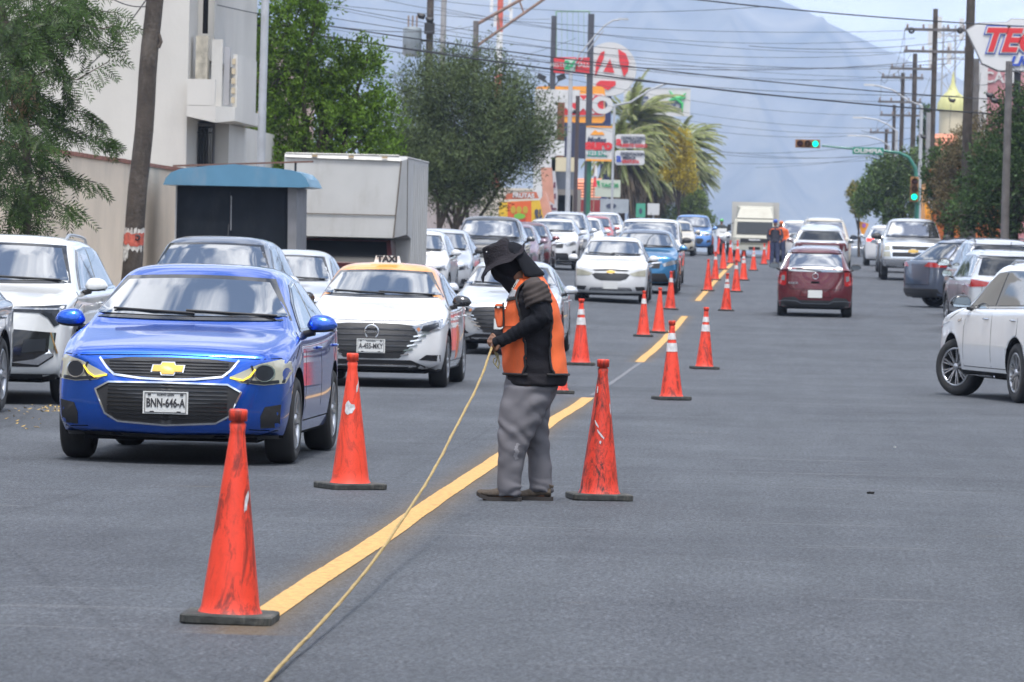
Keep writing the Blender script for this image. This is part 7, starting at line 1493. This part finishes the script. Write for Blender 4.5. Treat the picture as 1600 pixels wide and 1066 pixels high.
    def vp(name, poly, m_, off=.024, side=-1):
        mb = MB(); n0 = 7; L0, L1 = poly[0], poly[1]; R0_, R1 = poly[3], poly[2]; vs = []
        for i in range(n0):
            for j in range(n0):
                u, v = i/(n0-1), j/(n0-1); x = (L0[0]*(1-v)+L1[0]*v)*(1-u)+(R0_[0]*(1-v)+R1[0]*v)*u; y_ = (L0[1]*(1-v)+L1[1]*v)*(1-u)+(R0_[1]*(1-v)+R1[1]*v)*u; vs.append(onv(x, y_, side, off))
        mb.add(vs, [(i*n0+j, (i+1)*n0+j, (i+1)*n0+j+1, i*n0+j+1) for i in range(n0-1) for j in range(n0-1)], True); o = mb.build(name, m_, rt); bm = bmesh.new(); bm.from_mesh(o.data); bmesh.ops.recalc_face_normals(bm, faces=bm.faces); bmesh.ops.solidify(bm, geom=bm.faces[:], thickness=.004); bm.to_mesh(o.data); bm.free(); return o
    vp('reflective_stripe', [(797, 456), (793, 468), (806, 466), (808, 455)], REFL); vp('stripe_edging', [(793, 469), (791, 474), (808, 470), (807, 466)], TRM, .025); vp('vest_seam', [(787, 512), (787, 513.2), (818, 511.2), (818, 510)], mat('vest_seam', (.40, .07, .02), rough=.8), .022)
    lettering('X COBEL', .020, M_PLATE, rt, lp(808, 447, -.196), rot=(0, -1.05, 0), bold=.0006, depth=.001)
    # loose front flap pocket standing off the chest
    a = [lp(774, 478, -.03), lp(787, 478, -.03), lp(788, 500, -.03), lp(786, 514, -.03), lp(778, 515, -.03), lp(774, 498, -.03)]; me = recalc(MB().add([v+Vector((0, -.045, 0)) for v in a]+[v+Vector((0, .06, 0)) for v in a], [tuple(range(6)), tuple(range(11, 5, -1))]+[(i, i+6, (i+1) % 6+6, (i+1) % 6) for i in range(6)]).mesh('vest_pocket', VEST)); o = link('vest_pocket', me, rt); bmod = o.modifiers.new('b', 'BEVEL'); bmod.width = .012; bmod.segments = 3
    MB().tube([lp(774, 483, -.078), lp(787, 483, -.078)], .007, 6).build('pocket_edging', TRM, rt); MB().box(lp(780, 483, -.087), (.016, .006, .012)).build('pocket_snap', M_PLATE, rt); MB().tube([lp(787.5, 476, -.079), lp(788.5, 514, -.079)], .006, 6).build('pocket_edging', TRM, rt)
    # balaclava with drape
    k = MB(); Rt = Matrix.Rotation(rad(24), 3, 'Y'); ell(k, lp(796, 412), (.112, .092, .135), Rt); ell(k, lp(782, 430), (.070, .066, .058), Matrix.Rotation(rad(45), 3, 'Y')); k.tube([lp(793, 436), lp(800, 447), lp(806, 456)], [.062, .056, .050], 16)
    remesh(k, 'face_cover', KNIT, .008, 3, lambda v, n: noise.noise(v*12)*.006+math.sin(v.z*80+v.x*50+noise.noise(v*8)*4)*.0018, rt)
    d_ = MB(); top_ = [(812, 398), (816, 398)]; n_ = 17; vs = []
    for i in range(9):
        t = i/8
        for j in range(n_):
            a = -math.pi/2+math.pi*j/(n_-1); w_ = .098+.035*t; bx_ = 803+t*18; px_ = bx_+(18+12*t)*math.cos(a)*1.0+noise.noise(Vector((i*.5, j*.4, 2)))*2; py_ = 396+t*34+abs(math.sin(a))*4*t+noise.noise(Vector((j*.6, i*.3, 7)))*2.0*t
            v = lp(px_, py_); v.y = w_*math.sin(a)*(1+.05*math.sin(j*1.9)*t); vs.append(v)
    me = MB().add(vs, [(i*n_+j, i*n_+j+1, (i+1)*n_+j+1, (i+1)*n_+j) for i in range(8) for j in range(n_-1)], True).mesh('neck_flap', KNIT); o = link('neck_flap', me, rt); bm = bmesh.new(); bm.from_mesh(me); bmesh.ops.recalc_face_normals(bm, faces=bm.faces); bmesh.ops.solidify(bm, geom=bm.faces[:], thickness=.006); bm.to_mesh(me); bm.free()
    # bucket hat, tipped forward, wavy brim with the back turned up
    h = []; n_ = 56; ax = rad(-27); c = lp(784, 408); prof_ = [(.0, .128), (.060, .127), (.082, .118), (.092, .095), (.101, .05), (.108, .012), (.112, .0), (.135, -.012), (.160, -.028), (.178, -.042)]
    M_ = Matrix.Rotation(ax, 3, 'Y')
    for i, (r_, z_) in enumerate(prof_):
        for j in range(n_):
            a = 2*math.pi*j/n_; wv = (noise.noise(Vector((math.cos(a)*2, math.sin(a)*2, 1)))*.035+.012*math.sin(3*a+1))*max(0, (i-6)/3); tb_ = max(0, math.cos(a))**3*max(0, (i-6)/3)*.065; fr_ = max(0, -math.cos(a))**2*max(0, (i-6)/3)*-.020; cr_ = noise.noise(Vector((math.cos(a)*1.5, math.sin(a)*1.5, z_*18)))*.016*(1 if 0 < i < 6 else .3); dn = -.018*math.exp(-((math.cos(a)*r_)/.05)**2)*(1 if i < 3 else 0)
            v = Vector(((r_+cr_)*math.cos(a)*1.02, (r_+cr_)*math.sin(a)*.95, z_+wv+tb_+fr_+dn)); h.append(c+(M_ @ v))
    k = len(prof_); me = MB().add(h, [(i*n_+j, (i+1)*n_+j, (i+1)*n_+(j+1) % n_, i*n_+(j+1) % n_) for i in range(k-1) for j in range(n_)], True).mesh('bucket_hat', HATM); bm = bmesh.new(); bm.from_mesh(me); bmesh.ops.remove_doubles(bm, verts=bm.verts, dist=.0005); bmesh.ops.recalc_face_normals(bm, faces=bm.faces); bmesh.ops.solidify(bm, geom=bm.faces[:], thickness=.005); bm.to_mesh(me); bm.free()
    for f in me.polygons: f.use_smooth = True
    o = link('bucket_hat', me, rt); sb = o.modifiers.new('s', 'SUBSURF'); sb.levels = sb.render_levels = 1
    for px, py in ((762, 398), (769, 420)): ell_ = MB(); ell(ell_, lp(px, py, -.098), (.006, .004, .006), n=8); ell_.build('eyelet', M_CHROME, o)
    return rt, P
wk, WP = worker()
# the rope, pulled tight from the hands down to the lower edge of the picture and on past the camera
RM = mat('rope_yellow', (.50, .36, .15), rough=.85, var=.3, vscale=60, bump=.8, bscale=300)
h0_ = Vector(WP)+lp(771, 545, -.17); pz = [(771, 545, 0), (749, 600, 30.6), (714, 664, 28.8), (675, 743, 26.7), (625, 817, 24.6), (586, 876, 22.9), (516, 960, 20.6), (447, 1030, 18.8), (418, 1064, 18.0), (330, 1160, 16.4), (240, 1250, 15.0)]
pts = [h0_]+[CAM+ray(x, y)*z for x, y, z in pz[1:]]
rp_ = MB(); fine = []
for a, b_ in zip(pts[:-1], pts[1:]):
    for k in range(8): fine.append(a.lerp(b_, k/8))
fine.append(pts[-1]); sm_ = [sum(fine[max(0, i-4):i+5], Vector())/len(fine[max(0, i-4):i+5]) for i in range(len(fine))]; sm_[0] = fine[0]
rp_.tube(sm_, .0075, 8); rp_.tube([p+Vector((math.cos(i*1.2)*.005, 0, math.sin(i*1.2)*.005)) for i, p in enumerate(sm_)], .005, 6); o = rp_.build('rope', RM)
tag(o, 'taut yellow rope running from the worker hands down across the asphalt', 'rope')
tl = MB(); c0 = Vector(WP); tl.tube([c0+lp(772, 546, -.17), c0+lp(776, 552, -.18), c0+lp(780, 562, -.19), c0+lp(777, 572, -.19), c0+lp(782, 578, -.19)], [.006, .007, .006, .005, .004], 6); tl.tube([c0+lp(775, 549, -.18), c0+lp(781, 556, -.19), c0+lp(783, 570, -.19), c0+lp(781, 577, -.19)], .005, 6); tl.tube([c0+lp(781, 577, -.19), c0+lp(774, 568, -.2), c0+lp(774, 563, -.2), c0+lp(777, 561, -.2)], .004, 6)
tag(tl.build('rope_tail', mat('rope_old', (.22, .19, .10), rough=.9, var=.4, vscale=40)), 'frayed loose rope end dangling below the worker gloves', 'rope end')

def far_person(lab, px, z, H, jacket, legs, cap, capm, yoke=None, vis=1):
    P = onroad(px, z); rt = thing('person', lab, 'person', P); k = H/1.72; b = MB()
    ell(b, (0, 0, 1.60*k), (.075, .09, .115)); b.tube([(0, 0, 1.52*k), (0, 0, 1.38*k)], .055, 10); rings(b, [(0, 0, .88*k, .13, .10), (0, 0, 1.1*k, .14, .10), (0, 0, 1.32*k, .16, .1), (0, 0, 1.42*k, .10, .08)], 18)
    for s in (1, -1): b.tube([(s*.09, 0, .92*k), (s*.10, 0, .5*k), (s*.11, 0, .08)], [.075, .055, .04], 10); b.tube([(s*.11, -.0, .05), (s*.12, -.12, .04)], .04, 8); b.tube([(s*.18, 0, 1.36*k), (s*.25, -.02, 1.08*k), (s*.20, -.12, .90*k), (s*.17, -.16, .84*k)], [.05, .042, .032, .03], 10)
    remesh(b, 'body', SKIN, .02, 2, parent=rt)
    j = MB(); rings(j, [(0, 0, .86*k, .175, .13), (0, 0, 1.0*k, .185, .135), (0, 0, 1.2*k, .20, .135), (0, 0, 1.36*k, .215, .13), (0, 0, 1.45*k, .12, .09)], 20)
    for s in (1, -1): j.tube([(s*.19, 0, 1.37*k), (s*.275, -.02, 1.08*k), (s*.22, -.12, .92*k)], [.075, .062, .05], 10)
    remesh(j, 'jacket', jacket, .02, 3, lambda v, n: noise.noise(v*9)*.012, rt); t = MB()
    for s in (1, -1): rings(t, [(s*.11, 0, .06, .07, .085), (s*.10, 0, .5*k, .085, .09), (s*.08, 0, .95*k, .11, .12)], 16)
    remesh(t, 'trousers', legs, .02, 3, lambda v, n: noise.noise(v*8)*.012, rt)
    c = MB(); ell(c, (0, 0, 1.645*k), (.092, .108, .085)); 
    if cap == 'cap': c.box((0, .12, 1.63*k), (.15, .12, .015))
    c.build('cap' if cap == 'cap' else 'helmet', capm, rt)
    if yoke:
        y = MB()
        for s in (1, -1): y.tube([(s*.03, -.128, 1.36*k), (s*.13, -.125, 1.36*k), (s*.19, -.10, 1.28*k), (s*.20, -.10, 1.15*k)], .022, 8)
        y.build('reflective_yoke', yoke, rt)
    return rt
far_person('distant worker from behind, dark jacket with orange yoke, blue cap', 1209.5, 184, 1.74, mat('jacket_navy', (.03, .03, .045), rough=.85), mat('jeans_dark', (.04, .05, .10), rough=.9), 'cap', mat('cap_blue', (.03, .08, .34), rough=.7), mat('yoke_orange', (.62, .12, .04), rough=.7))
far_person('worker in an orange top mostly hidden behind the one in the blue cap', 1219, 196, 1.66, VEST, mat('jeans_dark', (.04, .05, .1)), 'helmet', mat('hard_hat', (.55, .14, .03), rough=.4))
far_person('rider in dark clothes and a green helmet standing over the white motorcycle', 1125.5, 226, 1.66, mat('jacket_dark', (.03, .035, .035), rough=.8), mat('jeans_dark', (.04, .05, .1)), 'helmet', mat('helmet_green', (.05, .36, .05), rough=.3, coat=.6))
P = onroad(1131.5, 222); mc = thing('motorcycle', 'white motorcycle facing the camera beside the distant cones', 'motorcycle', P, .25)
for y in (-.62, .62): link('wheel', MB().lathe([(.22, -.05), (.29, -.05), (.31, 0), (.29, .05), (.22, .05)], 24, 'X').mesh('wheel', M_RUBBER), mc, loc=(0, y, .31))
WF = mat('fairing_white', (.68, .68, .67), rough=.3, coat=.6); q = MB(); ell(q, (0, -.45, .82), (.22, .16, .24)); ell(q, (0, -.05, .80), (.17, .38, .17)); ell(q, (0, .5, .82), (.15, .36, .10)); q.build('fairing', WF, mc); MB().box((0, 0, .48), (.26, .55, .34)).build('engine', M_BLACK, mc); q = MB(); ell(q, (0, -.60, .86), (.11, .05, .08)); q.build('headlight', M_LAMP, mc); MB().tube([(-.34, -.35, 1.06), (0, -.48, 1.02), (.34, -.35, 1.06)], .016, 6).build('handlebar', M_BLACK, mc)
q = MB()
for s in (1, -1): q.tube([(s*.09, -.62, .31), (s*.09, -.46, .85)], .03, 6)
q.build('fork', M_CHROME, mc); MB().box((0, .85, 1.05), (.46, .36, .36)).build('delivery_box', WF, mc)

# ------------------------------------------------------------------ blocks and trees added out of view, to darken the horizon in car reflections
bk = [('unseen plain grey two-storey block added for reflections on the left kerb behind the viewpoint', -24, -10.4, -70, -25, 7.5, (.32, .31, .30)), ('unseen ochre block added for reflections on the left kerb farther behind', -22, -10.4, -130, -75, 6, (.36, .25, .12)), ('unseen long beige block added for reflections on the left kerb beside the viewpoint', -20, -10.4, -20, 38, 4.5, (.40, .36, .30)),
      ('unseen brick-coloured block added for reflections on the right kerb behind the viewpoint', 12, 26, -60, -8, 7, (.28, .13, .09)), ('unseen pale green block added for reflections on the right kerb beside the viewpoint', 12, 24, 0, 44, 5, (.28, .34, .28)), ('unseen tall dark block added for reflections far behind the viewpoint on the right', 12, 30, -150, -70, 12, (.14, .15, .17)), ('unseen grey block added for reflections on the right between the white SUV and the shops', 13, 30, 50, 120, 5.5, (.36, .35, .34))]
for lab, x0, x1, y0, y1, h_, c_ in bk: block('building', lab, x0, x1, y0, y1, h_, mat('render_%d_%d' % (x0, y0+200), c_, rough=.9, var=.2, vscale=.5), wins=[((x0-x1)/2+3+i*3.2, 1.6, 1.4, 1.5) for i in range(3)])
for i, (x, y, r_) in enumerate(((-9.2, 12, 2.2), (-9.2, -8, 2.6), (10.4, 22, 2.3), (10.4, -14, 2.6), (-9, -45, 2.8), (10.4, -50, 2.8))):
    rs = np.random.RandomState(i+50); n_ = 2600; d = rs.normal(size=(n_, 3)); d /= np.linalg.norm(d, axis=1)[:, None]; p = d*(rs.rand(n_, 1)**.35)*r_*np.array([1, 1, .8])+np.array([0, 0, 2.4+r_]); rt = thing('tree', ('unseen round tree added for reflections on the left kerb, %s' if x < 0 else 'unseen round tree added for reflections on the right kerb, %s') % ('ahead of the viewpoint', 'just behind the viewpoint', 'ahead of the viewpoint', 'just behind the viewpoint', 'far behind the viewpoint', 'far behind the viewpoint')[i], 'tree', (x, y, .13)); me = leafmesh('crown', p, rs.uniform(.2, .4, n_), rs.normal(size=(n_, 3)), LG3, .6, 0, i); link('crown', me, rt); MB().tube([(0, 0, 0), (.05, 0, 1.5), (0, 0, 2.6+r_*.6)], [.16, .13, .07], 10).build('trunk', BARK, rt)
# farther cars and a darker hillside are left out: nothing of them shows
for o in list(SC.objects):
    if o.name.startswith('tmp'): bpy.data.objects.remove(o)
